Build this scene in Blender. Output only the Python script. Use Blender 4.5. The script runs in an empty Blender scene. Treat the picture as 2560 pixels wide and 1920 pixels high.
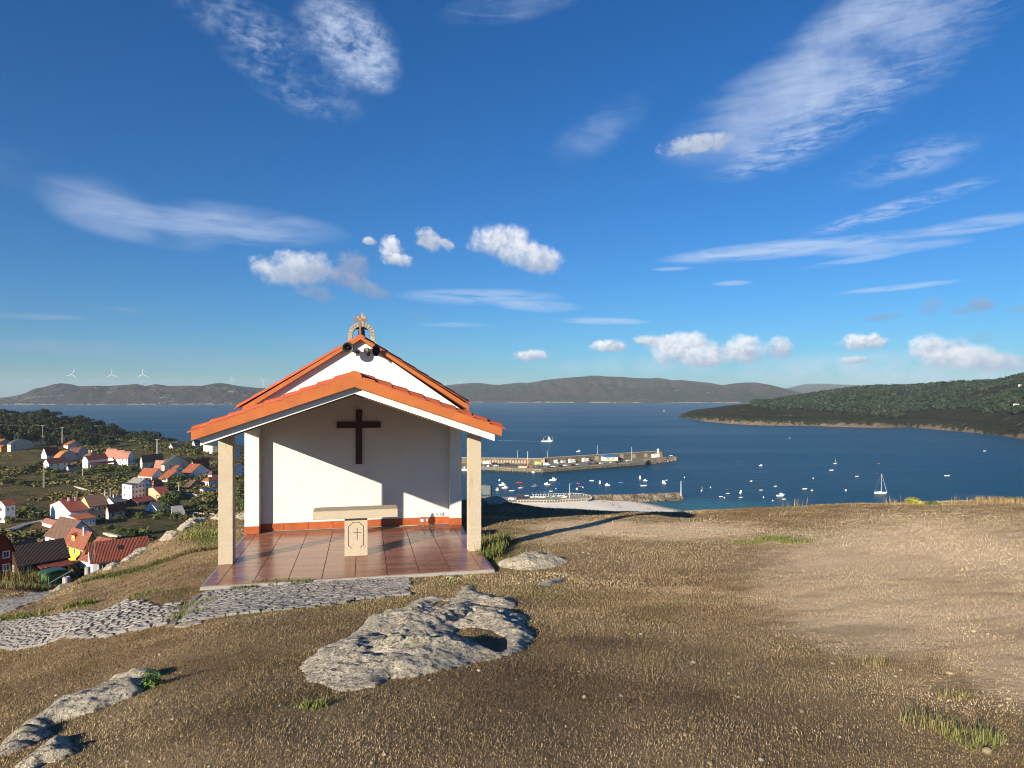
import bpy, bmesh, math, random
import numpy as np
from mathutils import Vector, Matrix

# ------------------------------------------------------------------ camera, world, sun, exposure
SC = bpy.context.scene
COL = SC.collection
R = math.radians
F, CX, HY, EYE = 1640.0, 1280.0, 988.0, 60.0        # focal length and horizon row (2560-wide picture), eye height over the sea

cam_d = bpy.data.cameras.new('camera')
cam = bpy.data.objects.new('camera', cam_d)
COL.objects.link(cam)
cam.location = (0, 0, EYE)
cam.rotation_euler = (R(90), 0, 0)
cam_d.sensor_width = 36
cam_d.lens = 36 * F / 2560
cam_d.shift_y = (HY - 960) / 2560
cam_d.clip_start = 0.05
cam_d.clip_end = 60000
SC.camera = cam

SUN_TO = Vector((-0.578, -0.816, 0.0)).normalized()
SUN_EL = R(17.4)
sun_d = bpy.data.lights.new('sun', 'SUN')
sun_d.energy = 4.9
sun_d.angle = R(0.5)
sun_d.color = (1.0, 0.87, 0.68)
sun = bpy.data.objects.new('sun', sun_d)
COL.objects.link(sun)
sdir = Vector((SUN_TO.x * math.cos(SUN_EL), SUN_TO.y * math.cos(SUN_EL), math.sin(SUN_EL)))
sun.rotation_euler = sdir.to_track_quat('Z', 'Y').to_euler()
sun.location = (-30, -40, 100)

SC.view_settings.view_transform = 'Standard'
SC.view_settings.look = 'None'
SC.view_settings.exposure = 0.98
SC.view_settings.gamma = 1.0
SC.view_settings.use_curve_mapping = False
SC.render.engine = 'CYCLES'
SC.cycles.max_bounces = 6
SC.cycles.diffuse_bounces = 2
SC.cycles.glossy_bounces = 3
SC.cycles.transparent_max_bounces = 8
SC.cycles.volume_bounces = 0
SC.cycles.use_denoising = True
SC.cycles.filter_width = 1.05
SC.cycles.sample_clamp_indirect = 8

world = bpy.data.worlds.new('World')
SC.world = world
world.use_nodes = True
WT = world.node_tree
WT.nodes.clear()


class NT:
    """small helper for building node trees"""
    def __init__(self, tree):
        self.t = tree

    def n(self, kind, **kw):
        nd = self.t.nodes.new(kind)
        for k, v in kw.items():
            setattr(nd, k, v)
        return nd

    def put(self, sock, v):
        if isinstance(v, bpy.types.NodeSocket):
            self.t.links.new(v, sock)
        elif v is not None:
            sock.default_value = v

    def math(self, op, a, b=None, c=None, clamp=False):
        nd = self.n('ShaderNodeMath', operation=op, use_clamp=clamp)
        self.put(nd.inputs[0], a)
        if b is not None:
            self.put(nd.inputs[1], b)
        if c is not None:
            self.put(nd.inputs[2], c)
        return nd.outputs[0]

    def mapr(self, v, a, b, c=0.0, d=1.0, smooth=True):
        nd = self.n('ShaderNodeMapRange', interpolation_type='SMOOTHSTEP' if smooth else 'LINEAR')
        self.put(nd.inputs[0], v)
        for i, x in enumerate((a, b, c, d)):
            self.put(nd.inputs[i + 1], x)
        return nd.outputs[0]

    def mix(self, fac, a, b, blend='MIX'):
        nd = self.n('ShaderNodeMix', data_type='RGBA', blend_type=blend)
        self.put(nd.inputs[0], fac)
        self.put(nd.inputs[6], rgba(a))
        self.put(nd.inputs[7], rgba(b))
        return nd.outputs[2]

    def noise(self, vec, scale, detail=4.0, rough=0.55, dist=0.0, dim='3D'):
        nd = self.n('ShaderNodeTexNoise', noise_dimensions=dim)
        if vec is not None:
            self.put(nd.inputs['Vector'], vec)
        nd.inputs['Scale'].default_value = scale
        nd.inputs['Detail'].default_value = detail
        nd.inputs['Roughness'].default_value = rough
        nd.inputs['Distortion'].default_value = dist
        return nd.outputs[0]

    def vor(self, vec, scale, feature='F1', out=0):
        nd = self.n('ShaderNodeTexVoronoi', feature=feature)
        if vec is not None:
            self.put(nd.inputs['Vector'], vec)
        nd.inputs['Scale'].default_value = scale
        return nd.outputs[out]

    def mapping(self, vec, loc=(0, 0, 0), rot=(0, 0, 0), scale=(1, 1, 1)):
        nd = self.n('ShaderNodeMapping')
        self.put(nd.inputs[0], vec)
        nd.inputs[1].default_value = loc
        nd.inputs[2].default_value = rot
        nd.inputs[3].default_value = scale
        return nd.outputs[0]

    def comb(self, x, y, z=0.0):
        nd = self.n('ShaderNodeCombineXYZ')
        for i, v in enumerate((x, y, z)):
            self.put(nd.inputs[i], v)
        return nd.outputs[0]


def rgba(c):
    if isinstance(c, (tuple, list)) and len(c) == 3:
        return (c[0], c[1], c[2], 1.0)
    return c


def build_world():
    w = NT(WT)
    sky = w.n('ShaderNodeTexSky', sky_type='NISHITA')
    sky.sun_disc = False
    sky.sun_elevation = SUN_EL
    sky.sun_rotation = math.atan2(SUN_TO.x, SUN_TO.y)
    sky.altitude = 60
    sky.air_density = 1.0
    sky.dust_density = 0.35
    sky.ozone_density = 3.2
    co = w.n('ShaderNodeTexCoord').outputs['Generated']
    sep = w.n('ShaderNodeSeparateXYZ')
    w.put(sep.inputs[0], co)
    x, y, z = sep.outputs
    az = w.math('ARCTAN2', x, y)
    hor = w.math('SQRT', w.math('ADD', w.math('MULTIPLY', x, x), w.math('MULTIPLY', y, y)))
    el = w.math('ARCTAN2', z, hor)
    p = w.comb(az, el, 0.0)
    # shared textures in azimuth / elevation
    fine = w.noise(p, 70.0, 9.0, 0.62, 0.3)
    broad = w.noise(w.mapping(p, loc=(3, 1, 0)), 30.0, 9.0, 0.6, 0.2)
    broad0 = w.noise(w.mapping(p, loc=(5, 3, 0)), 13.0, 5.0, 0.6, 0.2)
    softn = w.noise(w.mapping(p, loc=(2, 5, 0), rot=(0, 0, R(8)), scale=(4, 14, 1)), 1.4, 6.0, 0.5, 0.6)
    low = w.noise(w.mapping(p, loc=(7, 9, 0), scale=(1, 2.2, 1)), 6.0, 3.0, 0.5)
    streak = w.noise(w.mapping(p, rot=(0, 0, R(-24)), scale=(5, 34, 1)), 1.5, 6.0, 0.56, 1.1)
    ripple = w.noise(w.mapping(p, rot=(0, 0, R(-8)), scale=(26, 120, 1)), 1.0, 7.0, 0.62, 0.8)
    cell = w.math('ADD', w.math('MULTIPLY', w.noise(w.mapping(p, rot=(0, 0, R(14)), scale=(1, 1.9, 1)), 46.0, 6.0, 0.62, 0.25), 0.55), w.math('MULTIPLY', broad0, 0.45))
    flat = w.noise(w.mapping(p, scale=(8, 60, 1)), 1.3, 7.0, 0.6, 0.5)

    streak = w.math('ADD', w.math('MULTIPLY', streak, 0.7), w.math('MULTIPLY', w.noise(w.mapping(p, loc=(1, 8, 0), rot=(0, 0, R(-28)), scale=(9, 26, 1)), 1.2, 5.0, 0.6, 1.2), 0.3))

    def centre(px, py):
        a = math.atan((px - CX) / F)
        return a, math.atan((HY - py) / F * math.cos(a))

    def ell(px, py, rx, ry, rot=0.0):
        """squared normalised distance from the middle of a cloud, world directions (rx, ry given in picture pixels)"""
        a, e = centre(px, py)
        k = math.cos(a)
        sx, sy = rx / F * k * k, ry / F * k
        c, s = math.cos(R(rot)), math.sin(R(rot))
        dx, dy = w.math('SUBTRACT', az, a), w.math('SUBTRACT', el, e)
        u = w.math('ADD', w.math('MULTIPLY', dx, c / sx), w.math('MULTIPLY', dy, s / sx))
        v = w.math('ADD', w.math('MULTIPLY', dx, -s / sy), w.math('MULTIPLY', dy, c / sy))
        return w.math('ADD', w.math('MULTIPLY', u, u), w.math('MULTIPLY', v, v)), u, v

    col = sky.outputs[0]
    # deepen the blue the way the phone rendered it: less red and green overhead than at the horizon
    hs = w.n('ShaderNodeHueSaturation')
    hs.inputs['Saturation'].default_value = 1.12
    w.put(hs.inputs['Color'], col)
    tint = w.mix(w.mapr(el, 0.0, 0.62, smooth=False), SKY_LOW, SKY_HIGH)
    col = w.mix(1.0, hs.outputs[0], tint, 'MULTIPLY')

    WHITE, GREY = (10.4, 10.5, 10.8), (3.9, 4.8, 6.4)
    veil = (6.0, 7.2, 9.4)

    def thin(mask_r2, tex, lo, hi, amount, colour=veil):
        nonlocal col
        m = w.mapr(mask_r2, 1.0, 0.0)
        t = w.mapr(tex, lo, hi)
        col = w.mix(w.math('MULTIPLY', w.math('MULTIPLY', m, t), amount), col, colour)

    def puff(px, py, rx, ry, rot=0.0, tex=None, bright=1.0, k=2.6, amount=0.97, flatb=True, col1=WHITE, col0=GREY):
        nonlocal col
        tex = tex if tex is not None else broad
        r2, u, v = ell(px, py, rx, ry, rot)
        d = w.math('SUBTRACT', w.math('ADD', w.math('SUBTRACT', 1.0, r2), w.math('MULTIPLY', w.math('SUBTRACT', tex, 0.5), k)), 0.0)
        m = w.mapr(d, -0.02, 0.95)
        if flatb:
            m = w.math('MULTIPLY', m, w.mapr(w.math('ADD', v, w.math('MULTIPLY', fine, 0.5)), -0.75, -0.25))
        lit = w.mapr(w.math('ADD', w.math('ADD', v, w.math('MULTIPLY', u, -0.35)), w.math('MULTIPLY', w.math('SUBTRACT', fine, 0.5), 2.6)), -0.8, 1.1, 0.0, bright)
        c = w.mix(lit, col0, col1)
        col = w.mix(w.math('MULTIPLY', m, amount), col, c)

    for f in CLOUDS:
        kind, px, py, rx, ry, rot = f[:6]
        amt = f[6] if len(f) > 6 else 1.0
        if kind == 'cirrus':
            thin(ell(px, py, rx, ry, rot)[0], w.math('ADD', w.math('MULTIPLY', streak, 0.55), w.math('MULTIPLY', broad0, 0.45)), 0.34, 0.68, 0.60 * amt)
        elif kind == 'ripple':
            thin(ell(px, py, rx, ry, rot)[0], w.math('ADD', w.math('MULTIPLY', ripple, 0.62), w.math('MULTIPLY', broad0, 0.38)), 0.40, 0.66, 0.60 * amt)
        elif kind == 'flat':
            thin(ell(px, py, rx, ry, rot)[0], flat, 0.28, 0.60, 0.60 * amt)
        elif kind == 'soft':
            thin(ell(px, py, rx, ry, rot)[0], softn, 0.25, 0.66, 0.50 * amt, (4.7, 5.9, 8.2))
        elif kind == 'cells':
            thin(ell(px, py, rx, ry, rot)[0], cell, 0.38, 0.74, 0.60 * amt, (6.6, 7.7, 9.8))
        elif kind == 'band':
            thin(ell(px, py, rx, ry, rot)[0], flat, 0.30, 0.62, 0.5 * amt, (2.6, 3.9, 6.2))
        elif kind == 'puff':
            puff(px, py, rx, ry, rot, bright=amt)
        elif kind == 'small':
            puff(px, py, rx, ry, rot, tex=fine, bright=amt, k=2.2)
        elif kind == 'dark':
            puff(px, py, rx, ry, rot, tex=fine, bright=0.12, k=2.4, amount=0.62 * amt, flatb=False, col0=(2.4, 3.2, 4.8))
        elif kind == 'haze':
            thin(ell(px, py, rx, ry, rot)[0], broad, 0.30, 0.62, 0.55 * amt, (6.4, 7.6, 9.2))
    bg = w.n('ShaderNodeBackground')
    w.put(bg.inputs[0], col)
    bg.inputs[1].default_value = 0.051
    out = w.n('ShaderNodeOutputWorld')
    w.put(out.inputs[0], bg.outputs[0])
    world.cycles.sampling_method = 'MANUAL'
    world.cycles.sample_map_resolution = 512


SKY_LOW, SKY_HIGH = (0.35, 0.78, 1.18), (0.15, 0.77, 1.22)
# clouds: kind, centre (picture px of the direction), half width, half height, turn, strength
CLOUDS = [
    ('haze', 2250, 925, 560, 60, 0, 0.9), ('haze', 1620, 912, 330, 32, 0, 0.5),
    ('cirrus', 2210, 70, 480, 150, 30, 0.82), ('cirrus', 2010, 205, 400, 120, 30, 0.8), ('soft', 1850, 280, 250, 85, 24, 1.3), ('soft', 2060, 160, 380, 90, 30, 0.7),
    ('ripple', 2060, 300, 300, 80, 24, 0.6), ('ripple', 1930, 385, 190, 44, 16, 0.6), ('ripple', 2330, 130, 330, 90, 30, 0.35), ('soft', 1800, 370, 150, 40, 4, 1.4), ('small', 1745, 362, 105, 26, 2, 0.30),
    ('cirrus', 1500, 325, 150, 60, 24, 0.36), ('soft', 1495, 338, 90, 34, 20, 0.2),
    ('ripple', 2270, 405, 210, 52, 8, 0.7), ('ripple', 2240, 522, 300, 24, 11, 1.0), ('flat', 2000, 622, 380, 22, 2, 0.95),
    ('flat', 1850, 628, 240, 20, 3, 0.9), ('flat', 2230, 620, 220, 18, 0, 0.7), ('flat', 2130, 652, 160, 10, 4, 0.7), ('flat', 2440, 562, 190, 24, 2, 0.85),
    ('flat', 2250, 718, 190, 9, 2, 0.8), ('flat', 1830, 708, 60, 8, 0, 0.7), ('flat', 1680, 672, 60, 6, 0, 0.6),
    ('cirrus', 1290, 10, 220, 40, 8, 0.4),
    ('soft', 260, 522, 190, 76, -10, 0.95), ('soft', 350, 560, 250, 56, -8, 0.75), ('soft', 640, 556, 270, 44, -4, 0.95), ('flat', 520, 566, 330, 40, -3, 0.6),
    ('cells', 870, 105, 160, 105, -24, 1.1), ('cells', 890, 115, 120, 80, -30, 1.1), ('soft', 880, 110, 150, 85, -30, 0.8), ('cells', 940, 165, 80, 60, -30, 0.8), ('cells', 590, 50, 190, 60, -8, 0.65), ('cells', 680, 115, 90, 44, -10, 0.7),
    ('cells', 770, 235, 170, 60, -10, 0.65), ('cells', 650, 155, 120, 46, -10, 0.5), ('cirrus', 120, 440, 300, 60, -8, 0.15),
    ('flat', 1200, 742, 230, 24, 0, 0.8), ('flat', 1345, 765, 120, 18, -2, 0.8), ('flat', 1510, 803, 130, 11, -2, 0.9), ('flat', 1150, 812, 120, 8, 0, 0.45),
    ('band', 300, 775, 90, 9, 0), ('band', 90, 792, 170, 10, 2), ('band', 260, 870, 460, 22, 0, 0.8), ('band', 900, 872, 360, 20, 0, 0.6), ('band', 600, 905, 500, 20, 0, 0.5),
    ('puff', 1258, 606, 92, 50, -6, 1.0), ('puff', 1326, 644, 105, 42, -14, 0.85),
    ('puff', 740, 672, 115, 50, 4, 0.66), ('dark', 880, 672, 56, 46, 8, 1.1), ('dark', 905, 715, 95, 24, -18, 1.0), ('dark', 790, 732, 60, 22, -10, 0.8), ('dark', 790, 690, 110, 30, 0, 0.5),
    ('small', 978, 626, 34, 40, 10, 0.85), ('small', 1000, 650, 40, 20, -10, 0.75), ('small', 1070, 600, 40, 30, -25, 0.38), ('small', 1115, 612, 26, 16, -25, 0.3), ('small', 925, 603, 22, 12, 0, 0.5),
    ('small', 1325, 890, 50, 18, 0, 0.9), ('small', 1523, 866, 56, 20, 0, 1.0), ('small', 1640, 853, 72, 20, -4, 0.75),
    ('puff', 1720, 876, 110, 50, 0, 1.0), ('puff', 1790, 892, 110, 34, 0, 0.95), ('puff', 1862, 878, 70, 44, 0, 1.0), ('small', 1950, 870, 40, 34, 0, 0.8),
    ('small', 2160, 856, 76, 26, 0, 1.0), ('puff', 2345, 872, 80, 44, 0, 1.0), ('puff', 2400, 895, 130, 36, 0, 0.9), ('puff', 2490, 905, 140, 34, 0, 0.62), ('small', 2140, 900, 46, 12, 0, 0.8),
    ('dark', 2445, 763, 50, 20, 4, 1.0), ('dark', 2330, 765, 36, 26, 10, 0.5), ('dark', 2200, 793, 55, 11, 4, 0.8), ('dark', 2395, 778, 34, 14, -8, 0.5),
    ('dark', 2540, 772, 34, 9, 0, 0.6), ('dark', 2455, 845, 44, 14, 0, 0.4), ('dark', 1050, 790, 30, 10, -20, 0.35),
]
build_world()


# ------------------------------------------------------------------ small helpers
def tag(o, label=None, cat=None, group=None, kind=None):
    if label:
        o['label'] = label
    if cat:
        o['category'] = cat
    if group:
        o['group'] = group
    if kind:
        o['kind'] = kind
    return o


def empty(name, loc=(0, 0, 0), rz=0.0, parent=None):
    o = bpy.data.objects.new(name, None)
    o.empty_display_size = 0.3
    COL.objects.link(o)
    o.location = loc
    o.rotation_euler = (0, 0, rz)
    if parent:
        o.parent = parent
    return o


def link_mesh(name, me, mats=None, parent=None, loc=None, rz=0.0):
    o = bpy.data.objects.new(name, me)
    COL.objects.link(o)
    if mats is not None:
        for m in (mats if isinstance(mats, (list, tuple)) else [mats]):
            me.materials.append(m)
    if parent:
        o.parent = parent
    if loc is not None:
        o.location = loc
        o.rotation_euler = (0, 0, rz)
    return o


def dup(o, parent=None, loc=None, rot=None, scale=None):
    c = o.copy()
    COL.objects.link(c)
    for k in ('label', 'category', 'group'):
        if k in c.keys():
            del c[k]
    c.parent = parent
    if loc is not None:
        c.location = loc
    if rot is not None:
        c.rotation_euler = rot
    if scale is not None:
        c.scale = scale
    return c


def dup_tree(o, loc, rot=(0, 0, 0), scale=(1, 1, 1)):
    c = dup(o, None, loc, rot, scale)
    for ch in list(o.children):
        k = dup(ch, c)
        for g in list(ch.children):
            dup(g, k)
    return c


class MB:
    """collects primitives into one mesh"""
    def __init__(self):
        self.v, self.f, self.m = [], [], []

    def add(self, verts, faces, mat=0):
        b = len(self.v)
        self.v += [tuple(p) for p in verts]
        self.f += [tuple(b + i for i in f) for f in faces]
        self.m += [mat] * len(faces)

    def box(self, c, s, rz=0.0, mat=0, ry=0.0, taper=1.0):
        x, y, z = s[0] / 2, s[1] / 2, s[2] / 2
        ca, sa = math.cos(rz), math.sin(rz)
        cb, sb = math.cos(ry), math.sin(ry)
        vs = []
        for dz in (-z, z):
            t = taper if dz > 0 else 1.0
            for dx, dy in ((-x, -y), (x, -y), (x, y), (-x, y)):
                a, b, d = dx * t, dy * t, dz
                a, d = a * cb + d * sb, -a * sb + d * cb
                vs.append((c[0] + a * ca - b * sa, c[1] + a * sa + b * ca, c[2] + d))
        self.add(vs, [(3, 2, 1, 0), (4, 5, 6, 7), (0, 1, 5, 4), (1, 2, 6, 5), (2, 3, 7, 6), (3, 0, 4, 7)], mat)

    def b2(self, x0, x1, y0, y1, z0, z1, mat=0):
        self.box(((x0 + x1) / 2, (y0 + y1) / 2, (z0 + z1) / 2), (x1 - x0, y1 - y0, z1 - z0), 0, mat)

    def prism_y(self, poly, y0, y1, mat=0):
        """polygon in (x, z), counter-clockwise seen from -y, run from y0 to y1"""
        n = len(poly)
        vs = [(p[0], y0, p[1]) for p in poly] + [(p[0], y1, p[1]) for p in poly]
        fs = [tuple(range(n)), tuple(range(2 * n - 1, n - 1, -1))]
        fs += [(i, i + n, (i + 1) % n + n, (i + 1) % n) for i in range(n)]
        self.add(vs, fs, mat)

    def prism_z(self, poly, z0, z1, mat=0):
        n = len(poly)
        vs = [(p[0], p[1], z0) for p in poly] + [(p[0], p[1], z1) for p in poly]
        fs = [tuple(range(n - 1, -1, -1)), tuple(range(n, 2 * n))]
        fs += [(i, (i + 1) % n, (i + 1) % n + n, i + n) for i in range(n)]
        self.add(vs, fs, mat)

    def tube(self, p0, p1, r0, r1=None, n=8, mat=0, caps=True):
        r1 = r0 if r1 is None else r1
        p0, p1 = Vector(p0), Vector(p1)
        d = (p1 - p0)
        if d.length < 1e-9:
            return
        d.normalize()
        a = d.orthogonal().normalized()
        b = d.cross(a)
        vs = []
        for p, r in ((p0, r0), (p1, r1)):
            for i in range(n):
                t = 2 * math.pi * i / n
                vs.append(p + a * (r * math.cos(t)) + b * (r * math.sin(t)))
        fs = [(i, (i + 1) % n, (i + 1) % n + n, i + n) for i in range(n)]
        if caps:
            fs += [tuple(range(n - 1, -1, -1)), tuple(range(n, 2 * n))]
        self.add(vs, fs, mat)

    def lathe(self, prof, c=(0, 0, 0), n=16, mat=0, axis=None):
        """profile of (radius, height) turned about z (or about AXIS) through c"""
        ax = Vector(axis).normalized() if axis is not None else Vector((0, 0, 1))
        a = ax.orthogonal().normalized()
        b = ax.cross(a)
        c = Vector(c)
        vs, fs = [], []
        for r, h in prof:
            for i in range(n):
                t = 2 * math.pi * i / n
                vs.append(c + ax * h + a * (r * math.cos(t)) + b * (r * math.sin(t)))
        for k in range(len(prof) - 1):
            for i in range(n):
                j = (i + 1) % n
                fs.append((k * n + i, k * n + j, (k + 1) * n + j, (k + 1) * n + i))
        self.add(vs, fs, mat)

    def build(self, name, mats, parent=None, smooth=False, loc=None, rz=0.0, bevel=0.0):
        me = bpy.data.meshes.new(name)
        me.from_pydata(self.v, [], self.f)
        me.polygons.foreach_set('material_index', self.m)
        if bevel:
            bm = bmesh.new()
            bm.from_mesh(me)
            bmesh.ops.bevel(bm, geom=[e for e in bm.edges if e.calc_face_angle(0) > 0.5], offset=bevel, segments=2, affect='EDGES', clamp_overlap=True)
            bm.to_mesh(me)
            bm.free()
        if smooth:
            me.polygons.foreach_set('use_smooth', [True] * len(me.polygons))
        me.update()
        return link_mesh(name, me, mats, parent, loc, rz)


def fast_mesh(name, V, Fc, mat_idx=None, smooth=False):
    """numpy arrays to a mesh: V (n,3), Fc (m,3) or (m,4)"""
    V = np.asarray(V, np.float32)
    Fc = np.asarray(Fc, np.int32)
    me = bpy.data.meshes.new(name)
    k = Fc.shape[1]
    me.vertices.add(len(V))
    me.vertices.foreach_set('co', V.ravel())
    me.loops.add(Fc.size)
    me.loops.foreach_set('vertex_index', Fc.ravel())
    me.polygons.add(len(Fc))
    me.polygons.foreach_set('loop_start', np.arange(0, Fc.size, k, dtype=np.int32))
    if mat_idx is not None:
        me.polygons.foreach_set('material_index', np.asarray(mat_idx, np.int32))
    me.update(calc_edges=True)
    me.polygons.foreach_set('use_smooth', np.full(len(Fc), smooth))
    return me


def attr(me, name, vals, domain='POINT'):
    a = me.attributes.new(name, 'FLOAT', domain)
    a.data.foreach_set('value', np.asarray(vals, np.float32))


def grid_faces(nu, nv):
    i = np.arange(nu - 1)[:, None] * nv + np.arange(nv - 1)[None, :]
    i = i.ravel()
    return np.stack([i, i + nv, i + nv + 1, i + 1], 1)


def _h(ix, iy, seed):
    n = (ix.astype(np.int64) * 374761393 + iy.astype(np.int64) * 668265263 + seed * 1442695041) & 0x7fffffff
    n = ((n ^ (n >> 13)) * 1274126177) & 0x7fffffff
    n = n ^ (n >> 16)
    return (n & 0xffff) / 65535.0


def vnoise(x, y, seed=0):
    x, y = np.asarray(x, float), np.asarray(y, float)
    ix, iy = np.floor(x).astype(np.int64), np.floor(y).astype(np.int64)
    fx, fy = x - ix, y - iy
    fx, fy = fx * fx * (3 - 2 * fx), fy * fy * (3 - 2 * fy)
    a, b = _h(ix, iy, seed), _h(ix + 1, iy, seed)
    c, d = _h(ix, iy + 1, seed), _h(ix + 1, iy + 1, seed)
    return (a + (b - a) * fx) * (1 - fy) + (c + (d - c) * fx) * fy


def fbm(x, y, seed=0, oct=4, gain=0.5):
    s, a, t = 0.0, 1.0, 0.0
    for o in range(oct):
        s = s + a * vnoise(np.asarray(x) * 2 ** o, np.asarray(y) * 2 ** o, seed + o * 17)
        t += a
        a *= gain
    return s / t - 0.5


def sstep(a, b, x):
    t = np.clip((np.asarray(x, float) - a) / (b - a), 0, 1)
    return t * t * (3 - 2 * t)


def in_poly(x, y, poly):
    """signed distance to a polygon, positive inside (numpy)"""
    x, y = np.asarray(x, float), np.asarray(y, float)
    inside = np.zeros(x.shape, bool)
    dist = np.full(x.shape, 1e9)
    n = len(poly)
    for i in range(n):
        x0, y0 = poly[i]
        x1, y1 = poly[(i + 1) % n]
        cond = ((y0 > y) != (y1 > y))
        with np.errstate(divide='ignore', invalid='ignore'):
            xi = (x1 - x0) * (y - y0) / ((y1 - y0) if y1 != y0 else 1e-9) + x0
        inside ^= cond & (x < xi)
        dx, dy = x1 - x0, y1 - y0
        t = np.clip(((x - x0) * dx + (y - y0) * dy) / (dx * dx + dy * dy + 1e-12), 0, 1)
        dist = np.minimum(dist, np.hypot(x - x0 - t * dx, y - y0 - t * dy))
    return np.where(inside, dist, -dist)


# ------------------------------------------------------------------ materials
MATS = {}


def mat(name, col, rough=0.7, var=0.12, scale=6.0, bump=0.0, bscale=30.0, col2=None, metal=0.0, spec=0.4, coords='Object', transmission=0.0, ior=1.45, alpha=1.0, rand=0.0):
    """Principled material: base colour broken up by noise, optional relief, optional change from object to object"""
    if name in MATS:
        return MATS[name]
    m = bpy.data.materials.new(name)
    m.use_nodes = True
    t = NT(m.node_tree)
    b = m.node_tree.nodes['Principled BSDF']
    co = t.n('ShaderNodeTexCoord').outputs[coords]
    nz = t.noise(co, scale, 5.0, 0.6)
    dark = tuple(c * (1 - var) for c in col)
    lite = tuple(min(1.0, c * (1 + var)) for c in col)
    if col2:
        c = t.mix(t.mapr(nz, 0.35, 0.65), col, col2)
    else:
        c = t.mix(t.mapr(nz, 0.3, 0.7, smooth=False), dark, lite)
    if rand:
        ob = t.n('ShaderNodeObjectInfo').outputs['Random']
        c = t.mix(1.0, c, t.comb(*[t.mapr(ob, 0, 1, 1 - rand, 1 + rand, False)] * 3), 'MULTIPLY')
    t.put(b.inputs['Base Color'], c)
    b.inputs['Roughness'].default_value = rough
    b.inputs['Metallic'].default_value = metal
    b.inputs['Specular IOR Level'].default_value = spec
    b.inputs['Transmission Weight'].default_value = transmission
    b.inputs['IOR'].default_value = ior
    b.inputs['Alpha'].default_value = alpha
    if bump:
        bp = t.n('ShaderNodeBump')
        bp.inputs['Strength'].default_value = 1.0
        bp.inputs['Distance'].default_value = bump
        t.put(bp.inputs['Height'], t.noise(co, bscale, 6.0, 0.6))
        t.put(b.inputs['Normal'], bp.outputs[0])
    MATS[name] = m
    return m


def new_mat(name):
    m = bpy.data.materials.new(name)
    m.use_nodes = True
    MATS[name] = m
    return m, NT(m.node_tree), m.node_tree.nodes['Principled BSDF']


# ------------------------------------------------------------------ the lie of the land
def zrow(py, Y):
    return -(py - HY) / F * Y


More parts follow.
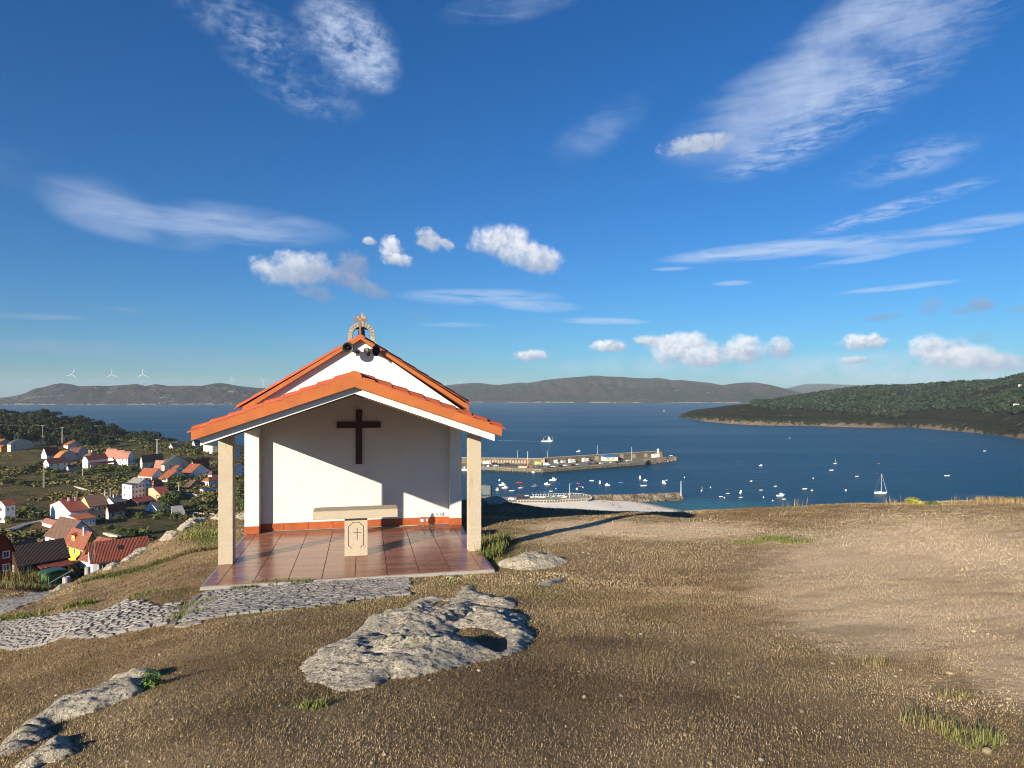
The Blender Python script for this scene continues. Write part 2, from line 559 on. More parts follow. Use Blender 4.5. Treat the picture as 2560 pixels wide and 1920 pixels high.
# near hill: picture column -> (distance, height under the eye)
NEAR = {
    -900: [(1.2, -1.9), (3.2, -2.6), (8, -4.3), (14, -6.2), (20, -8.2), (30, -11.5), (45, -17)],
    0: [(1.2, -1.62), (3.2, -1.85), (5, -2.42), (8, -3.35), (10.5, -4.05), (12.5, -4.47), (14, -4.72), (16, -5.15), (18, -5.6), (21, -6.25), (25, -7.3), (29, -8.6), (45, -17)],
    130: [(1.2, -1.6), (3.2, -1.8), (5, -2.35), (8, -3.2), (10.5, -3.8), (13, -4.3), (16, -4.98), (24, -7.25), (34, -10.1), (37, -11.3), (45, -16)],
    180: [(1.2, -1.6), (3.2, -1.78), (5, -2.3), (8, -3.1), (10.5, -3.6), (13, -4.1), (16, -4.72), (19, -5.4), (23, -6.75), (34, -10.2), (45, -16)],
    250: [(1.2, -1.58), (3.2, -1.76), (5, -2.25), (8, -3.02), (10, -3.42), (11.5, -3.75), (14, -4.25), (17, -4.72), (19, -5.03), (22, -6.05), (45, -15.5)],
    355: [(1.2, -1.55), (3.2, -1.74), (5, -2.15), (8, -2.85), (10, -3.22), (12, -3.55), (14, -3.92), (18, -4.55), (23, -5.32), (27, -6.6), (45, -15)],
    470: [(1.2, -1.52), (3.2, -1.7), (5, -2.1), (8, -2.72), (9.5, -3.06), (12, -3.35), (16, -3.8), (20, -4.22), (26, -4.93), (30, -6.1), (45, -14)],
    590: [(1.2, -1.5), (3.2, -1.68), (5, -2.05), (8, -2.62), (10.3, -3.12), (12, -3.25), (16, -3.7), (20, -4.15), (26, -4.78), (30, -5.9), (45, -13.5)],
    900: [(1.2, -1.46), (2.8, -1.6), (5, -1.98), (8, -2.52), (10.8, -3.06), (16, -3.4), (22, -4.0), (30, -5.0), (45, -12)],
    1237: [(1.2, -1.45), (3, -1.62), (5, -1.95), (8, -2.47), (11.3, -3.02), (14, -3.10), (17, -3.22), (20, -3.42), (23, -3.6), (24.5, -3.78), (27, -4.7), (34, -8), (45, -13)],
    1330: [(1.2, -1.45), (3, -1.62), (5, -1.95), (8, -2.47), (11.3, -3.01), (14, -3.09), (17, -3.25), (19, -3.45), (21.5, -3.62), (23, -3.98), (27, -5.6), (45, -13)],
    1480: [(1.2, -1.45), (3, -1.62), (5, -1.95), (8, -2.48), (11, -2.98), (14, -3.08), (17, -3.28), (19, -3.48), (21, -3.66), (22.5, -4.0), (27, -5.9), (45, -13)],
    1590: [(1.2, -1.45), (3, -1.62), (5, -1.95), (8, -2.48), (11, -2.98), (14, -3.09), (18, -3.35), (20, -3.53), (21.5, -3.82), (24, -4.8), (27, -6.1), (45, -13)],
    1713: [(1.2, -1.45), (3, -1.62), (5, -1.95), (8, -2.48), (11, -2.97), (14, -3.11), (18, -3.44), (20.5, -3.69), (22.5, -3.93), (24.5, -4.7), (28, -6.3), (45, -13)],
    2107: [(1.2, -1.45), (3, -1.63), (5, -1.93), (8, -2.42), (11, -2.85), (14, -3.07), (18, -3.40), (21, -3.62), (23.5, -3.85), (25.5, -4.6), (30, -6.6), (45, -13)],
    2560: [(1.2, -1.46), (3, -1.65), (5, -1.9), (8, -2.35), (11, -2.74), (14, -2.95), (18, -3.25), (21, -3.48), (24, -3.79), (26.5, -4.7), (32, -7), (45, -12.5)],
    3600: [(1.2, -1.5), (3, -1.7), (5, -1.9), (8, -2.3), (11, -2.7), (18, -3.2), (24, -3.75), (28, -5.2), (45, -12)],
}
# village slope: picture row of a house's foot -> its distance
ROWS = [(1100, 560), (1130, 500), (1150, 462), (1170, 425), (1200, 375), (1250, 305), (1300, 250), (1350, 205), (1400, 155), (1440, 115)]


def row_Y(py):
    return float(np.interp(py, [r[0] for r in ROWS], [r[1] for r in ROWS]))


VILL = [(56, -21), (75, -25.5), (95, -30.5)] + [(Y, zrow(py, Y)) for py, Y in reversed(ROWS)]
_lny = np.linspace(math.log(1.2), math.log(800), 480)
_px = np.arange(-900, 3601, 15.0)


def _table():
    keys = sorted(NEAR)
    rows = []
    Ys = np.exp(_lny)
    for k in keys:
        pts = list(NEAR[k])
        if k <= 900:
            pts += VILL
            if k == 900:
                pts = [p for p in pts if p[0] < 60] + [(95, -31), (200, -45), (350, -56), (420, -62), (800, -66)]
            else:
                hill = {-900: -12, 0: -17, 130: -19, 180: -21, 250: -31, 355: -43, 470: -51, 590: -58}[k]
                sea = 640 if k > 400 else 720
                pts = [p for p in pts if p[0] < 600] + [(640 - (60 if k > 300 else 0), hill), (sea + 60, -50 if k < 400 else -63), (800, -66)]
                pts.sort()
        else:
            pts += [(70, -23), (100, -31), (150, -43), (220, -54), (300, -61.5), (800, -66)]
        rows.append(np.interp(Ys, [p[0] for p in pts], [p[1] for p in pts]))
    A = np.array(rows)
    T = np.array([np.interp(_px, keys, A[:, j]) for j in range(A.shape[1])]).T
    # soften along both directions
    def blur(M, axis, r):
        k = np.hanning(2 * r + 3)[1:-1]
        k /= k.sum()
        P = np.pad(M, [(r, r) if i == axis else (0, 0) for i in (0, 1)], mode='edge')
        return np.apply_along_axis(lambda q: np.convolve(q, k, 'valid'), axis, P)
    T = blur(T, 1, 3)
    T = blur(T, 0, 3)
    return T


TAB = _table()


def land(X, Y):
    """height (world z) of the bare hill at X, Y"""
    X, Y = np.asarray(X, float), np.asarray(Y, float)
    Yc = np.clip(Y, 1.25, 799)
    px = np.clip(CX + F * X / Yc, -899, 3599)
    fx = (px + 900) / 15.0
    fy = (np.log(Yc) - _lny[0]) / (_lny[1] - _lny[0])
    i, j = np.clip(fx.astype(int), 0, len(_px) - 2), np.clip(fy.astype(int), 0, len(_lny) - 2)
    a, b = fx - i, fy - j
    z = (TAB[i, j] * (1 - a) + TAB[i + 1, j] * a) * (1 - b) + (TAB[i, j + 1] * (1 - a) + TAB[i + 1, j + 1] * a) * b
    return EYE + z


# chapel frame: O is the left front corner of the porch floor
CO = Vector((-4.90, 10.29, 57.0))
CYAW = R(12.7)
CU, CV = Vector((math.cos(CYAW), math.sin(CYAW))), Vector((-math.sin(CYAW), math.cos(CYAW)))


def chap(u, v, w=0.0):
    return Vector((CO.x + CU.x * u + CV.x * v, CO.y + CU.y * u + CV.y * v, CO.z + w))


def to_chap(X, Y):
    dx, dy = np.asarray(X) - CO.x, np.asarray(Y) - CO.y
    return dx * CU.x + dy * CU.y, dx * CV.x + dy * CV.y


def ledge(X, Y):
    """picture points of a line across the lawn left of the chapel"""
    pts = [(95, 1497), (190, 1462), (260, 1440), (350, 1424), (420, 1402), (480, 1382), (545, 1370)]
    return pts


def ground(X, Y):
    """finished ground of the near hill: fine unevenness, levelled under the chapel"""
    X, Y = np.asarray(X, float), np.asarray(Y, float)
    z = land(X, Y)
    z = z + fbm(X * 0.5, Y * 0.5, 3, 3) * 0.10 * sstep(2, 8, np.abs(Y)) + fbm(X * 1.7, Y * 1.7, 9, 3) * 0.035
    u, v = to_chap(X, Y)
    e = np.maximum(np.maximum(-0.15 - u, u - 4.9), np.maximum(-0.05 - v, v - 11.3))
    z = np.where(e < 0, np.minimum(z, 56.90), z)
    # keep the ground just under the slab edge all round
    edge = np.exp(-np.clip(e, 0, 9) ** 2 / 0.7)
    lim = 56.945 + np.clip(e, 0, 9) * 0.25
    z = np.where((e >= 0) & (v < 4), np.minimum(z, lim), z)
    fr = np.exp(-np.clip(e, 0, 9) ** 2 / 1.2) * (v < 0.2)
    z = z * (1 - fr) + fr * np.maximum(z, 56.935)
    return z


def pick(px, py, fn=None, y0=1.6, y1=760.0, n=4000):
    """first point of the land met by the line of sight through a picture point"""
    fn = fn or land
    Ys = np.exp(np.linspace(math.log(y0), math.log(y1), n))
    Xs = (px - CX) / F * Ys
    zs = EYE + zrow(py, Ys)
    d = zs - fn(Xs, Ys)
    k = np.argmax(d < 0)
    if d[k] >= 0:                                   # sight line clears the brow: nearest approach
        k = int(np.argmin(d / Ys))
        return Xs[k], Ys[k], float(fn(Xs[k], Ys[k]))
    if k > 0:
        t = d[k - 1] / (d[k - 1] - d[k])
        Y = Ys[k - 1] + t * (Ys[k] - Ys[k - 1])
    else:
        Y = Ys[0]
    return (px - CX) / F * Y, Y, EYE + zrow(py, Y)


def at(px, py, Y):
    return Vector(((px - CX) / F * Y, Y, EYE + zrow(py, Y)))


def sea_Y(py):
    return EYE * F / (py - HY)

# ------------------------------------------------------------------ ground of the near hill
def ground_masks(X, Y, Z):
    """bare sandy soil, green patches (world positions found through the picture)"""
    Yc = np.maximum(Y, 1.25)
    px, py = CX + F * X / Yc, HY + F * (EYE - Z) / Yc
    bare = np.zeros_like(X)
    for cx, cy, rx, ry, a in ((2330, 1470, 520, 210, 1.0), (2700, 1560, 520, 260, 0.9), (2050, 1350, 430, 55, 0.55), (1700, 1328, 300, 34, 0.75),
                              (1480, 1320, 220, 26, 0.8), (1380, 1345, 140, 26, 0.6), (2450, 1690, 380, 90, 0.5), (2000, 1610, 240, 50, 0.35), (1780, 1880, 330, 90, 0.3), (1200, 1830, 300, 60, 0.2), (2420, 1395, 420, 90, 0.5)):
        r2 = ((px - cx) / rx) ** 2 + ((py - cy) / ry) ** 2
        bare = np.maximum(bare, a * np.exp(-r2 ** 1.3))
    green = np.zeros_like(X)
    for cx, cy, rx, ry, a in ((520, 1345, 46, 22, 0.9), (480, 1322, 60, 18, 0.6), (350, 1425, 60, 8, 0.7), (260, 1443, 50, 7, 0.8), (200, 1512, 26, 7, 1), (350, 1487, 30, 6, 0.7),
                              (90, 1540, 60, 9, 0.9), (30, 1546, 60, 10, 0.8), (470, 1530, 40, 14, 0.9), (1300, 1400, 60, 30, 0.5), (1260, 1350, 50, 30, 0.6), (1340, 1355, 80, 20, 0.35),
                              (1990, 1350, 70, 8, 0.7), (1870, 1356, 30, 7, 0.7), (780, 1762, 40, 14, 0.5), (2440, 1860, 60, 20, 0.6), (1320, 1480, 90, 20, 0.25), (1120, 1455, 90, 18, 0.35), (700, 1510, 240, 30, 0.2), (560, 1475, 200, 12, 0.3)):
        r2 = ((px - cx) / rx) ** 2 + ((py - cy) / ry) ** 2
        green = np.maximum(green, a * np.exp(-r2 ** 1.2))
    return bare, green


def soil_material():
    m, t, b = new_mat('dry_turf')
    co = t.n('ShaderNodeTexCoord').outputs['Object']
    bare = t.n('ShaderNodeAttribute', attribute_name='bare').outputs['Fac']
    green = t.n('ShaderNodeAttribute', attribute_name='green').outputs['Fac']
    n1 = t.noise(co, 0.35, 6, 0.6)
    n2 = t.noise(co, 2.6, 6, 0.65)
    n3 = t.noise(co, 26, 6, 0.7)
    n4 = t.noise(co, 110, 4, 0.7)
    # fibrous streaks lying across the slope
    fib = t.noise(t.mapping(co, rot=(0, 0, R(16)), scale=(2.2, 9.0, 1.0)), 3.2, 7, 0.72, 0.8)
    turf = t.mix(t.mapr(n2, 0.3, 0.7), (0.235, 0.168, 0.090), (0.37, 0.275, 0.155))
    turf = t.mix(t.mapr(n1, 0.42, 0.66), turf, (0.175, 0.112, 0.064))
    turf = t.mix(t.mapr(n3, 0.36, 0.68), turf, (0.32, 0.24, 0.145))
    turf = t.mix(t.mapr(n4, 0.58, 0.74), turf, (0.07, 0.048, 0.032))
    turf = t.mix(t.mapr(t.noise(co, 0.8, 6, 0.66), 0.50, 0.66), turf, (0.19, 0.150, 0.060))
    sand = t.mix(t.mapr(n2, 0.3, 0.7), (0.72, 0.515, 0.32), (0.80, 0.615, 0.40))
    sand = t.mix(t.mapr(n4, 0.56, 0.78), sand, (0.46, 0.345, 0.225))
    sand = t.mix(t.mapr(fib, 0.54, 0.66), sand, (0.42, 0.34, 0.21))
    f = t.math('ADD', bare, t.math('ADD', t.math('MULTIPLY', t.math('SUBTRACT', fib, 0.5), 1.3), t.math('MULTIPLY', t.math('SUBTRACT', n2, 0.5), 0.5)))
    c = t.mix(t.mapr(f, 0.36, 0.72), turf, sand)
    g = t.mapr(t.math('ADD', green, t.math('MULTIPLY', t.math('SUBTRACT', n3, 0.5), 1.2)), 0.35, 0.8)
    c = t.mix(g, c, t.mix(n4, (0.07, 0.085, 0.022), (0.15, 0.16, 0.05)))
    t.put(b.inputs['Base Color'], c)
    b.inputs['Roughness'].default_value = 0.95
    b.inputs['Specular IOR Level'].default_value = 0.12
    h = t.math('ADD', t.math('MULTIPLY', n3, 0.5), t.math('ADD', t.math('MULTIPLY', n4, 0.28), t.math('MULTIPLY', n2, 1.0)))
    h = t.math('ADD', h, t.math('MULTIPLY', fib, 0.55))
    bp = t.n('ShaderNodeBump')
    bp.inputs['Strength'].default_value = 1.0
    bp.inputs['Distance'].default_value = 0.045
    t.put(bp.inputs['Height'], h)
    t.put(b.inputs['Normal'], bp.outputs[0])
    return m


def axis_steps(a, b, fine_a, fine_b, s0, grow):
    xs = list(np.arange(fine_a, fine_b, s0))
    s, x = s0, fine_b
    while x < b:
        xs.append(x)
        s *= grow
        x += s
    xs.append(b)
    s, x = s0, fine_a
    while x > a:
        s *= grow
        x -= s
        xs.append(x)
    return np.array(sorted(set(xs)))


SOIL = soil_material()
gx = axis_steps(-62, 75, -13, 13, 0.11, 1.035)
gy = axis_steps(-25, 58, 2.0, 13, 0.075, 1.03)
GX, GY = np.meshgrid(gx, gy, indexing='ij')
GZ = ground(GX, GY)
me = fast_mesh('ground', np.stack([GX, GY, GZ], -1).reshape(-1, 3), grid_faces(len(gx), len(gy)), smooth=True)
b_, g_ = ground_masks(GX, GY, GZ)
attr(me, 'bare', b_.ravel())
attr(me, 'green', g_.ravel())
ground_o = tag(link_mesh('ground', me, SOIL), kind='structure')


def hillside_material():
    m, t, b = new_mat('village_slope')
    co = t.n('ShaderNodeTexCoord').outputs['Object']
    n1 = t.noise(co, 0.035, 6, 0.62, 0.6)
    n2 = t.noise(co, 0.14, 6, 0.65)
    n3 = t.noise(co, 0.9, 5, 0.7)
    c = t.mix(t.mapr(n1, 0.36, 0.64), (0.056, 0.060, 0.018), (0.13, 0.088, 0.038))
    c = t.mix(t.mapr(n2, 0.50, 0.66), c, (0.020, 0.030, 0.010))  # dark patches: vegetation, with the slope's shadow areas put into the colour
    c = t.mix(t.mapr(n3, 0.5, 0.72), c, (0.16, 0.135, 0.055))
    t.put(b.inputs['Base Color'], c)
    b.inputs['Roughness'].default_value = 0.95
    b.inputs['Specular IOR Level'].default_value = 0.1
    bp = t.n('ShaderNodeBump')
    bp.inputs['Distance'].default_value = 1.1
    t.put(bp.inputs['Height'], t.math('ADD', n2, t.math('MULTIPLY', n3, 0.6)))
    t.put(b.inputs['Normal'], bp.outputs[0])
    return m


hp = np.arange(-900, 3601, 18.0)
hy = np.exp(np.linspace(math.log(50), math.log(798), 190))
HPX, HYY = np.meshgrid(hp, hy, indexing='ij')
HX = (HPX - CX) / F * HYY
HZ = land(HX, HYY) - 0.45 * sstep(62, 50, HYY) + fbm(HX / 22, HYY / 22, 5, 4) * 2.2 * sstep(60, 110, HYY) * (HPX < 1000)
me = fast_mesh('hillside', np.stack([HX, HYY, HZ], -1).reshape(-1, 3), grid_faces(len(hp), len(hy)), smooth=True)
tag(link_mesh('hillside', me, hillside_material()), kind='structure')


# ------------------------------------------------------------------ sea
def sea_material():
    m, t, b = new_mat('sea_water')
    co = t.n('ShaderNodeTexCoord').outputs['Object']
    wind = t.noise(t.mapping(co, rot=(0, 0, R(14)), scale=(0.0016, 0.0065, 1)), 1.0, 6, 0.6, 0.5)
    patch = t.noise(t.mapping(co, rot=(0, 0, R(8)), scale=(0.010, 0.030, 1)), 1.0, 5, 0.6)
    sep = t.n('ShaderNodeSeparateXYZ')
    t.put(sep.inputs[0], co)
    # shallow water over sand beside the beach
    dx = t.math('DIVIDE', t.math('SUBTRACT', sep.outputs[0], 92.0), 85.0)
    dy = t.math('DIVIDE', t.math('SUBTRACT', sep.outputs[1], 318.0), 62.0)
    r2 = t.math('ADD', t.math('MULTIPLY', dx, dx), t.math('MULTIPLY', dy, dy))
    sh = t.mapr(t.math('ADD', r2, t.math('MULTIPLY', t.math('SUBTRACT', patch, 0.5), 0.7)), 1.25, 0.35)
    c = t.mix(t.mapr(wind, 0.35, 0.65), (0.002, 0.048, 0.096), (0.004, 0.063, 0.120))
    c = t.mix(t.mapr(patch, 0.52, 0.70), c, (0.008, 0.068, 0.135))
    c = t.mix(sh, c, (0.018, 0.125, 0.165))
    t.put(b.inputs['Base Color'], c)
    t.put(b.inputs['Roughness'], t.mapr(wind, 0.35, 0.65, 0.30, 0.38))
    b.inputs['IOR'].default_value = 1.333
    b.inputs['Specular IOR Level'].default_value = 0.13
    w1 = t.noise(t.mapping(co, rot=(0, 0, R(20)), scale=(0.30, 0.75, 1)), 1.0, 5, 0.65, 0.4)
    w2 = t.noise(t.mapping(co, rot=(0, 0, R(12)), scale=(0.05, 0.16, 1)), 1.0, 5, 0.6, 0.4)
    bp = t.n('ShaderNodeBump')
    bp.inputs['Distance'].default_value = 1.0
    bp.inputs['Strength'].default_value = 1.0
    t.put(bp.inputs['Height'], t.math('ADD', t.math('MULTIPLY', w1, 0.55), t.math('MULTIPLY', w2, 2.2)))
    t.put(b.inputs['Normal'], bp.outputs[0])
    return m


rr = np.array([0, 60, 120, 200, 300, 450, 700, 1100, 1700, 2600, 4000, 6000, 9000, 12600.0])
th = np.linspace(0, 2 * math.pi, 97)
RR, TH = np.meshgrid(rr, th, indexing='ij')
me = fast_mesh('sea', np.stack([RR * np.sin(TH), RR * np.cos(TH), RR * 0], -1).reshape(-1, 3), grid_faces(len(rr), len(th)), smooth=False)
tag(link_mesh('sea', me, sea_material()), kind='structure')


# ------------------------------------------------------------------ far hills
def hill_material(name, low, scrub, wood, rock, rocky, s):
    m, t, b = new_mat(name)
    co = t.n('ShaderNodeTexCoord').outputs['Object']
    rk = t.n('ShaderNodeAttribute', attribute_name='rock').outputs['Fac']
    n1 = t.noise(co, 0.0016 * s, 6, 0.6, 0.5)
    n2 = t.noise(co, 0.007 * s, 7, 0.68)
    n3 = t.noise(co, 0.03 * s, 5, 0.7)
    c = t.mix(t.mapr(n1, 0.40, 0.60), low, scrub)
    c = t.mix(t.mapr(n2, 0.48, 0.62), c, wood)
    c = t.mix(t.mapr(n3, 0.50, 0.75), c, tuple(x * 0.5 for x in wood))
    r = t.mapr(t.math('ADD', rk, t.math('MULTIPLY', t.math('SUBTRACT', n3, 0.5), 1.5)), 0.52, 0.78)
    r2 = t.mapr(t.math('ADD', t.math('MULTIPLY', n2, 0.55), t.math('MULTIPLY', n3, 0.45)), 0.58 - rocky, 0.68 - rocky)
    c = t.mix(t.math('MULTIPLY', r2, 0.8), c, rock)
    c = t.mix(r, c, t.mix(n3, rock, tuple(x * 0.55 for x in rock)))
    t.put(b.inputs['Base Color'], c)
    b.inputs['Roughness'].default_value = 1.0
    b.inputs['Specular IOR Level'].default_value = 0.0
    bp = t.n('ShaderNodeBump')
    bp.inputs['Distance'].default_value = 40.0 / s
    t.put(bp.inputs['Height'], t.math('ADD', n2, t.math('MULTIPLY', n3, 0.5)))
    t.put(b.inputs['Normal'], bp.outputs[0])
    return m


def far_hill(name, ridge, shore, deep, material, seed, rough=0.16, nscale=420.0, cliff=14.0, step=3.0, rows=34, hump=0.75):
    """coast hill: silhouette from (column, row) of the ridge, foot from the shore's rows, real depth between"""
    px = np.arange(ridge[0][0], ridge[-1][0] + 0.1, step)
    rp = np.interp(px, [p[0] for p in ridge], [p[1] for p in ridge])
    k = np.hanning(5)[1:-1]
    k /= k.sum()
    rp = np.convolve(np.pad(rp, 1, mode='edge'), k, 'valid')
    sp = np.interp(px, [p[0] for p in shore], [p[1] for p in shore])
    Ys = EYE * F / (sp - HY)
    Yr = Ys * deep(px) if callable(deep) else Ys * deep
    Zr = np.maximum(EYE + zrow(rp, Yr), 1.0)
    t = np.concatenate([np.linspace(-0.02, 0.0, 2), np.linspace(0.012, 1, rows), np.linspace(1.08, 1.8, 8)])
    V, rk = [], []
    for tt in t:
        Y = Ys + (Yr - Ys) * tt
        X = (px - CX) / F * Y
        tc = min(max(tt, 0.0), 1.0)
        base = Zr * (1 - (1 - tc) ** 1.6) ** hump
        env = math.sin(math.pi * min(tc, 0.98)) ** 0.7 if 0 < tc < 1 else 0.0
        nz = fbm(X / nscale, Y / nscale, seed, 5) + 0.6 * fbm(X / (nscale * 0.25), Y / (nscale * 0.6), seed + 5, 4)
        z = base + nz * rough * Zr * env * 1.6
        cl = np.minimum(cliff * (0.7 + 1.2 * (fbm(X / 160, Y / 160, seed + 9, 3) + 0.5)), Zr * 0.6)
        z = np.maximum(z, cl * np.clip(tt / 0.03, 0, 1)) if tt > 0.005 else z
        if tt > 1:
            z = Zr * (1 - 0.5 * (tt - 1) ** 1.2)
        if tt < 0:
            z = np.full_like(px, -4.0)
        if tt > 0.0:
            # nothing in front may poke over the ridge line
            lim = EYE + zrow(rp, Y)
            z = np.minimum(z, np.maximum(lim - 0.2, 0.6) if tt < 1 else lim)
        V.append(np.stack([X, Y, z], -1))
        rk.append(np.clip(0.95 - np.maximum(z, 0) / (cliff * 1.5), 0, 1) * np.clip(0.9 + 1.6 * fbm(X / 130, Y / 130, seed + 13, 3), 0.15, 1))
    V = np.array(V)
    me = fast_mesh(name, V.reshape(-1, 3), grid_faces(V.shape[0], V.shape[1])[:, ::-1], smooth=True)
    attr(me, 'rock', np.array(rk).ravel())
    o = tag(link_mesh(name, me, material), kind='structure')
    return o, (px, rp, Ys, Yr, Zr)


CAPE = [(-260, 1000), (-60, 997), (0, 994.5), (25, 992), (41, 989), (63, 983), (85, 972), (108, 968), (136, 960), (152, 958), (177, 960), (196, 965.5), (234, 964), (269, 965), (301, 963), (342, 960), (364, 965),
        (389, 960), (421, 965), (468, 964), (503, 965), (532, 959), (551, 957), (570, 960), (601, 965.5), (633, 968.6), (680, 972), (760, 978), (860, 984), (930, 992)]
hill_material('cape_scrub', (0.042, 0.034, 0.028), (0.026, 0.028, 0.024), (0.014, 0.020, 0.018), (0.30, 0.255, 0.21), 0.055, 1.0)
cape_o, CAPE_D = far_hill('cape_hill', CAPE, [(-260, 1012), (0, 1011.5), (300, 1012), (700, 1011), (930, 1009)], 1.22, MATS['cape_scrub'], 11, 0.55, 260.0, 13.0)
FARH = [(820, 985), (960, 974), (1060, 968), (1097, 966), (1122, 963), (1150, 959.4), (1178, 957.5), (1203, 957.5), (1226, 961), (1248, 962), (1276, 959), (1299, 956), (1318, 957.5), (1346, 953), (1360, 950), (1388, 947),
        (1430, 943.4), (1458, 941.5), (1478, 939), (1495, 939), (1514, 941), (1556, 942), (1584, 945), (1627, 946), (1640, 945), (1657, 946), (1683, 951), (1700, 949.5), (1741, 953.7), (1774, 957), (1806, 963),
        (1831, 959), (1863, 956), (1888, 956), (1920, 961), (1945, 967), (1977, 975), (2006, 982), (2060, 985), (2140, 988)]
hill_material('bay_scrub', (0.055, 0.040, 0.031), (0.022, 0.036, 0.022), (0.010, 0.024, 0.017), (0.36, 0.30, 0.225), 0.015, 1.0)
far_o, FAR_D = far_hill('bay_hill', FARH, [(820, 1006), (1200, 1006), (1500, 1007), (1750, 1007.5), (1900, 1008), (2140, 1010)], 1.35, MATS['bay_scrub'], 23, 0.42, 330.0, 14.0)
hill_material('distant_scrub', (0.05, 0.06, 0.045), (0.042, 0.052, 0.04), (0.034, 0.045, 0.034), (0.3, 0.28, 0.22), -0.2, 0.6)
far_hill('distant_hill', [(1900, 985), (1969, 970), (2010, 961), (2050, 959), (2107, 961.5), (2177, 964), (2260, 968), (2420, 976)], [(1900, 999), (2420, 999)], 1.25, MATS['distant_scrub'], 31, 0.08, 900.0, 4.0, rows=16)

HEAD = [(1688, 1040.5), (1733, 1025), (1782, 1019), (1835, 1012), (1884, 1009), (1924, 1008), (1945, 1004), (1985, 998), (2046, 988), (2087, 983), (2128, 978), (2168, 974), (2230, 971.5), (2270, 972), (2331, 968), (2392, 963),
        (2474, 960), (2518, 957), (2535, 951), (2560, 945), (2640, 925), (2760, 905), (2950, 890), (3200, 885)]
HSH = [(1688, 1041.6), (1725, 1047), (1762, 1054), (1823, 1059.5), (1904, 1063.5), (2026, 1065), (2107, 1067.6), (2209, 1070), (2270, 1067.6), (2352, 1075), (2433, 1082), (2498, 1089), (2560, 1097), (2700, 1118), (3000, 1180), (3200, 1230)]
hill_material('headland_scrub', (0.030, 0.030, 0.016), (0.023, 0.028, 0.013), (0.016, 0.024, 0.011), (0.22, 0.175, 0.125), 0.02, 3.0)
head_o, HEAD_D = far_hill('headland_hill', HEAD, HSH, lambda px: np.interp(px, [1688, 1760, 1950, 2560], [1.05, 1.18, 1.45, 1.75]), MATS['headland_scrub'], 47, 0.20, 120.0, 13.0, step=3.0, rows=46, hump=0.8)


# ------------------------------------------------------------------ beach (sand sheet sloping into the water)
def beach_sheet():
    shore = [(1590, 1251), (1612, 1256), (1640, 1262), (1668, 1268), (1700, 1274.5), (1760, 1288), (1900, 1320)]
    back = [(1292, 1254), (1360, 1254.5), (1420, 1254), (1470, 1253), (1530, 1252), (1575, 1251)]
    P = [(lambda q: ((q[0] - CX) / F * sea_Y(q[1]), sea_Y(q[1])))(q) for q in back + shore]
    poly = P + [(P[-1][0] + 5, 215), (0, 215), (0, 300)]
    xs, ys = np.arange(-6, 130, 2.0), np.arange(210, 372, 2.0)
    X, Y = np.meshgrid(xs, ys, indexing='ij')
    # distance to the waterline only
    sh = np.array([((q[0] - CX) / F * sea_Y(q[1]), sea_Y(q[1])) for q in shore])
    d = np.full(X.shape, 1e9)
    for a, b in zip(sh[:-1], sh[1:]):
        ex, ey = b - a
        t = np.clip(((X - a[0]) * ex + (Y - a[1]) * ey) / (ex * ex + ey * ey), 0, 1)
        s = (X - a[0]) * ey - (Y - a[1]) * ex
        dd = np.hypot(X - a[0] - t * ex, Y - a[1] - t * ey)
        d = np.where(dd < np.abs(d), np.where(s > 0, -dd, dd), d)
    return X, Y, d, len(xs), len(ys)


bX, bY, bD, bn, bm_ = beach_sheet()
bS = bD if bD[2, 40] > 0 else -bD
bZ = np.clip(bS * 0.055, -1.2, 2.0) + fbm(bX / 9, bY / 9, 4, 3) * 0.18
me = fast_mesh('beach', np.stack([bX, bY, bZ], -1).reshape(-1, 3), grid_faces(bn, bm_), smooth=True)
attr(me, 'wet', sstep(9.0, 1.0, bS).ravel())
m, t, b = new_mat('beach_sand')
wet = t.n('ShaderNodeAttribute', attribute_name='wet').outputs['Fac']
co = t.n('ShaderNodeTexCoord').outputs['Object']
c = t.mix(t.noise(co, 0.12, 5, 0.6), (0.82, 0.735, 0.60), (0.90, 0.82, 0.69))
t.put(b.inputs['Base Color'], t.mix(wet, c, (0.33, 0.29, 0.235)))
b.inputs['Roughness'].default_value = 0.9
b.inputs['Specular IOR Level'].default_value = 0.1
tag(link_mesh('beach', me, m), kind='structure')


# ------------------------------------------------------------------ air
def build_haze():
    g = MB()
    g.b2(-13400, 13400, -13300, 13300, -70, 345)
    m = bpy.data.materials.new('haze')
    m.use_nodes = True
    n = m.node_tree
    n.nodes.clear()
    out = n.nodes.new('ShaderNodeOutputMaterial')
    v = n.nodes.new('ShaderNodeVolumePrincipled')
    v.inputs['Color'].default_value = (0.74, 0.87, 1.0, 1)
    v.inputs['Density'].default_value = HAZE
    n.links.new(v.outputs[0], out.inputs['Volume'])
    o = g.build('haze', m)
    tag(o, kind='stuff')
    o.display_type = 'WIRE'


HAZE = 5.0e-5
build_haze()

# ------------------------------------------------------------------ chapel
plaster = mat('white_plaster', (0.69, 0.67, 0.63), 0.85, 0.05, 1.6, 0.012, 8.0, spec=0.25)
plaster_in = mat('porch_plaster', (0.68, 0.652, 0.612), 0.85, 0.05, 1.6, 0.010, 7.0, spec=0.25)
terracotta = mat('terracotta_paint', (0.40, 0.118, 0.032), 0.65, 0.14, 3.0, 0.004, 40.0, spec=0.35)
tile_clay = mat('clay_tile', (0.40, 0.092, 0.040), 0.65, 0.18, 5.0, 0.003, 30.0, rand=0.12)
concrete = mat('slab_concrete', (0.30, 0.295, 0.285), 0.85, 0.15, 5.0, 0.004, 40.0)


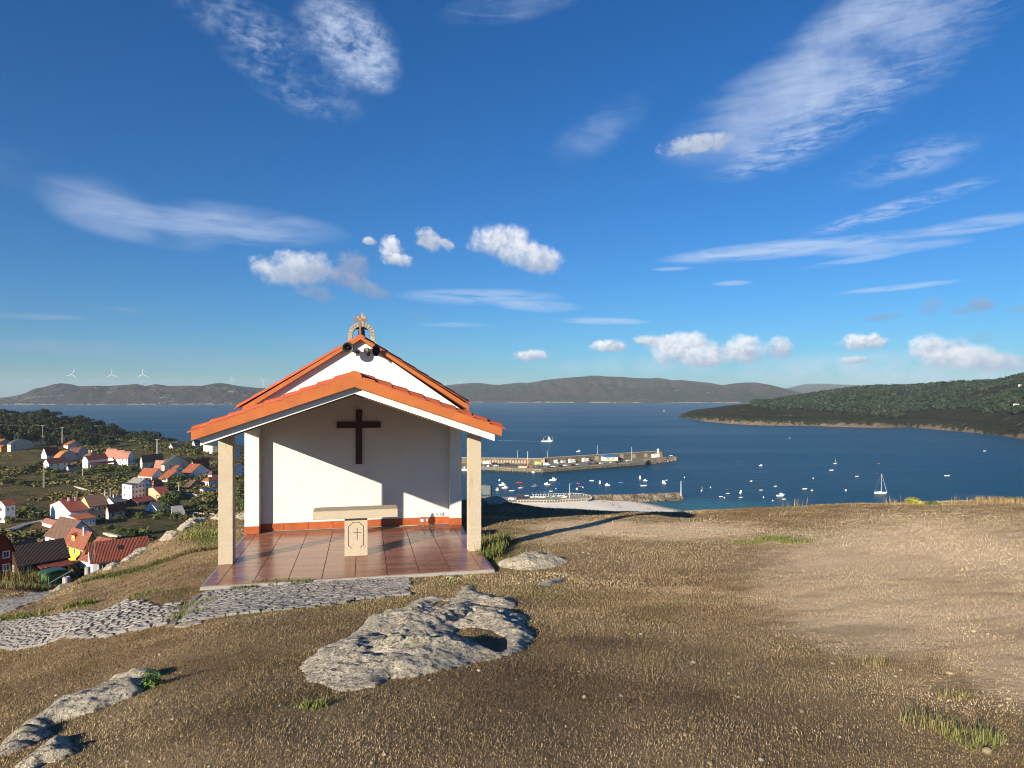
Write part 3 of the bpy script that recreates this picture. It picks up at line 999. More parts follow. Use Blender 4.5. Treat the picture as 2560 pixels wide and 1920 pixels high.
def granite_material():
    m, t, b = new_mat('cut_granite')
    co = t.n('ShaderNodeTexCoord').outputs['Object']
    sp = t.noise(co, 95.0, 3, 0.7)
    big = t.noise(co, 2.4, 4, 0.6)
    st = t.noise(t.mapping(co, scale=(5, 5, 0.8)), 2.0, 6, 0.65)
    c = t.mix(t.mapr(sp, 0.36, 0.58), (0.29, 0.245, 0.175), (0.53, 0.455, 0.34))
    c = t.mix(t.mapr(sp, 0.60, 0.70), c, (0.58, 0.51, 0.41))
    c = t.mix(t.mapr(t.noise(co, 150.0, 2, 0.5), 0.66, 0.72), c, (0.10, 0.085, 0.07))
    c = t.mix(t.math('MULTIPLY', t.mapr(big, 0.5, 0.72), 0.35), c, (0.36, 0.31, 0.23))
    c = t.mix(t.math('MULTIPLY', t.mapr(st, 0.58, 0.74), 0.45), c, (0.20, 0.175, 0.14))
    t.put(b.inputs['Base Color'], c)
    b.inputs['Roughness'].default_value = 0.8
    bp = t.n('ShaderNodeBump')
    bp.inputs['Distance'].default_value = 0.003
    t.put(bp.inputs['Height'], sp)
    t.put(b.inputs['Normal'], bp.outputs[0])
    return m


granite = granite_material()


def floor_tile_material():
    m, t, b = new_mat('porch_floor_tile')
    co = t.n('ShaderNodeTexCoord').outputs['Object']
    rn = t.n('ShaderNodeObjectInfo').outputs['Random']
    off = t.comb(t.math('MULTIPLY', rn, 37.0), t.math('MULTIPLY', rn, 11.0), 0.0)
    va = t.n('ShaderNodeVectorMath', operation='ADD')
    t.put(va.inputs[0], co)
    t.put(va.inputs[1], off)
    g = t.noise(t.mapping(va.outputs[0], scale=(1.6, 22, 1)), 2.5, 5, 0.65)
    c = t.mix(t.mapr(g, 0.3, 0.7), (0.170, 0.066, 0.042), (0.27, 0.122, 0.080))
    c = t.mix(1.0, c, t.comb(*[t.mapr(rn, 0, 1, 0.78, 1.28, False)] * 3), 'MULTIPLY')
    t.put(b.inputs['Base Color'], c)
    t.put(b.inputs['Roughness'], t.mapr(g, 0.3, 0.7, 0.17, 0.30))
    b.inputs['Specular IOR Level'].default_value = 0.5
    bp = t.n('ShaderNodeBump')
    bp.inputs['Distance'].default_value = 0.0006
    t.put(bp.inputs['Height'], g)
    t.put(b.inputs['Normal'], bp.outputs[0])
    return m


floor_tile = floor_tile_material()
baseboard_m = mat('baseboard_tile', (0.37, 0.098, 0.036), 0.35, 0.16, 7.0, rand=0.08, spec=0.5)
grout = mat('tile_grout', (0.20, 0.13, 0.10), 0.9, 0.1, 20.0)
dark_wood = mat('dark_varnished_wood', (0.060, 0.017, 0.010), 0.35, 0.3, 4.0, spec=0.4)

chapel = tag(empty('chapel', CO, CYAW), 'small white hilltop chapel with open porch and orange tiled roofs', 'chapel')
W, UM = 4.72, 2.36
WALLV, DEEP = 3.95, 4.19

g = MB()
g.b2(0, W, 0, DEEP + 0.1, -0.34, -0.012)
slab = g.build('porch_floor', concrete, chapel, bevel=0.008)
g = MB()
g.b2(0.035, W - 0.035, 0.03, DEEP, -0.0115, -0.006)
g.build('grout', grout, slab)
# floor tiles: ten columns of narrow boards
edges = [0.04] + [0.25 + 0.53 * k for k in range(9)] + [W - 0.04]
rowh = 0.1385
tile_mesh = {}
for ci in range(10):
    w_ = edges[ci + 1] - edges[ci] - 0.008
    g = MB()
    g.box((0, 0, 0), (w_, rowh - 0.0075, 0.010), taper=0.992)
    tm = g.build('tile', floor_tile, slab)
    for ri in range(28):
        o = tm if ri == 0 else dup(tm, slab)
        o.location = ((edges[ci] + edges[ci + 1]) / 2, 0.035 + rowh * (ri + 0.5), -0.0045 + random.Random(ci * 40 + ri).uniform(-0.0004, 0.0004))
        o.rotation_euler = (random.Random(ci * 77 + ri).uniform(-0.0012, 0.0012), random.Random(ci * 7 + ri).uniform(-0.0012, 0.0012), 0)

# columns
for u0 in (0.0, W - 0.245):
    g = MB()
    g.b2(u0, u0 + 0.245, 1.335, 1.58, -0.003, 2.33)
    g.build('column', granite, chapel, bevel=0.006)

# walls
RZ = 3.34                                       # porch ridge
def porch_z(u):                                 # underside line of the orange verge
    return 3.136 - 0.3405 * abs(u - UM)


APEX_U, GZ0, GZ1 = 2.44, 2.66, 4.235
g = MB()
g.prism_y([(0, -0.3), (W, -0.3), (W, GZ0), (APEX_U, GZ1), (0, GZ0)], DEEP, 11.0)
wall = g.build('wall', plaster_in, chapel)
g = MB()                                        # gable front over the porch roof, carried by the two wall ends
for a, b_u in ((0, UM), (UM, W)):
    za, zb = (3.10 - 0.346 * abs(q - UM) for q in (a, b_u))
    top = [(b_u, GZ0 + (GZ1 - GZ0) * (1 - abs(b_u - APEX_U) / (APEX_U if b_u < APEX_U else W - APEX_U))), (a, GZ0 + (GZ1 - GZ0) * (1 - abs(a - APEX_U) / (APEX_U if a < APEX_U else W - APEX_U)))]
    if a < APEX_U < b_u:
        top.insert(1, (APEX_U, GZ1))
    g.prism_y([(a, za), (b_u, zb)] + top, WALLV, DEEP - 0.002)
g.build('gable', plaster, chapel)
for a, b_u in ((0, 0.30), (W - 0.27, W)):
    g = MB()
    g.b2(a, b_u, WALLV + 0.001, DEEP - 0.003, -0.01, 2.34)
    g.build('wall_end', plaster, chapel, bevel=0.008)
# baseboard tiles
bb = empty('baseboard', (0, 0, 0), 0, chapel)
def bb_tile(x0, x1, y, thick=0.014):
    g = MB()
    g.b2(x0 + 0.002, x1 - 0.002, y - thick, y, 0.002, 0.165)
    return g.build('tile', baseboard_m, bb, bevel=0.003)


us = [0.30] + [0.78 + 0.53 * k for k in range(7)] + [W - 0.27]
for k in range(len(us) - 1):
    bb_tile(us[k], us[k + 1], DEEP)
bb_tile(0.0, 0.30, WALLV)
bb_tile(W - 0.27, W, WALLV)
for x, s in ((0.30, 1), (W - 0.27, -1)):
    g = MB()
    g.b2(min(x, x + s * 0.014), max(x, x + s * 0.014), WALLV, DEEP - 0.016, 0.002, 0.165)
    g.build('tile', baseboard_m, bb)

# porch roof: white slab, orange verge, stepped tiles, ridge cap
def slope_poly(l, r, zc_lo, zc_hi, s_lo, s_hi, uc=UM):
    """cross-section of a two-sided roof band between a lower and an upper line"""
    return [(l, zc_lo - s_lo * (uc - l)), (uc, zc_lo), (r, zc_lo - s_lo * (r - uc)), (r, zc_hi - s_hi * (r - uc)), (uc, zc_hi), (l, zc_hi - s_hi * (uc - l))]


def band(name, l, r, lo, hi, s_lo, s_hi, v0, v1, material, parent, uc=UM, bevel=0.0):
    g = MB()
    for a, b_ in ((l, uc), (uc, r)):
        if a < uc:
            p = [(a, lo - s_lo * (uc - a)), (uc, lo), (uc, hi), (a, hi - s_hi * (uc - a))]
        else:
            p = [(uc, lo), (b_, lo - s_lo * (b_ - uc)), (b_, hi - s_hi * (b_ - uc)), (uc, hi)]
        g.prism_y(p, v0, v1)
    return g.build(name, material, parent, bevel=bevel)


porch_roof = band('porch_roof', -0.015, 4.735, 3.025, 3.19, 0.347, 0.345, 0.10, WALLV - 0.003, plaster, chapel)
ceil_m = mat('added_ceiling_lining', (0.16, 0.095, 0.06), 0.7, 0.2, 3.0)  # unseen dark brown lining, added to reduce bounce on the upper wall
band('ceiling_lining', 0.30, 4.45, 3.005, 3.022, 0.347, 0.347, 0.25, WALLV - 0.01, ceil_m, porch_roof)
band('verge', -0.12, 4.84, 3.136, 3.335, 0.3405, 0.366, -0.02, 0.098, terracotta, porch_roof)


def tile_course(parent, uc, side, u_lo, u_hi, z_lo, z_hi, v0, v1, thick, first_w=0.22, lip=0.03, material=None):
    """one course of roof tiles: the end tile on the verge on its own, the rest of the course as one piece of curved tiles"""
    material = material or tile_clay
    g = MB()
    p = [(u_lo, z_lo), (u_hi, z_hi), (u_hi, z_hi + thick), (u_lo, z_lo + thick + lip)]
    if side > 0:
        p = [(2 * uc - q[0], q[1]) for q in p][::-1]
    g.prism_y(p, v0, v0 + first_w)
    g.build('tile', material, parent)
    g = MB()
    n = int((v1 - v0 - first_w) / 0.21)
    for k in range(n):
        va = v0 + first_w + 0.005 + k * (v1 - v0 - first_w) / n
        vb = va + (v1 - v0 - first_w) / n - 0.01
        prof = [(va, 0), (va + (vb - va) * 0.25, 0.045), (va + (vb - va) * 0.5, 0.06), (va + (vb - va) * 0.75, 0.045), (vb, 0)]
        vs = []
        for uu, zz in ((u_lo, z_lo + lip), (u_hi, z_hi)):
            uu = 2 * uc - uu if side > 0 else uu
            vs += [(uu, a, zz + h) for a, h in prof] + [(uu, a, zz + h + 0.014) for a, h in prof]
        fs = []
        for i in range(4):
            fs += [(i, i + 1, i + 6, i + 5)[::-1], (5 + i, 6 + i, 16 + i, 15 + i), (10 + i, 15 + i, 16 + i, 11 + i), (i, 10 + i, 11 + i, i + 1)]
        g.add(vs, fs)
    return g


for side in (-1, 1):
    allc = MB()
    n = 9
    for k in range(n):
        ua = -0.19 + k * (UM - 0.06 + 0.19) / n
        ub = ua + (UM + 0.13) / n + 0.05
        zl = 3.335 - 0.366 * (UM - max(ua, -0.12)) - (0.366 * (-0.12 - ua) if ua < -0.12 else 0) + 0.002
        zh = 3.335 - 0.366 * (UM - ub) + 0.002
        c = tile_course(porch_roof, UM, side, ua, ub, zl, zh, -0.005 if k else 0.03, WALLV - 0.02, 0.004, lip=0.026)
        allc.add(c.v, c.f)
    tag(allc.build('roof_tiles', tile_clay, porch_roof), kind='stuff')
g = MB()
pr = [(UM + 0.125 * math.cos(a), 3.285 + 0.115 * math.sin(a)) for a in np.linspace(0, math.pi, 11)]
g.prism_y(pr[::1], -0.025, WALLV - 0.004)
g.build('ridge_cap', terracotta, porch_roof)

# main roof
main_roof = band('main_roof', -0.02, 4.86, GZ1 + 0.004, GZ1 + 0.072, 0.6515, 0.632, WALLV - 0.13, 11.15, terracotta, chapel, uc=APEX_U)
g = MB()
for l, r in ((-0.15, 0.0), (W, 4.89)):
    g.b2(l, r, WALLV - 0.06, 11.0, 2.55, 2.665)
g.build('eaves', terracotta, chapel)
for side in (-1, 1):
    allc = MB()
    n = 8
    hw = APEX_U + 0.20 if side < 0 else (W - APEX_U) + 0.20
    for k in range(n):
        ua = APEX_U - hw + k * hw / n
        ub = min(ua + hw / n + 0.06, APEX_U - 0.01)
        s0, z0 = 0.612, GZ1 + 0.075
        zl, zh = z0 - s0 * (APEX_U - ua), z0 - s0 * (APEX_U - ub)
        c = tile_course(main_roof, APEX_U, side, ua, ub, zl, zh, WALLV - 0.09, 11.1, 0.003, lip=0.02)
        allc.add(c.v, c.f)
    tag(allc.build('roof_tiles', tile_clay, main_roof), kind='stuff')
g = MB()
pr = [(APEX_U + 0.10 * math.cos(a), GZ1 + 0.03 + 0.085 * math.sin(a)) for a in np.linspace(0, math.pi, 9)]
g.prism_y(pr, WALLV - 0.08, 11.1)
g.build('ridge_cap', tile_clay, main_roof)


# bell arch on the ridge
def lichen_stone():
    m, t, b = new_mat('lichen_granite')
    co = t.n('ShaderNodeTexCoord').outputs['Object']
    n1, n2, n3 = t.noise(co, 5, 6, 0.65), t.noise(co, 26, 4, 0.7), t.noise(co, 9, 5, 0.6)
    c = t.mix(t.mapr(n2, 0.3, 0.7), (0.20, 0.17, 0.13), (0.44, 0.39, 0.31))
    c = t.mix(t.mapr(n1, 0.55, 0.66), c, (0.50, 0.47, 0.40))
    c = t.mix(t.mapr(n3, 0.60, 0.70), c, (0.30, 0.20, 0.03))
    t.put(b.inputs['Base Color'], c)
    b.inputs['Roughness'].default_value = 0.9
    bp = t.n('ShaderNodeBump')
    bp.inputs['Distance'].default_value = 0.012
    t.put(bp.inputs['Height'], n2)
    t.put(b.inputs['Normal'], bp.outputs[0])
    return m


lichen = lichen_stone()
BV = 9.9                                        # how far back the arch stands
BU = 2.44
g = MB()
zc = 4.86                                       # centre of the arch
for k in range(12):
    a0, a1 = math.pi * k / 12 + 0.012, math.pi * (k + 1) / 12 - 0.012
    p = [(BU + 0.27 * math.cos(a0), zc + 0.27 * math.sin(a0)), (BU + 0.41 * math.cos(a0), zc + 0.41 * math.sin(a0)),
         (BU + 0.41 * math.cos(a1), zc + 0.41 * math.sin(a1)), (BU + 0.27 * math.cos(a1), zc + 0.27 * math.sin(a1))]
    g.prism_y(p, BV - 0.14, BV + 0.14)
for s in (-1, 1):
    g.b2(BU + s * 0.34 - 0.07, BU + s * 0.34 + 0.07, BV - 0.135, BV + 0.135, 4.30, zc)
    g.b2(BU + s * 0.37 - 0.11, BU + s * 0.37 + 0.11, BV - 0.17, BV + 0.17, 4.05, 4.66)
arch = g.build('bell_arch', lichen, chapel, bevel=0.008)
g = MB()
g.b2(BU - 0.065, BU + 0.065, BV - 0.06, BV + 0.06, zc + 0.395, zc + 0.68)
g.b2(BU - 0.135, BU + 0.135, BV - 0.055, BV + 0.055, zc + 0.515, zc + 0.605)
g.build('stone_cross', lichen, arch, bevel=0.01)

bell_m = mat('dark_bronze', (0.035, 0.032, 0.028), 0.45, 0.3, 8.0, metal=0.8)
bell = tag(empty('bell', chap(BU, BV, zc + 0.02), CYAW), 'dark bell hanging inside the round stone arch on the chapel ridge', 'bell')
g = MB()
g.lathe([(0.0, 0.17), (0.07, 0.165), (0.10, 0.12), (0.105, 0.0), (0.13, -0.13), (0.185, -0.215), (0.18, -0.225), (0.12, -0.13)], n=20)
g.build('bell_body', bell_m, bell, smooth=True)
g = MB()
g.b2(-0.265, 0.265, -0.035, 0.035, 0.17, 0.235)
g.tube((0, 0, 0.17), (0, 0, 0.12), 0.02)
g.build('yoke', bell_m, bell)
g = MB()
g.tube((0, 0, 0.1), (0, 0, -0.24), 0.012)
g.lathe([(0, -0.29), (0.03, -0.26), (0.03, -0.235), (0, -0.21)], n=10)
g.build('clapper', bell_m, bell)

# brown cross standing on the gable point
rust = mat('weathered_brown_wood', (0.235, 0.125, 0.085), 0.75, 0.2, 9.0, 0.003, 40.0)
xr = tag(empty('gable_cross', chap(2.43, WALLV - 0.02, GZ1 + 0.07), CYAW), 'slim brown cross standing on the point of the chapel gable', 'cross')
g = MB()
g.b2(-0.024, 0.024, -0.02, 0.02, 0.0, 0.51)
g.build('upright', rust, xr, bevel=0.003)
g = MB()
g.b2(-0.155, 0.155, -0.024, 0.024, 0.35, 0.405)
g.build('crossbar', rust, xr, bevel=0.003)
g = MB()
g.lathe([(0.0, 0.006), (0.011, 0.004), (0.012, 0.0)], (0, -0.0245, 0.378), n=10, axis=(0, -1, 0))
g.build('stud', mat('pale_metal', (0.6, 0.58, 0.55), 0.4, 0.1, metal=0.3), xr)

# dark cross on the porch wall
xw = tag(empty('wall_cross', chap(2.40, DEEP, 0.0), CYAW), 'large dark brown wooden cross on the back wall of the porch', 'cross')
g = MB()
g.b2(-0.070, 0.070, -0.062, -0.004, 1.44, 2.665)
g.build('upright', dark_wood, xw, bevel=0.004)
g = MB()
g.b2(-0.485, 0.485, -0.066, -0.008, 2.258, 2.395)
g.build('crossbar', dark_wood, xw, bevel=0.004)

# horn loudspeakers
horn_out = mat('black_horn', (0.024, 0.024, 0.024), 0.35, 0.1, spec=0.5)
horn_grey = mat('dark_grey_metal', (0.10, 0.095, 0.09), 0.45, 0.15, metal=0.3)


def horn(u, v, w, yaw, pitch, label, mount):
    e = tag(empty('horn_loudspeaker', chap(u, v, w), CYAW), label, 'loudspeaker', 'horn loudspeakers under the chapel gable')
    ax = Vector((math.sin(yaw) * math.cos(pitch), -math.cos(yaw) * math.cos(pitch), math.sin(pitch)))
    g = MB()
    pts = [(0.022, -0.20), (0.028, -0.15), (0.042, -0.09), (0.066, -0.035), (0.100, 0.0), (0.122, 0.012), (0.126, 0.008), (0.104, -0.012), (0.072, -0.045), (0.050, -0.095), (0.036, -0.15), (0.034, -0.20), (0.0, -0.20)]
    g.lathe(pts, n=24, axis=ax)
    g.build('horn', horn_out, e, smooth=True)
    g = MB()
    g.lathe([(0.0, -0.335), (0.040, -0.33), (0.048, -0.31), (0.048, -0.22), (0.036, -0.20)], n=16, axis=ax)
    g.build('driver', horn_grey, e, smooth=True)
    g = MB()
    g.lathe([(0.0, 0.0), (0.014, -0.004), (0.022, -0.03), (0.012, -0.09)], n=12, axis=ax)
    g.build('phasing_plug', horn_grey, e, smooth=True)
    g = MB()
    q = ax * -0.24
    m_ = Vector(mount)
    g.tube(q + Vector((0, 0, -0.05)), m_ + Vector((0, 0.0, -0.01)), 0.012)
    g.tube(q + Vector((0, 0, -0.06)), q + Vector((0, 0, 0.055)), 0.013)
    g.box(m_, (0.07, 0.012, 0.10))
    g.build('bracket', horn_grey, e)
    return e


horn(2.17, WALLV - 0.36, 4.035, R(-14), R(-2), 'round black horn loudspeaker facing the viewer under the gable point', (0.20, 0.352, -0.10))
horn(2.77, WALLV - 0.30, 3.985, R(46), R(-3), 'black horn loudspeaker turned aside, its grey cone seen from the side', (-0.16, 0.292, -0.06))


# altar
def altar_leg():
    g = MB()
    g.b2(-0.208, 0.208, 0, 0.22, 0, 0.718)
    o = g.build('leg', granite, altar)
    c = MB()
    d = 0.016

    def stroke(x0, z0, x1, z1, w_=0.011):
        L = math.hypot(x1 - x0, z1 - z0)
        a = math.atan2(z1 - z0, x1 - x0)
        c.box(((x0 + x1) / 2, 0.0, (z0 + z1) / 2), (L + w_ * 0.6, 2 * d, w_), ry=-a)
    fr = [(-0.06, 0.625), (-0.075, 0.60), (-0.10, 0.578), (-0.128, 0.562), (-0.135, 0.545), (-0.135, 0.20), (-0.128, 0.185), (-0.105, 0.178), (-0.09, 0.16), (-0.085, 0.142)]
    for s in (1, -1):
        for p, q in zip(fr[:-1], fr[1:]):
            stroke(p[0] * s, p[1], q[0] * s, q[1])
    stroke(-0.06, 0.625, 0.06, 0.625, 0.010)
    stroke(0.02, 0.30, 0.02, 0.52, 0.013)
    stroke(-0.055, 0.435, 0.095, 0.435, 0.010)
    cut = c.build('cutter', mat('carved_groove', (0.15, 0.115, 0.075), 0.9, 0.2), altar)
    md = o.modifiers.new('engrave', 'BOOLEAN')
    md.object = cut
    md.operation = 'DIFFERENCE'
    md.solver = 'EXACT'
    md.material_mode = 'TRANSFER'
    md.use_self = True
    dg = bpy.context.evaluated_depsgraph_get()
    dg.update()
    me2 = bpy.data.meshes.new_from_object(o.evaluated_get(dg))
    o.modifiers.clear()
    o.data = me2
    bpy.data.objects.remove(cut)
    o.location = (0, 0.13, 0)
    return o


altar = tag(empty('altar', chap(2.37, 1.33, 0.003), CYAW), 'tan granite altar table with a carved leg on the porch floor', 'altar')
altar_leg()
g = MB()
g.b2(-0.765, 0.765, 0, 0.47, 0.720, 0.873)
g.build('tabletop', granite, altar, bevel=0.007)

# bottles, socket
clear = mat('clear_plastic', (0.95, 0.97, 0.98), 0.05, 0.0, transmission=1.0, ior=1.2, spec=0.5)
water_m = mat('bottled_water', (0.9, 0.94, 0.96), 0.02, 0.0, transmission=1.0, ior=1.33)
label_m = mat('bottle_label', (0.72, 0.74, 0.76), 0.5, 0.15, 40.0)
cap_m = mat('bottle_cap', (0.75, 0.76, 0.78), 0.4, 0.05)


def bottle(u, v, h, label):
    e = tag(empty('water_bottle', chap(u, v, 0.002), CYAW), label, 'bottle', 'plastic bottles on the porch floor')
    r = 0.042
    g = MB()
    g.lathe([(0, 0.004), (r * 0.8, 0.0), (r, 0.02), (r, h * 0.24), (r * 0.93, h * 0.27), (r, h * 0.30), (r, h * 0.62), (r * 0.8, h * 0.76), (0.016, h * 0.89), (0.014, h * 0.94), (0, h * 0.94)], n=18)
    g.build('body', clear, e, smooth=True)
    g = MB()
    g.lathe([(0.0155, h * 0.925), (0.0155, h), (0, h)], n=14)
    g.build('cap', cap_m, e)
    g = MB()
    g.lathe([(r + 0.001, h * 0.33), (r + 0.001, h * 0.50)], n=18)
    g.build('paper_label', label_m, e, smooth=True)
    return e


bottle(3.82, 3.98, 0.335, 'clear plastic water bottle by the porch baseboard, the taller of two')
bottle(3.915, 4.04, 0.315, 'clear plastic bottle behind the taller one by the porch baseboard')

sock = tag(empty('socket_outlet', chap(4.22, DEEP, 0.235), CYAW), 'white double socket outlet just above the porch baseboard', 'socket')
white_pl = mat('white_plastic', (0.72, 0.72, 0.71), 0.35, 0.02)
black_pl = mat('black_plastic', (0.02, 0.02, 0.02), 0.4, 0.1)
g = MB()
g.b2(-0.095, 0.085, -0.045, -0.001, -0.038, 0.038)
g.build('casing', white_pl, sock, bevel=0.008)
for x in (-0.05, 0.035):
    g = MB()
    g.lathe([(0.0, 0.004), (0.022, 0.004), (0.026, 0.0)], (x, -0.0455, 0), n=14, axis=(0, -1, 0))
    o = g.build('socket', mat('grey_plastic', (0.35, 0.36, 0.37), 0.4, 0.05), sock)
    g = MB()
    g.lathe([(0.0, 0.001), (0.011, 0.001), (0.011, 0.0)], (x, -0.0497, 0), n=10, axis=(0, -1, 0))
    g.build('hole', black_pl, o)
g = MB()
g.box((0, 0, 0.006), (0.42, 0.035, 0.010), 0.08)
stick = g.build('wood_strip', mat('pale_wood', (0.62, 0.47, 0.30), 0.7, 0.1), None, loc=chap(3.52, 4.10, 0.002), rz=CYAW)
tag(stick, 'thin pale strip of wood lying along the porch baseboard', 'wood strip')

# ------------------------------------------------------------------ paths of granite setts
def gpick(px, py):
    return pick(px, py, ground, 1.8, 44, 2500)


def gpoly(pts):
    return [gpick(*p)[:2] for p in pts]


def sett_material():
    m, t, b = new_mat('granite_sett')
    co = t.n('ShaderNodeTexCoord').outputs['Object']
    rn = t.n('ShaderNodeObjectInfo').outputs['Random']
    va = t.n('ShaderNodeVectorMath', operation='ADD')
    t.put(va.inputs[0], co)
    t.put(va.inputs[1], t.comb(t.math('MULTIPLY', rn, 9.0), t.math('MULTIPLY', rn, 31.0), rn))
    n = t.noise(va.outputs[0], 45, 5, 0.7)
    n2 = t.noise(va.outputs[0], 9, 4, 0.6)
    c = t.mix(t.mapr(n, 0.3, 0.7), (0.155, 0.145, 0.133), (0.32, 0.302, 0.28))
    c = t.mix(t.mapr(n2, 0.55, 0.75), c, (0.20, 0.18, 0.15))
    c = t.mix(1.0, c, t.comb(*[t.mapr(rn, 0, 1, 0.82, 1.18, False)] * 3), 'MULTIPLY')
    t.put(b.inputs['Base Color'], c)
    b.inputs['Roughness'].default_value = 0.85
    bp = t.n('ShaderNodeBump')
    bp.inputs['Distance'].default_value = 0.012
    t.put(bp.inputs['Height'], n)
    t.put(b.inputs['Normal'], bp.outputs[0])
    return m


sett_m = sett_material()
bed_m = mat('sett_joint_soil', (0.075, 0.062, 0.045), 0.95, 0.3, 20, 0.01, 30.0, spec=0.1)


def sett_shape(sx, sy, rs):
    """worn stone: a low block with an uneven rounded top"""
    j = lambda a: a * (1 + rs.uniform(-0.10, 0.10))
    h = 0.03
    lo = [(-j(sx), -j(sy), -0.05), (j(sx), -j(sy), -0.05), (j(sx), j(sy), -0.05), (-j(sx), j(sy), -0.05)]
    mi = [(p[0], p[1], rs.uniform(0.012, 0.02)) for p in lo]
    to = [(p[0] * 0.76, p[1] * 0.80, h + rs.uniform(-0.004, 0.006)) for p in lo]
    fs = [(8, 9, 10, 11)]
    for a in (0, 4):
        fs += [(a + i, a + (i + 1) % 4, a + 4 + (i + 1) % 4, a + 4 + i) for i in range(4)]
    return lo + mi + to, fs


PATHS = []


def sett_path(px_poly, ang, sx, sy, seed, origin=None, limit=300, sag=0.0):
    poly = gpoly(px_poly)
    PATHS.append(poly)
    P = np.array(poly)
    x0, y0 = P.min(0)
    x1, y1 = P.max(0)
    # bed
    xs, ys = np.arange(x0, x1 + 0.13, 0.13), np.arange(y0, y1 + 0.13, 0.13)
    X, Y = np.meshgrid(xs, ys, indexing='ij')
    d = in_poly(X, Y, poly)
    Z = ground(X, Y) + 0.010 - 0.12 * sstep(0.02, -0.14, d)
    me = fast_mesh('cobbled_path', np.stack([X, Y, Z], -1).reshape(-1, 3), grid_faces(len(xs), len(ys)), smooth=True)
    path = tag(link_mesh('cobbled_path', me, bed_m), kind='structure')
    rs = random.Random(seed)
    protos = []
    for k in range(7):
        v, f = sett_shape(sx / 2 * 0.93, sy / 2 * 0.90, rs)
        g = MB()
        g.add(v, f)
        o = g.build('cobblestone', sett_m, path)
        protos.append(o)
    ca, sa = math.cos(ang), math.sin(ang)
    span = math.hypot(x1 - x0, y1 - y0)
    mx, my = (x0 + x1) / 2, (y0 + y1) / 2
    spots = []
    n1, n2 = int(span / sx / 2) + 3, int(span / sy / 2) + 3
    for b_ in range(-n2, n2):
        sh = rs.uniform(0, 1)
        for a_ in range(-n1, n1):
            u, v = (a_ + sh + rs.uniform(-0.07, 0.07)) * sx, (b_ + rs.uniform(-0.05, 0.05)) * sy
            spots.append((mx + u * ca - v * sa, my + u * sa + v * ca))
    S = np.array(spots)
    dd = in_poly(S[:, 0], S[:, 1], poly)
    keep = dd > 0.02
    uu, vv = to_chap(S[:, 0], S[:, 1])
    keep &= ~((uu > -0.04) & (uu < 4.76) & (vv > -0.07))
    S = S[keep]
    S = S[np.argsort(np.hypot(S[:, 0], S[:, 1]))]
    zs = ground(S[:, 0], S[:, 1])
    e = 0.15
    sxn = (ground(S[:, 0] + e, S[:, 1]) - ground(S[:, 0] - e, S[:, 1])) / (2 * e)
    syn = (ground(S[:, 0], S[:, 1] + e) - ground(S[:, 0], S[:, 1] - e)) / (2 * e)
    rest_v, rest_f, nb = [], [], 0
    used = set()
    for k in range(len(S)):
        nrm = Vector((-sxn[k] + rs.uniform(-0.03, 0.03), -syn[k] + rs.uniform(-0.03, 0.03), 1)).normalized()
        q = nrm.to_track_quat('Z', 'Y').to_matrix() @ Matrix.Rotation(0, 3, 'Z')
        # turn the block so that its long side runs along the row
        xdir = Vector((ca, sa, 0))
        xdir = (xdir - nrm * xdir.dot(nrm)).normalized()
        ydir = nrm.cross(xdir)
        M = Matrix((xdir, ydir, nrm)).transposed()
        M = M @ Matrix.Rotation(rs.uniform(-0.03, 0.03), 3, 'Z')
        loc = Vector((S[k, 0], S[k, 1], zs[k] + rs.uniform(-0.006, 0.006)))
        pi = rs.randrange(7)
        if k < limit:
            if pi not in used:
                o = protos[pi]
                used.add(pi)
            else:
                o = dup(protos[pi], path)
            o.rotation_mode = 'XYZ'
            o.location = loc
            o.rotation_euler = M.to_euler()
        else:
            me2 = protos[pi].data
            for vv_ in me2.vertices:
                rest_v.append(M @ vv_.co + loc)
            for p_ in me2.polygons:
                rest_f.append(tuple(nb + i for i in p_.vertices))
            nb += len(me2.vertices)
    for i, o in enumerate(protos):
        if i not in used:
            bpy.data.objects.remove(o)
    if rest_v:
        me3 = bpy.data.meshes.new('far_cobblestones')
        me3.from_pydata(rest_v, [], rest_f)
        tag(link_mesh('far_cobblestones', me3, sett_m, path), kind='stuff')
    return path


sett_path([(528, 1478), (700, 1466), (860, 1452), (1022, 1441), (1022, 1489), (900, 1502), (760, 1521), (640, 1533), (505, 1552), (448, 1556), (478, 1517), (500, 1484)], CYAW + R(2), 0.125, 0.082, 5)
sett_path([(-160, 1572), (0, 1555), (100, 1544), (250, 1529), (380, 1515), (462, 1508), (448, 1530), (425, 1558), (398, 1568), (250, 1598), (100, 1617), (0, 1622), (-160, 1640)], R(4), 0.135, 0.085, 8)
sett_path([(-60, 1508), (0, 1501), (60, 1494), (115, 1481), (128, 1481), (122, 1490), (100, 1501), (55, 1519), (10, 1535), (-60, 1541)], R(30), 0.2, 0.13, 12)

# kerb stones
kerb_m = mat('kerb_stone', (0.23, 0.20, 0.17), 0.9, 0.25, 8, 0.01, 30.0, rand=0.1)


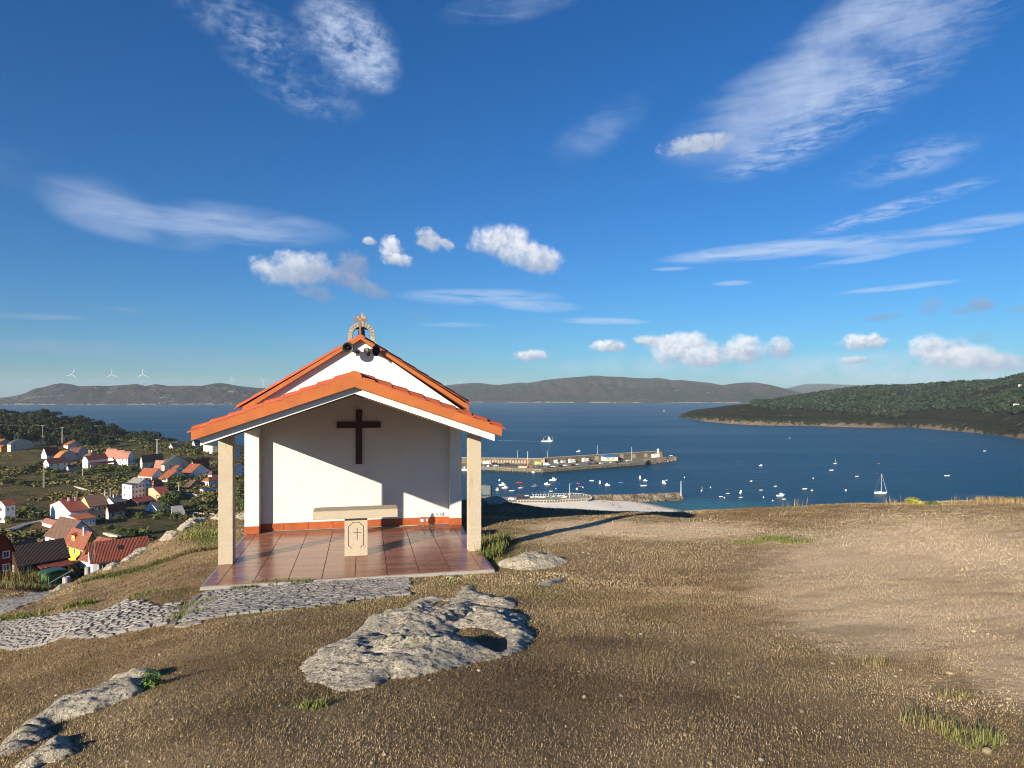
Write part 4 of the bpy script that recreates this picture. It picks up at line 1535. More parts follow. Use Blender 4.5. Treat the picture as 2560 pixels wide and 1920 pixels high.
def kerb(px_line, label, n, wdt=0.10, hgt=0.10):
    pts = [gpick(*p) for p in px_line]
    L = [0]
    for a, b_ in zip(pts[:-1], pts[1:]):
        L.append(L[-1] + math.dist(a[:2], b_[:2]))
    k = empty('kerb', (0, 0, 0))
    tag(k, label, 'kerb')
    for i in range(n):
        s0, s1 = L[-1] * i / n + 0.005, L[-1] * (i + 1) / n - 0.005
        q = []
        for s in (s0, s1):
            q.append((np.interp(s, L, [p[0] for p in pts]), np.interp(s, L, [p[1] for p in pts])))
        c = ((q[0][0] + q[1][0]) / 2, (q[0][1] + q[1][1]) / 2)
        z0, z1 = float(ground(*q[0])), float(ground(*q[1]))
        d = math.dist(q[0], q[1])
        g = MB()
        g.box((0, 0, 0), (d, wdt, hgt * 2))
        o = g.build('kerb_stone', kerb_m, k, bevel=0.012)
        o.location = (c[0], c[1], (z0 + z1) / 2 - hgt * 0.55)
        o.rotation_euler = (0, -math.atan2(z1 - z0, d), math.atan2(q[1][1] - q[0][1], q[1][0] - q[0][0]))
    return k


kerb([(500, 1487), (470, 1513), (446, 1540), (430, 1566)], 'dark low kerb between the porch paving and the lower cobbled path', 4, 0.09, 0.055)
kerb([(134, 1474), (172, 1458)], 'short row of pale kerb stones beside the green bin', 4, 0.45, 0.16)

# ------------------------------------------------------------------ rock outcrops
def rock_material():
    m, t, b = new_mat('outcrop_rock')
    co = t.n('ShaderNodeTexCoord').outputs['Object']
    n1, n2, n3, n4 = t.noise(co, 1.3, 6, 0.6), t.noise(co, 7, 7, 0.7), t.noise(co, 34, 6, 0.72), t.noise(co, 120, 3, 0.7)
    c = t.mix(t.mapr(n2, 0.32, 0.66), (0.38, 0.335, 0.26), (0.67, 0.60, 0.475))
    c = t.mix(t.mapr(n1, 0.50, 0.66), c, t.mix(n2, (0.58, 0.49, 0.35), (0.66, 0.58, 0.45)))
    c = t.mix(t.mapr(n3, 0.50, 0.60), c, (0.14, 0.125, 0.10))
    c = t.mix(t.mapr(n3, 0.44, 0.34), c, (0.60, 0.56, 0.48))
    c = t.mix(t.mapr(n4, 0.62, 0.74), c, (0.065, 0.06, 0.05))
    c = t.mix(t.mapr(t.noise(co, 2.6, 5, 0.6), 0.60, 0.70), c, (0.30, 0.29, 0.19))
    t.put(b.inputs['Base Color'], c)
    b.inputs['Roughness'].default_value = 0.93
    b.inputs['Specular IOR Level'].default_value = 0.2
    bp = t.n('ShaderNodeBump')
    bp.inputs['Distance'].default_value = 0.075
    t.put(bp.inputs['Height'], t.math('ADD', t.math('MULTIPLY', n2, 0.9), t.math('ADD', t.math('MULTIPLY', n3, 0.45), t.math('MULTIPLY', n4, 0.15))))
    t.put(b.inputs['Normal'], bp.outputs[0])
    return m


rock_m = rock_material()
ROCKS, HOLES = [], []


def outcrop(px_poly, label, height, seed, holes=(), cracks=(), cell=0.025, ridge=None, edge=0.18, rough=0.06, fn=None):
    poly = gpoly(px_poly)
    ROCKS.append(poly)
    hp_ = [gpoly(h) for h in holes]
    HOLES.extend(hp_)
    cr = [[gpick(*p)[:2] for p in c] for c in cracks]
    P = np.array(poly)
    (x0, y0), (x1, y1) = P.min(0) - 0.15, P.max(0) + 0.15
    xs, ys = np.arange(x0, x1, cell), np.arange(y0, y1, cell)
    X, Y = np.meshgrid(xs, ys, indexing='ij')
    wob = 0.10 * fbm(X * 3.1, Y * 3.1, seed + 2, 4) + 0.05 * fbm(X * 11, Y * 11, seed + 3, 3)
    d = in_poly(X, Y, poly) + wob
    for h in hp_:
        d = np.minimum(d, -in_poly(X, Y, h) + wob * 0.8)
    up = 1 - np.exp(-np.clip(d, 0, None) / edge)
    n = fbm(X * 1.6, Y * 1.6, seed, 5)
    rg = 1 - 2 * np.abs(fbm(X * 2.3 + 3, Y * 2.3, seed + 4, 4))
    fine = fbm(X * 9, Y * 9, seed + 7, 4)
    H = height * up * (0.75 + 0.8 * n + 0.3 * (rg - 0.6)) + rough * up * (1.3 * fine + 0.9 * fbm(X * 22, Y * 22, seed + 8, 3) - 0.7 * np.abs(fbm(X * 5, Y * 7, seed + 11, 3)))
    # slabby fracture: tilted facets with small steps between them
    rs = np.random.RandomState(seed)
    ns = int(max(12, min(160, (x1 - x0) * (y1 - y0) * 9)))
    sx_, sy_ = rs.uniform(x0, x1, ns), rs.uniform(y0, y1, ns)
    wx, wy = X + 0.10 * fbm(X * 5, Y * 5, seed + 21, 3), Y + 0.10 * fbm(X * 5, Y * 5, seed + 22, 3)
    best, fac = np.full(X.shape, 1e9), np.zeros(X.shape)
    for a_, c_, h_, gx_, gy_ in zip(sx_, sy_, rs.uniform(-0.5, 0.5, ns), rs.uniform(-1, 1, ns), rs.uniform(-1, 1, ns)):
        q = (wx - a_) ** 2 * 0.5 + (wy - c_) ** 2 * 1.6
        m_ = q < best
        best = np.where(m_, q, best)
        fac = np.where(m_, h_ * 0.5 + gx_ * (X - a_) * 0.9 + gy_ * (Y - c_) * 0.9, fac)
    H = H + rough * 1.1 * up * np.clip(fac, -0.8, 0.8)
    for c in cr:
        dd = np.full(X.shape, 9.0)
        for a, b_ in zip(c[:-1], c[1:]):
            ex, ey = b_[0] - a[0], b_[1] - a[1]
            t_ = np.clip(((X - a[0]) * ex + (Y - a[1]) * ey) / (ex * ex + ey * ey + 1e-9), 0, 1)
            dd = np.minimum(dd, np.hypot(X - a[0] - t_ * ex, Y - a[1] - t_ * ey))
        dd = dd + 0.05 * fine
        H = H - (height * 0.55 + 0.03) * np.exp(-(dd / 0.045) ** 2) * up
    if ridge is not None:
        H = H + ridge(X, Y, d, up)
    H = np.where(d > 0, np.maximum(H, 0.012), -0.12)
    H = np.where(d > 0, H, -0.12 * np.clip(-d / 0.06, 0.2, 1))
    Z = ground(X, Y) + H
    # drop cells far outside
    fc = grid_faces(len(xs), len(ys))
    ok = (d.ravel() > -0.08)[fc].any(1)
    me = fast_mesh('rock_outcrop', np.stack([X, Y, Z], -1).reshape(-1, 3), fc[ok], smooth=True)
    bm = bmesh.new()
    bm.from_mesh(me)
    bmesh.ops.delete(bm, geom=[v for v in bm.verts if not v.link_faces], context='VERTS')
    bm.to_mesh(me)
    bm.free()
    o = link_mesh('rock_outcrop', me, rock_m)
    return tag(o, label, 'rock')


def Z8(pts):          # points read in the zoomed view of the main outcrop
    return [(700 + x / 3.16, 1420 + y / 3.16) for x, y in pts]


def ridge_main(X, Y, d, up):
    ax, ay = gpick(1045, 1640)[:2]
    bx, by = gpick(960, 1560)[:2]
    return 0.07 * up * np.exp(-(((X - ax) / 0.5) ** 2 + ((Y - ay) / 0.3) ** 2)) + 0.08 * up * np.exp(-(((X - bx) / 0.7) ** 2 + ((Y - by) / 0.4) ** 2))


outcrop(Z8([(165, 790), (210, 735), (330, 640), (420, 600), (560, 540), (640, 450), (720, 380), (800, 372), (930, 372), (965, 325), (1060, 262), (1200, 240), (1370, 245), (1400, 200), (1420, 165), (1480, 138), (1530, 150), (1560, 200),
            (1680, 218), (1740, 252), (1840, 235), (1885, 310), (1800, 330), (1950, 385), (1940, 440), (1990, 520), (1975, 590), (1900, 660), (1780, 700), (1600, 740), (1370, 790), (1200, 830), (1080, 862), (880, 885), (760, 940), (600, 970), (430, 985), (400, 930), (230, 905)]),
        'broad lichened granite outcrop breaking through the dry grass in front of the porch', 0.10, 3,
        holes=[Z8([(1400, 480), (1560, 470), (1680, 500), (1790, 560), (1815, 640), (1740, 680), (1600, 640), (1480, 570), (1370, 530)]), Z8([(1165, 315), (1270, 262), (1380, 258), (1330, 300), (1240, 332)]), Z8([(1540, 285), (1650, 292), (1720, 330), (1830, 330), (1700, 345), (1590, 330)])],
        cracks=[Z8([(1020, 705), (1100, 650), (1200, 570)]), Z8([(1380, 445), (1460, 410), (1530, 385)]), Z8([(740, 445), (800, 440), (790, 385)]), Z8([(1700, 395), (1770, 410), (1840, 430)]), Z8([(1190, 620), (1230, 680), (1330, 660)]), Z8([(760, 540), (820, 600), (880, 590)])],
        cell=0.020, ridge=ridge_main, edge=0.16, rough=0.045)


def Z4(pts):
    return [(x / 4.608, 1650 + y / 4.608) for x, y in pts]


def ridge_left(X, Y, d, up):
    return 0.0


outcrop(Z4([(-160, 1130), (0, 1000), (130, 870), (330, 730), (480, 650), (700, 540), (1000, 390), (1250, 270), (1430, 215), (1620, 170), (1850, 128), (1880, 190), (1700, 250), (1680, 340), (1560, 420), (1300, 520), (1100, 600), (750, 690), (600, 740), (540, 800), (590, 870), (480, 940), (380, 975), (250, 1030), (100, 1085), (0, 1110), (-160, 1200)]),
        'long grey rock rib in the lower left corner beside a small green plant', 0.11, 21, cracks=[Z4([(120, 880), (300, 850), (480, 800), (600, 770)])], cell=0.02, edge=0.09, rough=0.045)
outcrop(Z4([(60, 1330), (160, 1240), (430, 1080), (520, 990), (650, 895), (720, 890), (850, 970), (960, 1050), (840, 1110), (700, 1165), (520, 1220), (420, 1330)]),
        'pale rounded rock at the lowest left edge below the long rib', 0.12, 33, cell=0.016, edge=0.12, rough=0.04)
outcrop([(1244, 1412), (1262, 1404), (1283, 1396), (1310, 1385), (1335, 1382), (1360, 1382), (1378, 1387), (1382, 1394), (1412, 1397), (1422, 1403), (1400, 1413), (1386, 1418), (1350, 1422), (1326, 1426), (1286, 1423), (1257, 1420)],
        'pale yellowish rock beside the right front corner of the porch floor', 0.20, 41, cell=0.03, edge=0.25, rough=0.05)
outcrop([(1338, 1461), (1360, 1455), (1386, 1450), (1409, 1446), (1405, 1453), (1378, 1464), (1352, 1466)], 'thin crescent of pale rock in the grass right of the porch', 0.05, 52, cell=0.03, edge=0.08, rough=0.03)
outcrop([(1118, 1444), (1132, 1439), (1150, 1435), (1147, 1440), (1128, 1446)], 'small sliver of pale rock in the grass before the slab', 0.04, 57, cell=0.03, edge=0.08, rough=0.02)
outcrop([(448, 1560), (505, 1553), (500, 1560), (470, 1566), (442, 1570), (436, 1567)], 'flat pale slab of rock at the end of the porch paving', 0.03, 58, cell=0.02, edge=0.05, rough=0.02)
# broken rock along the brow on the left
for i, (pts, lab) in enumerate([
        ([(300, 1402), (330, 1380), (362, 1368), (372, 1372), (345, 1388), (318, 1402)], 'pale broken rock on the brow above the red roof'),
        ([(396, 1352), (410, 1340), (436, 1328), (446, 1334), (430, 1346), (404, 1354)], 'grey rock on the brow, halfway along the ledge'),
        ([(440, 1326), (462, 1306), (482, 1292), (505, 1287), (530, 1290), (512, 1302), (478, 1318), (452, 1330)], 'largest grey rock along the brow left of the porch column'),
        ([(520, 1292), (540, 1287), (562, 1287), (566, 1296), (548, 1300), (526, 1298)], 'white rock on the brow just beside the porch column'),
        ([(584, 1288), (604, 1282), (626, 1284), (640, 1296), (600, 1300)], 'pale rock seen between column and porch wall'),
        ([(252, 1427), (268, 1417), (290, 1406), (300, 1410), (276, 1424)], 'low pale stones on the brow below the red roof')]):
    outcrop(pts, lab, 0.16, 70 + i * 3, cell=0.05, edge=0.2, rough=0.20)
outcrop([(1206, 1250), (1215, 1236), (1240, 1230), (1262, 1240), (1275, 1256), (1250, 1262), (1220, 1262)], 'dark rock hump in the chapel shadow beside the right column', 0.35, 95, cell=0.08, edge=0.5, rough=0.12)

# ------------------------------------------------------------------ loose stones and grass
pebble_m = mat('pale_pebble', (0.50, 0.39, 0.25), 0.85, 0.2, 12, 0.006, 40.0, rand=0.2)
pebble_w = mat('white_pebble', (0.50, 0.46, 0.39), 0.85, 0.15, 12, 0.006, 40.0, rand=0.15)


def pebble_mesh(seed):
    bm = bmesh.new()
    bmesh.ops.create_icosphere(bm, subdivisions=2, radius=1.0)
    rs = np.random.RandomState(seed)
    dirs = rs.normal(size=(7, 3))
    dirs /= np.linalg.norm(dirs, axis=1)[:, None]
    lim = rs.uniform(0.55, 0.85, 7)
    for v in bm.verts:
        for d, l in zip(dirs, lim):
            k = v.co.x * d[0] + v.co.y * d[1] + v.co.z * d[2]
            if k > l:
                v.co -= Vector(d) * (k - l) * 0.9
        v.co.z *= 0.6
    me_ = bpy.data.meshes.new('pebble')
    bm.to_mesh(me_)
    bm.free()
    return me_


PM = [pebble_mesh(s) for s in range(6)]
PEB = [(1735, 1658, 18, 0), (2374, 1686, 26, 1), (2521, 1748, 22, 1), (1461, 1745, 18, 1), (1553, 1741, 15, 1), (1988, 1822, 22, 1), (2468, 1881, 32, 1), (1903, 1902, 18, 0), (1777, 1911, 20, 1), (1822, 1685, 13, 0), (2082, 1660, 14, 0), (2004, 1780, 16, 1),
       (2433, 1579, 17, 1), (2470, 1586, 11, 0), (2239, 1692, 14, 0), (2253, 1676, 11, 0), (1602, 1587, 13, 0), (1712, 1838, 15, 1), (1847, 1744, 11, 0), (1198, 1678, 15, 0), (1290, 1700, 9, 0), (842, 1732, 9, 0), (700, 1765, 10, 0), (318, 1905, 15, 0), (432, 1799, 13, 0),
       (140, 1740, 12, 0), (99, 1721, 9, 0), (452, 1683, 11, 0), (1765, 1356, 9, 0), (2140, 1308, 8, 0), (2376, 1533, 10, 1), (1458, 1382, 9, 0), (1442, 1382, 7, 0), (1472, 1385, 9, 0), (400, 1638, 12, 0), (385, 1439, 10, 0), (1324, 1565, 8, 0)]
for i, (px, py, s, c) in enumerate(PEB):
    x, y, z = gpick(px, py)
    r = s / 2 / F * y * 0.78
    me_ = PM[i % 6].copy()
    me_.materials.append(pebble_m if c else pebble_w)
    o = bpy.data.objects.new('pebble', me_)
    COL.objects.link(o)
    o.location = (x, y, float(ground(x, y)) + r * 0.3)
    o.scale = (r, r * 0.9, r)
    o.rotation_euler = (0.1, 0.2, i * 1.7)
    tag(o, ('pale tan stone lying loose on the dry ground' if c else 'small whitish stone lying loose on the dry ground'), 'stone', 'loose tan stones on the dry ground' if c else 'loose white stones on the dry ground')


def near_free(X, Y):
    """True where turf may grow: off the paths, rocks and the chapel floor"""
    ok = np.ones(X.shape, bool)
    for p in PATHS:
        ok &= in_poly(X, Y, p) < 0.01
    for p in ROCKS:
        ok &= in_poly(X, Y, p) < 0.0
    for p in HOLES:
        ok |= in_poly(X, Y, p) > 0.06
    u, v = to_chap(X, Y)
    ok &= ~((u > -0.03) & (u < 4.75) & (v > -0.03) & (v < 11.1))
    return ok


RS = np.random.RandomState(7)
# gravel crumbs
n = 600
Yg = 2.0 + 14 * RS.rand(n) ** 1.5
Xg = ((RS.rand(n) * 2900 - 170) - CX) / F * Yg
k = near_free(Xg, Yg)
Xg, Yg = Xg[k], Yg[k]
Zg = ground(Xg, Yg)
sz = (0.002 + 0.008 * RS.rand(len(Xg)) ** 3) * (0.55 + Yg * 0.09)
ico = np.array([(1, 0, 0), (-1, 0, 0), (0, 1, 0), (0, -1, 0), (0, 0, 0.7), (0, 0, -0.5)], float)
icf = np.array([(0, 2, 4), (2, 1, 4), (1, 3, 4), (3, 0, 4), (2, 0, 5), (1, 2, 5), (3, 1, 5), (0, 3, 5)])
rot = RS.rand(len(Xg)) * 6.28
c_, s_ = np.cos(rot), np.sin(rot)
V = ico[None] * (1 + 0.4 * RS.rand(len(Xg), 6, 1)) * sz[:, None, None]
V = np.stack([V[..., 0] * c_[:, None] - V[..., 1] * s_[:, None], V[..., 0] * s_[:, None] + V[..., 1] * c_[:, None], V[..., 2]], -1)
V += np.stack([Xg, Yg, Zg + sz * 0.3], -1)[:, None]
me = fast_mesh('gravel', V.reshape(-1, 3), (icf[None] + 6 * np.arange(len(Xg))[:, None, None]).reshape(-1, 3))
tag(link_mesh('gravel', me, mat('gravel_chip', (0.50, 0.44, 0.36), 0.9, 0.3, 3.0)), kind='stuff')


def blade_material():
    m, t, b = new_mat('dry_grass_blade')
    tone = t.n('ShaderNodeAttribute', attribute_name='tone').outputs['Fac']
    gr = t.n('ShaderNodeAttribute', attribute_name='green').outputs['Fac']
    r = t.n('ShaderNodeValToRGB')
    el = r.color_ramp.elements
    el[0].position, el[0].color = 0.0, (0.075, 0.045, 0.023, 1)
    el[1].position, el[1].color = 1.0, (0.56, 0.44, 0.275, 1)
    for p, c in ((0.35, (0.20, 0.136, 0.070, 1)), (0.6, (0.31, 0.225, 0.120, 1)), (0.8, (0.39, 0.295, 0.17, 1))):
        e = el.new(p)
        e.color = c
    t.put(r.inputs[0], tone)
    c = t.mix(gr, r.outputs[0], t.mix(tone, (0.05, 0.085, 0.015), (0.20, 0.24, 0.06)))
    t.put(b.inputs['Base Color'], c)
    b.inputs['Roughness'].default_value = 0.8
    b.inputs['Specular IOR Level'].default_value = 0.15
    return m


blade_m = blade_material()


def blades(name, X, Y, hgt, wid, lean, tone, green, label_kind='stuff', Z=None):
    """each blade one bent strip of two quads folded to triangles"""
    n = len(X)
    Z = ground(X, Y) - 0.004 if Z is None else Z
    a = RS.rand(n) * 6.283
    dx, dy = np.cos(a), np.sin(a)
    w = wid / 2
    px_, py_ = -dy * w, dx * w
    l1, l2 = hgt * lean * 0.35, hgt * lean
    h1, h2 = hgt * np.sqrt(np.clip(1 - (lean * 0.35) ** 2, 0.05, 1)) * 0.55, hgt * np.sqrt(np.clip(1 - lean ** 2, 0.02, 1))
    p = np.zeros((n, 5, 3))
    p[:, 0] = np.stack([X - px_, Y - py_, Z], -1)
    p[:, 1] = np.stack([X + px_, Y + py_, Z], -1)
    p[:, 2] = np.stack([X + dx * l1 - px_ * 0.8, Y + dy * l1 - py_ * 0.8, Z + h1], -1)
    p[:, 3] = np.stack([X + dx * l1 + px_ * 0.8, Y + dy * l1 + py_ * 0.8, Z + h1], -1)
    p[:, 4] = np.stack([X + dx * l2, Y + dy * l2, Z + h2], -1)
    fc = np.array([(0, 1, 3), (0, 3, 2), (2, 3, 4)])
    me = fast_mesh(name, p.reshape(-1, 3), (fc[None] + 5 * np.arange(n)[:, None, None]).reshape(-1, 3))
    attr(me, 'tone', np.repeat(tone, 5))
    attr(me, 'green', np.repeat(green, 5))
    return tag(link_mesh(name, me, blade_m), kind=label_kind)


def turf(n, y0, y1, power, hgt, wid):
    Y = y0 + (y1 - y0) * RS.rand(n) ** power
    X = ((RS.rand(n) * 2900 - 170) - CX) / F * Y
    k = near_free(X, Y)
    X, Y = X[k], Y[k]
    Z = ground(X, Y)
    b_, g_ = ground_masks(X, Y, Z)
    b_ = sstep(0.36, 0.60, b_ + 0.75 * fbm((X * 0.96 + Y * 0.28) * 0.9, (-X * 0.28 + Y * 0.96) * 3.2, 55, 4) + 0.30 * fbm(X * 3, Y * 6, 56, 3))
    clump = fbm(X * 2.2, Y * 2.2, 61, 4) + 0.5
    keep = RS.rand(len(X)) < np.clip(1.0 - 0.22 * b_, 0.05, 1)
    X, Y, Z, b_, g_, clump = X[keep], Y[keep], Z[keep], b_[keep], g_[keep], clump[keep]
    n = len(X)
    sc = 0.6 + 0.8 * RS.rand(n)
    green = (RS.rand(n) < np.clip(g_ * 1.1 + 0.015 + 0.06 * (fbm(X * 0.9, Y * 0.9, 77, 3) > 0.12), 0, 0.95)) * (0.5 + 0.5 * RS.rand(n))
    tone = np.clip(0.42 + 0.66 * (RS.rand(n) - 0.5) + 0.8 * (fbm(X * 1.3, Y * 1.3, 88, 4)) + 0.9 * fbm(X * 0.35, Y * 0.35, 87, 3) + (0.66 * RS.rand(n) + 0.14) * b_ - 0.55 * b_ * (fbm((X * 0.96 + Y * 0.28) * 1.6, (-X * 0.28 + Y * 0.96) * 6.0, 57, 4) > 0.10), 0, 1)
    return X, Y, hgt(Y) * sc * (1 + 0.5 * green) * (1 - 0.30 * b_), wid(Y) * (0.7 + 0.6 * RS.rand(n)), np.clip(0.25 + 0.72 * RS.rand(n), 0, 0.97), tone, green, Z - 0.004


for nm, n, y0, y1, pw, hh, ww in (('dry_grass', 400000, 2.0, 9.0, 1.25, lambda Y: 0.010 + 0.0016 * Y, lambda Y: 0.0016 + 0.00045 * Y),
                                  ('dry_grass', 210000, 9.0, 26.0, 1.2, lambda Y: 0.014 + 0.0013 * Y, lambda Y: 0.003 + 0.0006 * Y),
                                  ('dry_grass', 30000, 24.0, 37.0, 1.0, lambda Y: 0.065 + 0 * Y, lambda Y: 0.02 + 0 * Y)):
    X, Y, h_, w_, ln, tone, green, Z = turf(n, y0, y1, pw, hh, ww)
    blades(nm, X, Y, h_, w_, ln, tone, green, Z=Z)


def tuft(px, py, n, rad, hgt, wid, green, label, name='grass_tuft', cat='grass tuft', lean=0.55, aspect=1.0, group=None):
    x, y, z = gpick(px, py)
    a, r = RS.rand(n) * 6.283, rad * np.sqrt(RS.rand(n))
    X, Y = x + np.cos(a) * r, y + np.sin(a) * r * aspect
    Z = ground(X, Y) - 0.004
    o = blades(name, X, Y, hgt * (0.5 + 0.8 * RS.rand(n)), wid * (0.7 + 0.6 * RS.rand(n)), np.clip(lean * (0.3 + RS.rand(n)), 0, 0.95), np.clip(0.45 + 0.5 * (RS.rand(n) - 0.4), 0, 1), np.full(n, green) * (0.6 + 0.4 * RS.rand(n)), None, Z=Z)
    tag(o, label, cat, group)
    return o


TUFTS = [(655, 1463, 420, 0.30, 0.085, 0.012, 1.0, 'thick green grass tuft at the porch edge, farthest along the paving', 0.25), (728, 1460, 480, 0.34, 0.095, 0.012, 1.0, 'tallest green grass tuft growing between slab and paving', 0.22), (600, 1470, 260, 0.28, 0.06, 0.012, 1.0, 'low green grass along the slab edge near its left corner', 0.22),
         (830, 1450, 280, 0.30, 0.06, 0.012, 0.9, 'green grass tuft at the slab edge below the altar', 0.2), (940, 1443, 120, 0.13, 0.045, 0.012, 0.9, 'small green tuft at the slab edge right of the altar', 0.25),
         (484, 1517, 340, 0.28, 0.07, 0.012, 0.95, 'green grass growing along the dark kerb', 1.6), (456, 1540, 260, 0.22, 0.07, 0.012, 0.9, 'green grass at the lower end of the dark kerb', 1.2), (200, 1513, 260, 0.35, 0.10, 0.018, 1.0, 'dark green tuft on the lawn left of the porch', 0.4), (352, 1488, 140, 0.30, 0.06, 0.014, 0.9, 'faint green tuft on the lawn nearer the porch', 0.35),
         (80, 1541, 260, 0.45, 0.09, 0.016, 0.95, 'green grass along the upper edge of the cobbled path', 0.3), (28, 1546, 260, 0.45, 0.09, 0.016, 0.9, 'green grass on the far left edge of the cobbled path', 0.3),
         (783, 1768, 130, 0.085, 0.05, 0.006, 1.0, 'bright green weed in the turf below the big outcrop', 0.7), (2430, 1848, 160, 0.14, 0.07, 0.005, 0.9, 'green grass tuft in the right foreground with dry stalks', 0.8), (2320, 1815, 110, 0.13, 0.075, 0.005, 0.55, 'half green tuft in the right foreground', 0.8), (2390, 1745, 90, 0.12, 0.06, 0.006, 0.5, 'wispy tuft on bare soil at the right', 0.7),
         (1935, 1350, 240, 0.45, 0.10, 0.022, 1.0, 'middle green patch of the three on the dry slope', 0.35), (1872, 1357, 150, 0.35, 0.08, 0.022, 0.9, 'nearest green patch of the three on the dry slope', 0.35), (1985, 1357, 150, 0.35, 0.07, 0.022, 0.9, 'third green patch, farthest along the dry slope', 0.35),
         (1222, 1387, 420, 0.30, 0.22, 0.016, 1.0, 'tall green grass against the right side of the porch slab', 1.6), (1230, 1362, 320, 0.40, 0.18, 0.016, 0.9, 'shaded green grass behind the right porch column', 1.6), (510, 1335, 420, 0.8, 0.12, 0.02, 0.9, 'green grass patch on the lawn behind the left column', 0.8), (545, 1310, 300, 0.9, 0.10, 0.02, 0.7, 'faded green grass below the brow rocks', 0.6),
         (2195, 1664, 90, 0.10, 0.06, 0.006, 0.3, 'dry stalky tuft on the bare soil', 0.8)]
for px, py, n, r, h, w, gr, lab, asp in TUFTS:
    tuft(px, py, n, r, h, w, gr, lab, aspect=asp)


# plants with leaves on the brow and by the rock rib
def leafy(name, loc, rad, hgt, n, size, c0, c1, label, cat, seed, upward=0.3):
    rs = np.random.RandomState(seed)
    d = rs.normal(size=(n, 3))
    d[:, 2] = np.abs(d[:, 2])
    d /= np.linalg.norm(d, axis=1)[:, None]
    r = rs.rand(n, 1) ** 0.4
    P = d * r * np.array([rad, rad, hgt])
    e = empty(name, loc)
    tag(e, label, cat)
    mname = name + '_leaf_%d' % seed
    m = mat(mname, c0, 0.7, 0.3, 3.0, col2=c1, spec=0.25)
    me_ = leaf_cards(P, d * 0.7 + rs.normal(size=(n, 3)) * 0.5 + np.array([0, 0, upward]), size * (0.6 + 0.8 * rs.rand(n)), rs)
    link_mesh('foliage', me_, m, e)
    g = MB()
    for k in range(5):
        q = d[k] * np.array([rad, rad, hgt]) * 0.7
        g.tube((0, 0, -0.05), q, size * 0.12, size * 0.05, 5)
    g.build('stem', mat('plant_stem', (0.10, 0.08, 0.04), 0.9), e)
    return e


def leaf_cards(P, N, size, rs):
    n = len(P)
    N = N / (np.linalg.norm(N, axis=1)[:, None] + 1e-9)
    a = rs.normal(size=(n, 3))
    A = np.cross(N, a)
    A /= np.linalg.norm(A, axis=1)[:, None] + 1e-9
    B = np.cross(N, A)
    s = np.asarray(size)[:, None]
    q = np.stack([P - A * s * 0.5, P + B * s * 0.32 + N * s * 0.1, P + A * s * 0.55, P - B * s * 0.32 + N * s * 0.1], 1)
    return fast_mesh('foliage', q.reshape(-1, 3), np.arange(4 * n).reshape(-1, 4))


x, y, z = gpick(378, 1718)
leafy('green_plant', (x, y, float(ground(x, y))), 0.085, 0.13, 260, 0.022, (0.05, 0.10, 0.018), (0.15, 0.22, 0.04), 'small bright green plant growing at the end of the rock rib', 'plant', 3)
x, y, z = gpick(2302, 1262)
leafy('gorse_bush', (x, y + 0.4, float(ground(x, y + 0.4))), 0.30, 0.24, 520, 0.06, (0.20, 0.19, 0.03), (0.42, 0.40, 0.07), 'round yellow green bush on the skyline of the brow', 'bush', 4)
x, y, z = gpick(2352, 1263)
leafy('low_bush', (x, y + 0.4, float(ground(x, y + 0.4))), 0.24, 0.13, 320, 0.06, (0.04, 0.085, 0.02), (0.11, 0.16, 0.04), 'low dark green bush on the brow beside the yellow one', 'bush', 5)
x, y, z = gpick(2548, 1256)
leafy('low_bush', (x, y + 0.3, float(ground(x, y + 0.3))), 0.30, 0.16, 320, 0.06, (0.04, 0.085, 0.02), (0.12, 0.17, 0.04), 'green bush at the right edge of the brow', 'bush', 6)
tuft(2505, 1256, 500, 0.9, 0.20, 0.03, 0.1, 'rusty dry grass fringe at the right end of the brow', lean=0.6, aspect=0.6)
for i, (px, lab) in enumerate([(1990, 'thin dry stalks on the brow above the bay'), (2240, 'dry stalks on the brow beside the yellow bush'), (2475, 'dry stalks on the brow near its right end'), (2405, 'few thin stalks on the brow between the bushes')]):
    tuft(px, 1264 - i, 36, 0.5, 0.30, 0.012, 0.0, lab, 'grass_stalks', 'grass stalks', lean=0.35, aspect=0.5)


# dark green strip of longer grass across the lawn left of the porch
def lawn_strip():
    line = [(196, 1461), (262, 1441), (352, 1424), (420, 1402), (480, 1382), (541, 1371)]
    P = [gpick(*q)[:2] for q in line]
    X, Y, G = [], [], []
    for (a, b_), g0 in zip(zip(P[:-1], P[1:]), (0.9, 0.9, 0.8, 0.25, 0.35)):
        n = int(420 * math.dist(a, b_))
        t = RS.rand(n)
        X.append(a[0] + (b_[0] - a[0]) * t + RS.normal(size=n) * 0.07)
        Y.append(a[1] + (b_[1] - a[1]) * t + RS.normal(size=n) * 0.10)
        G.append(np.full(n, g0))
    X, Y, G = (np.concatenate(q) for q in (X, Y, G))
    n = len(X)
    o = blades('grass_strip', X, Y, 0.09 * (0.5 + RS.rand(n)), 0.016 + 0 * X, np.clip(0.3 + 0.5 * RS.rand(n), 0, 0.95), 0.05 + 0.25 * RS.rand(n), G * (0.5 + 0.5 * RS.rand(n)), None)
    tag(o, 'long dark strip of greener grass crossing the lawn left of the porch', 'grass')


lawn_strip()

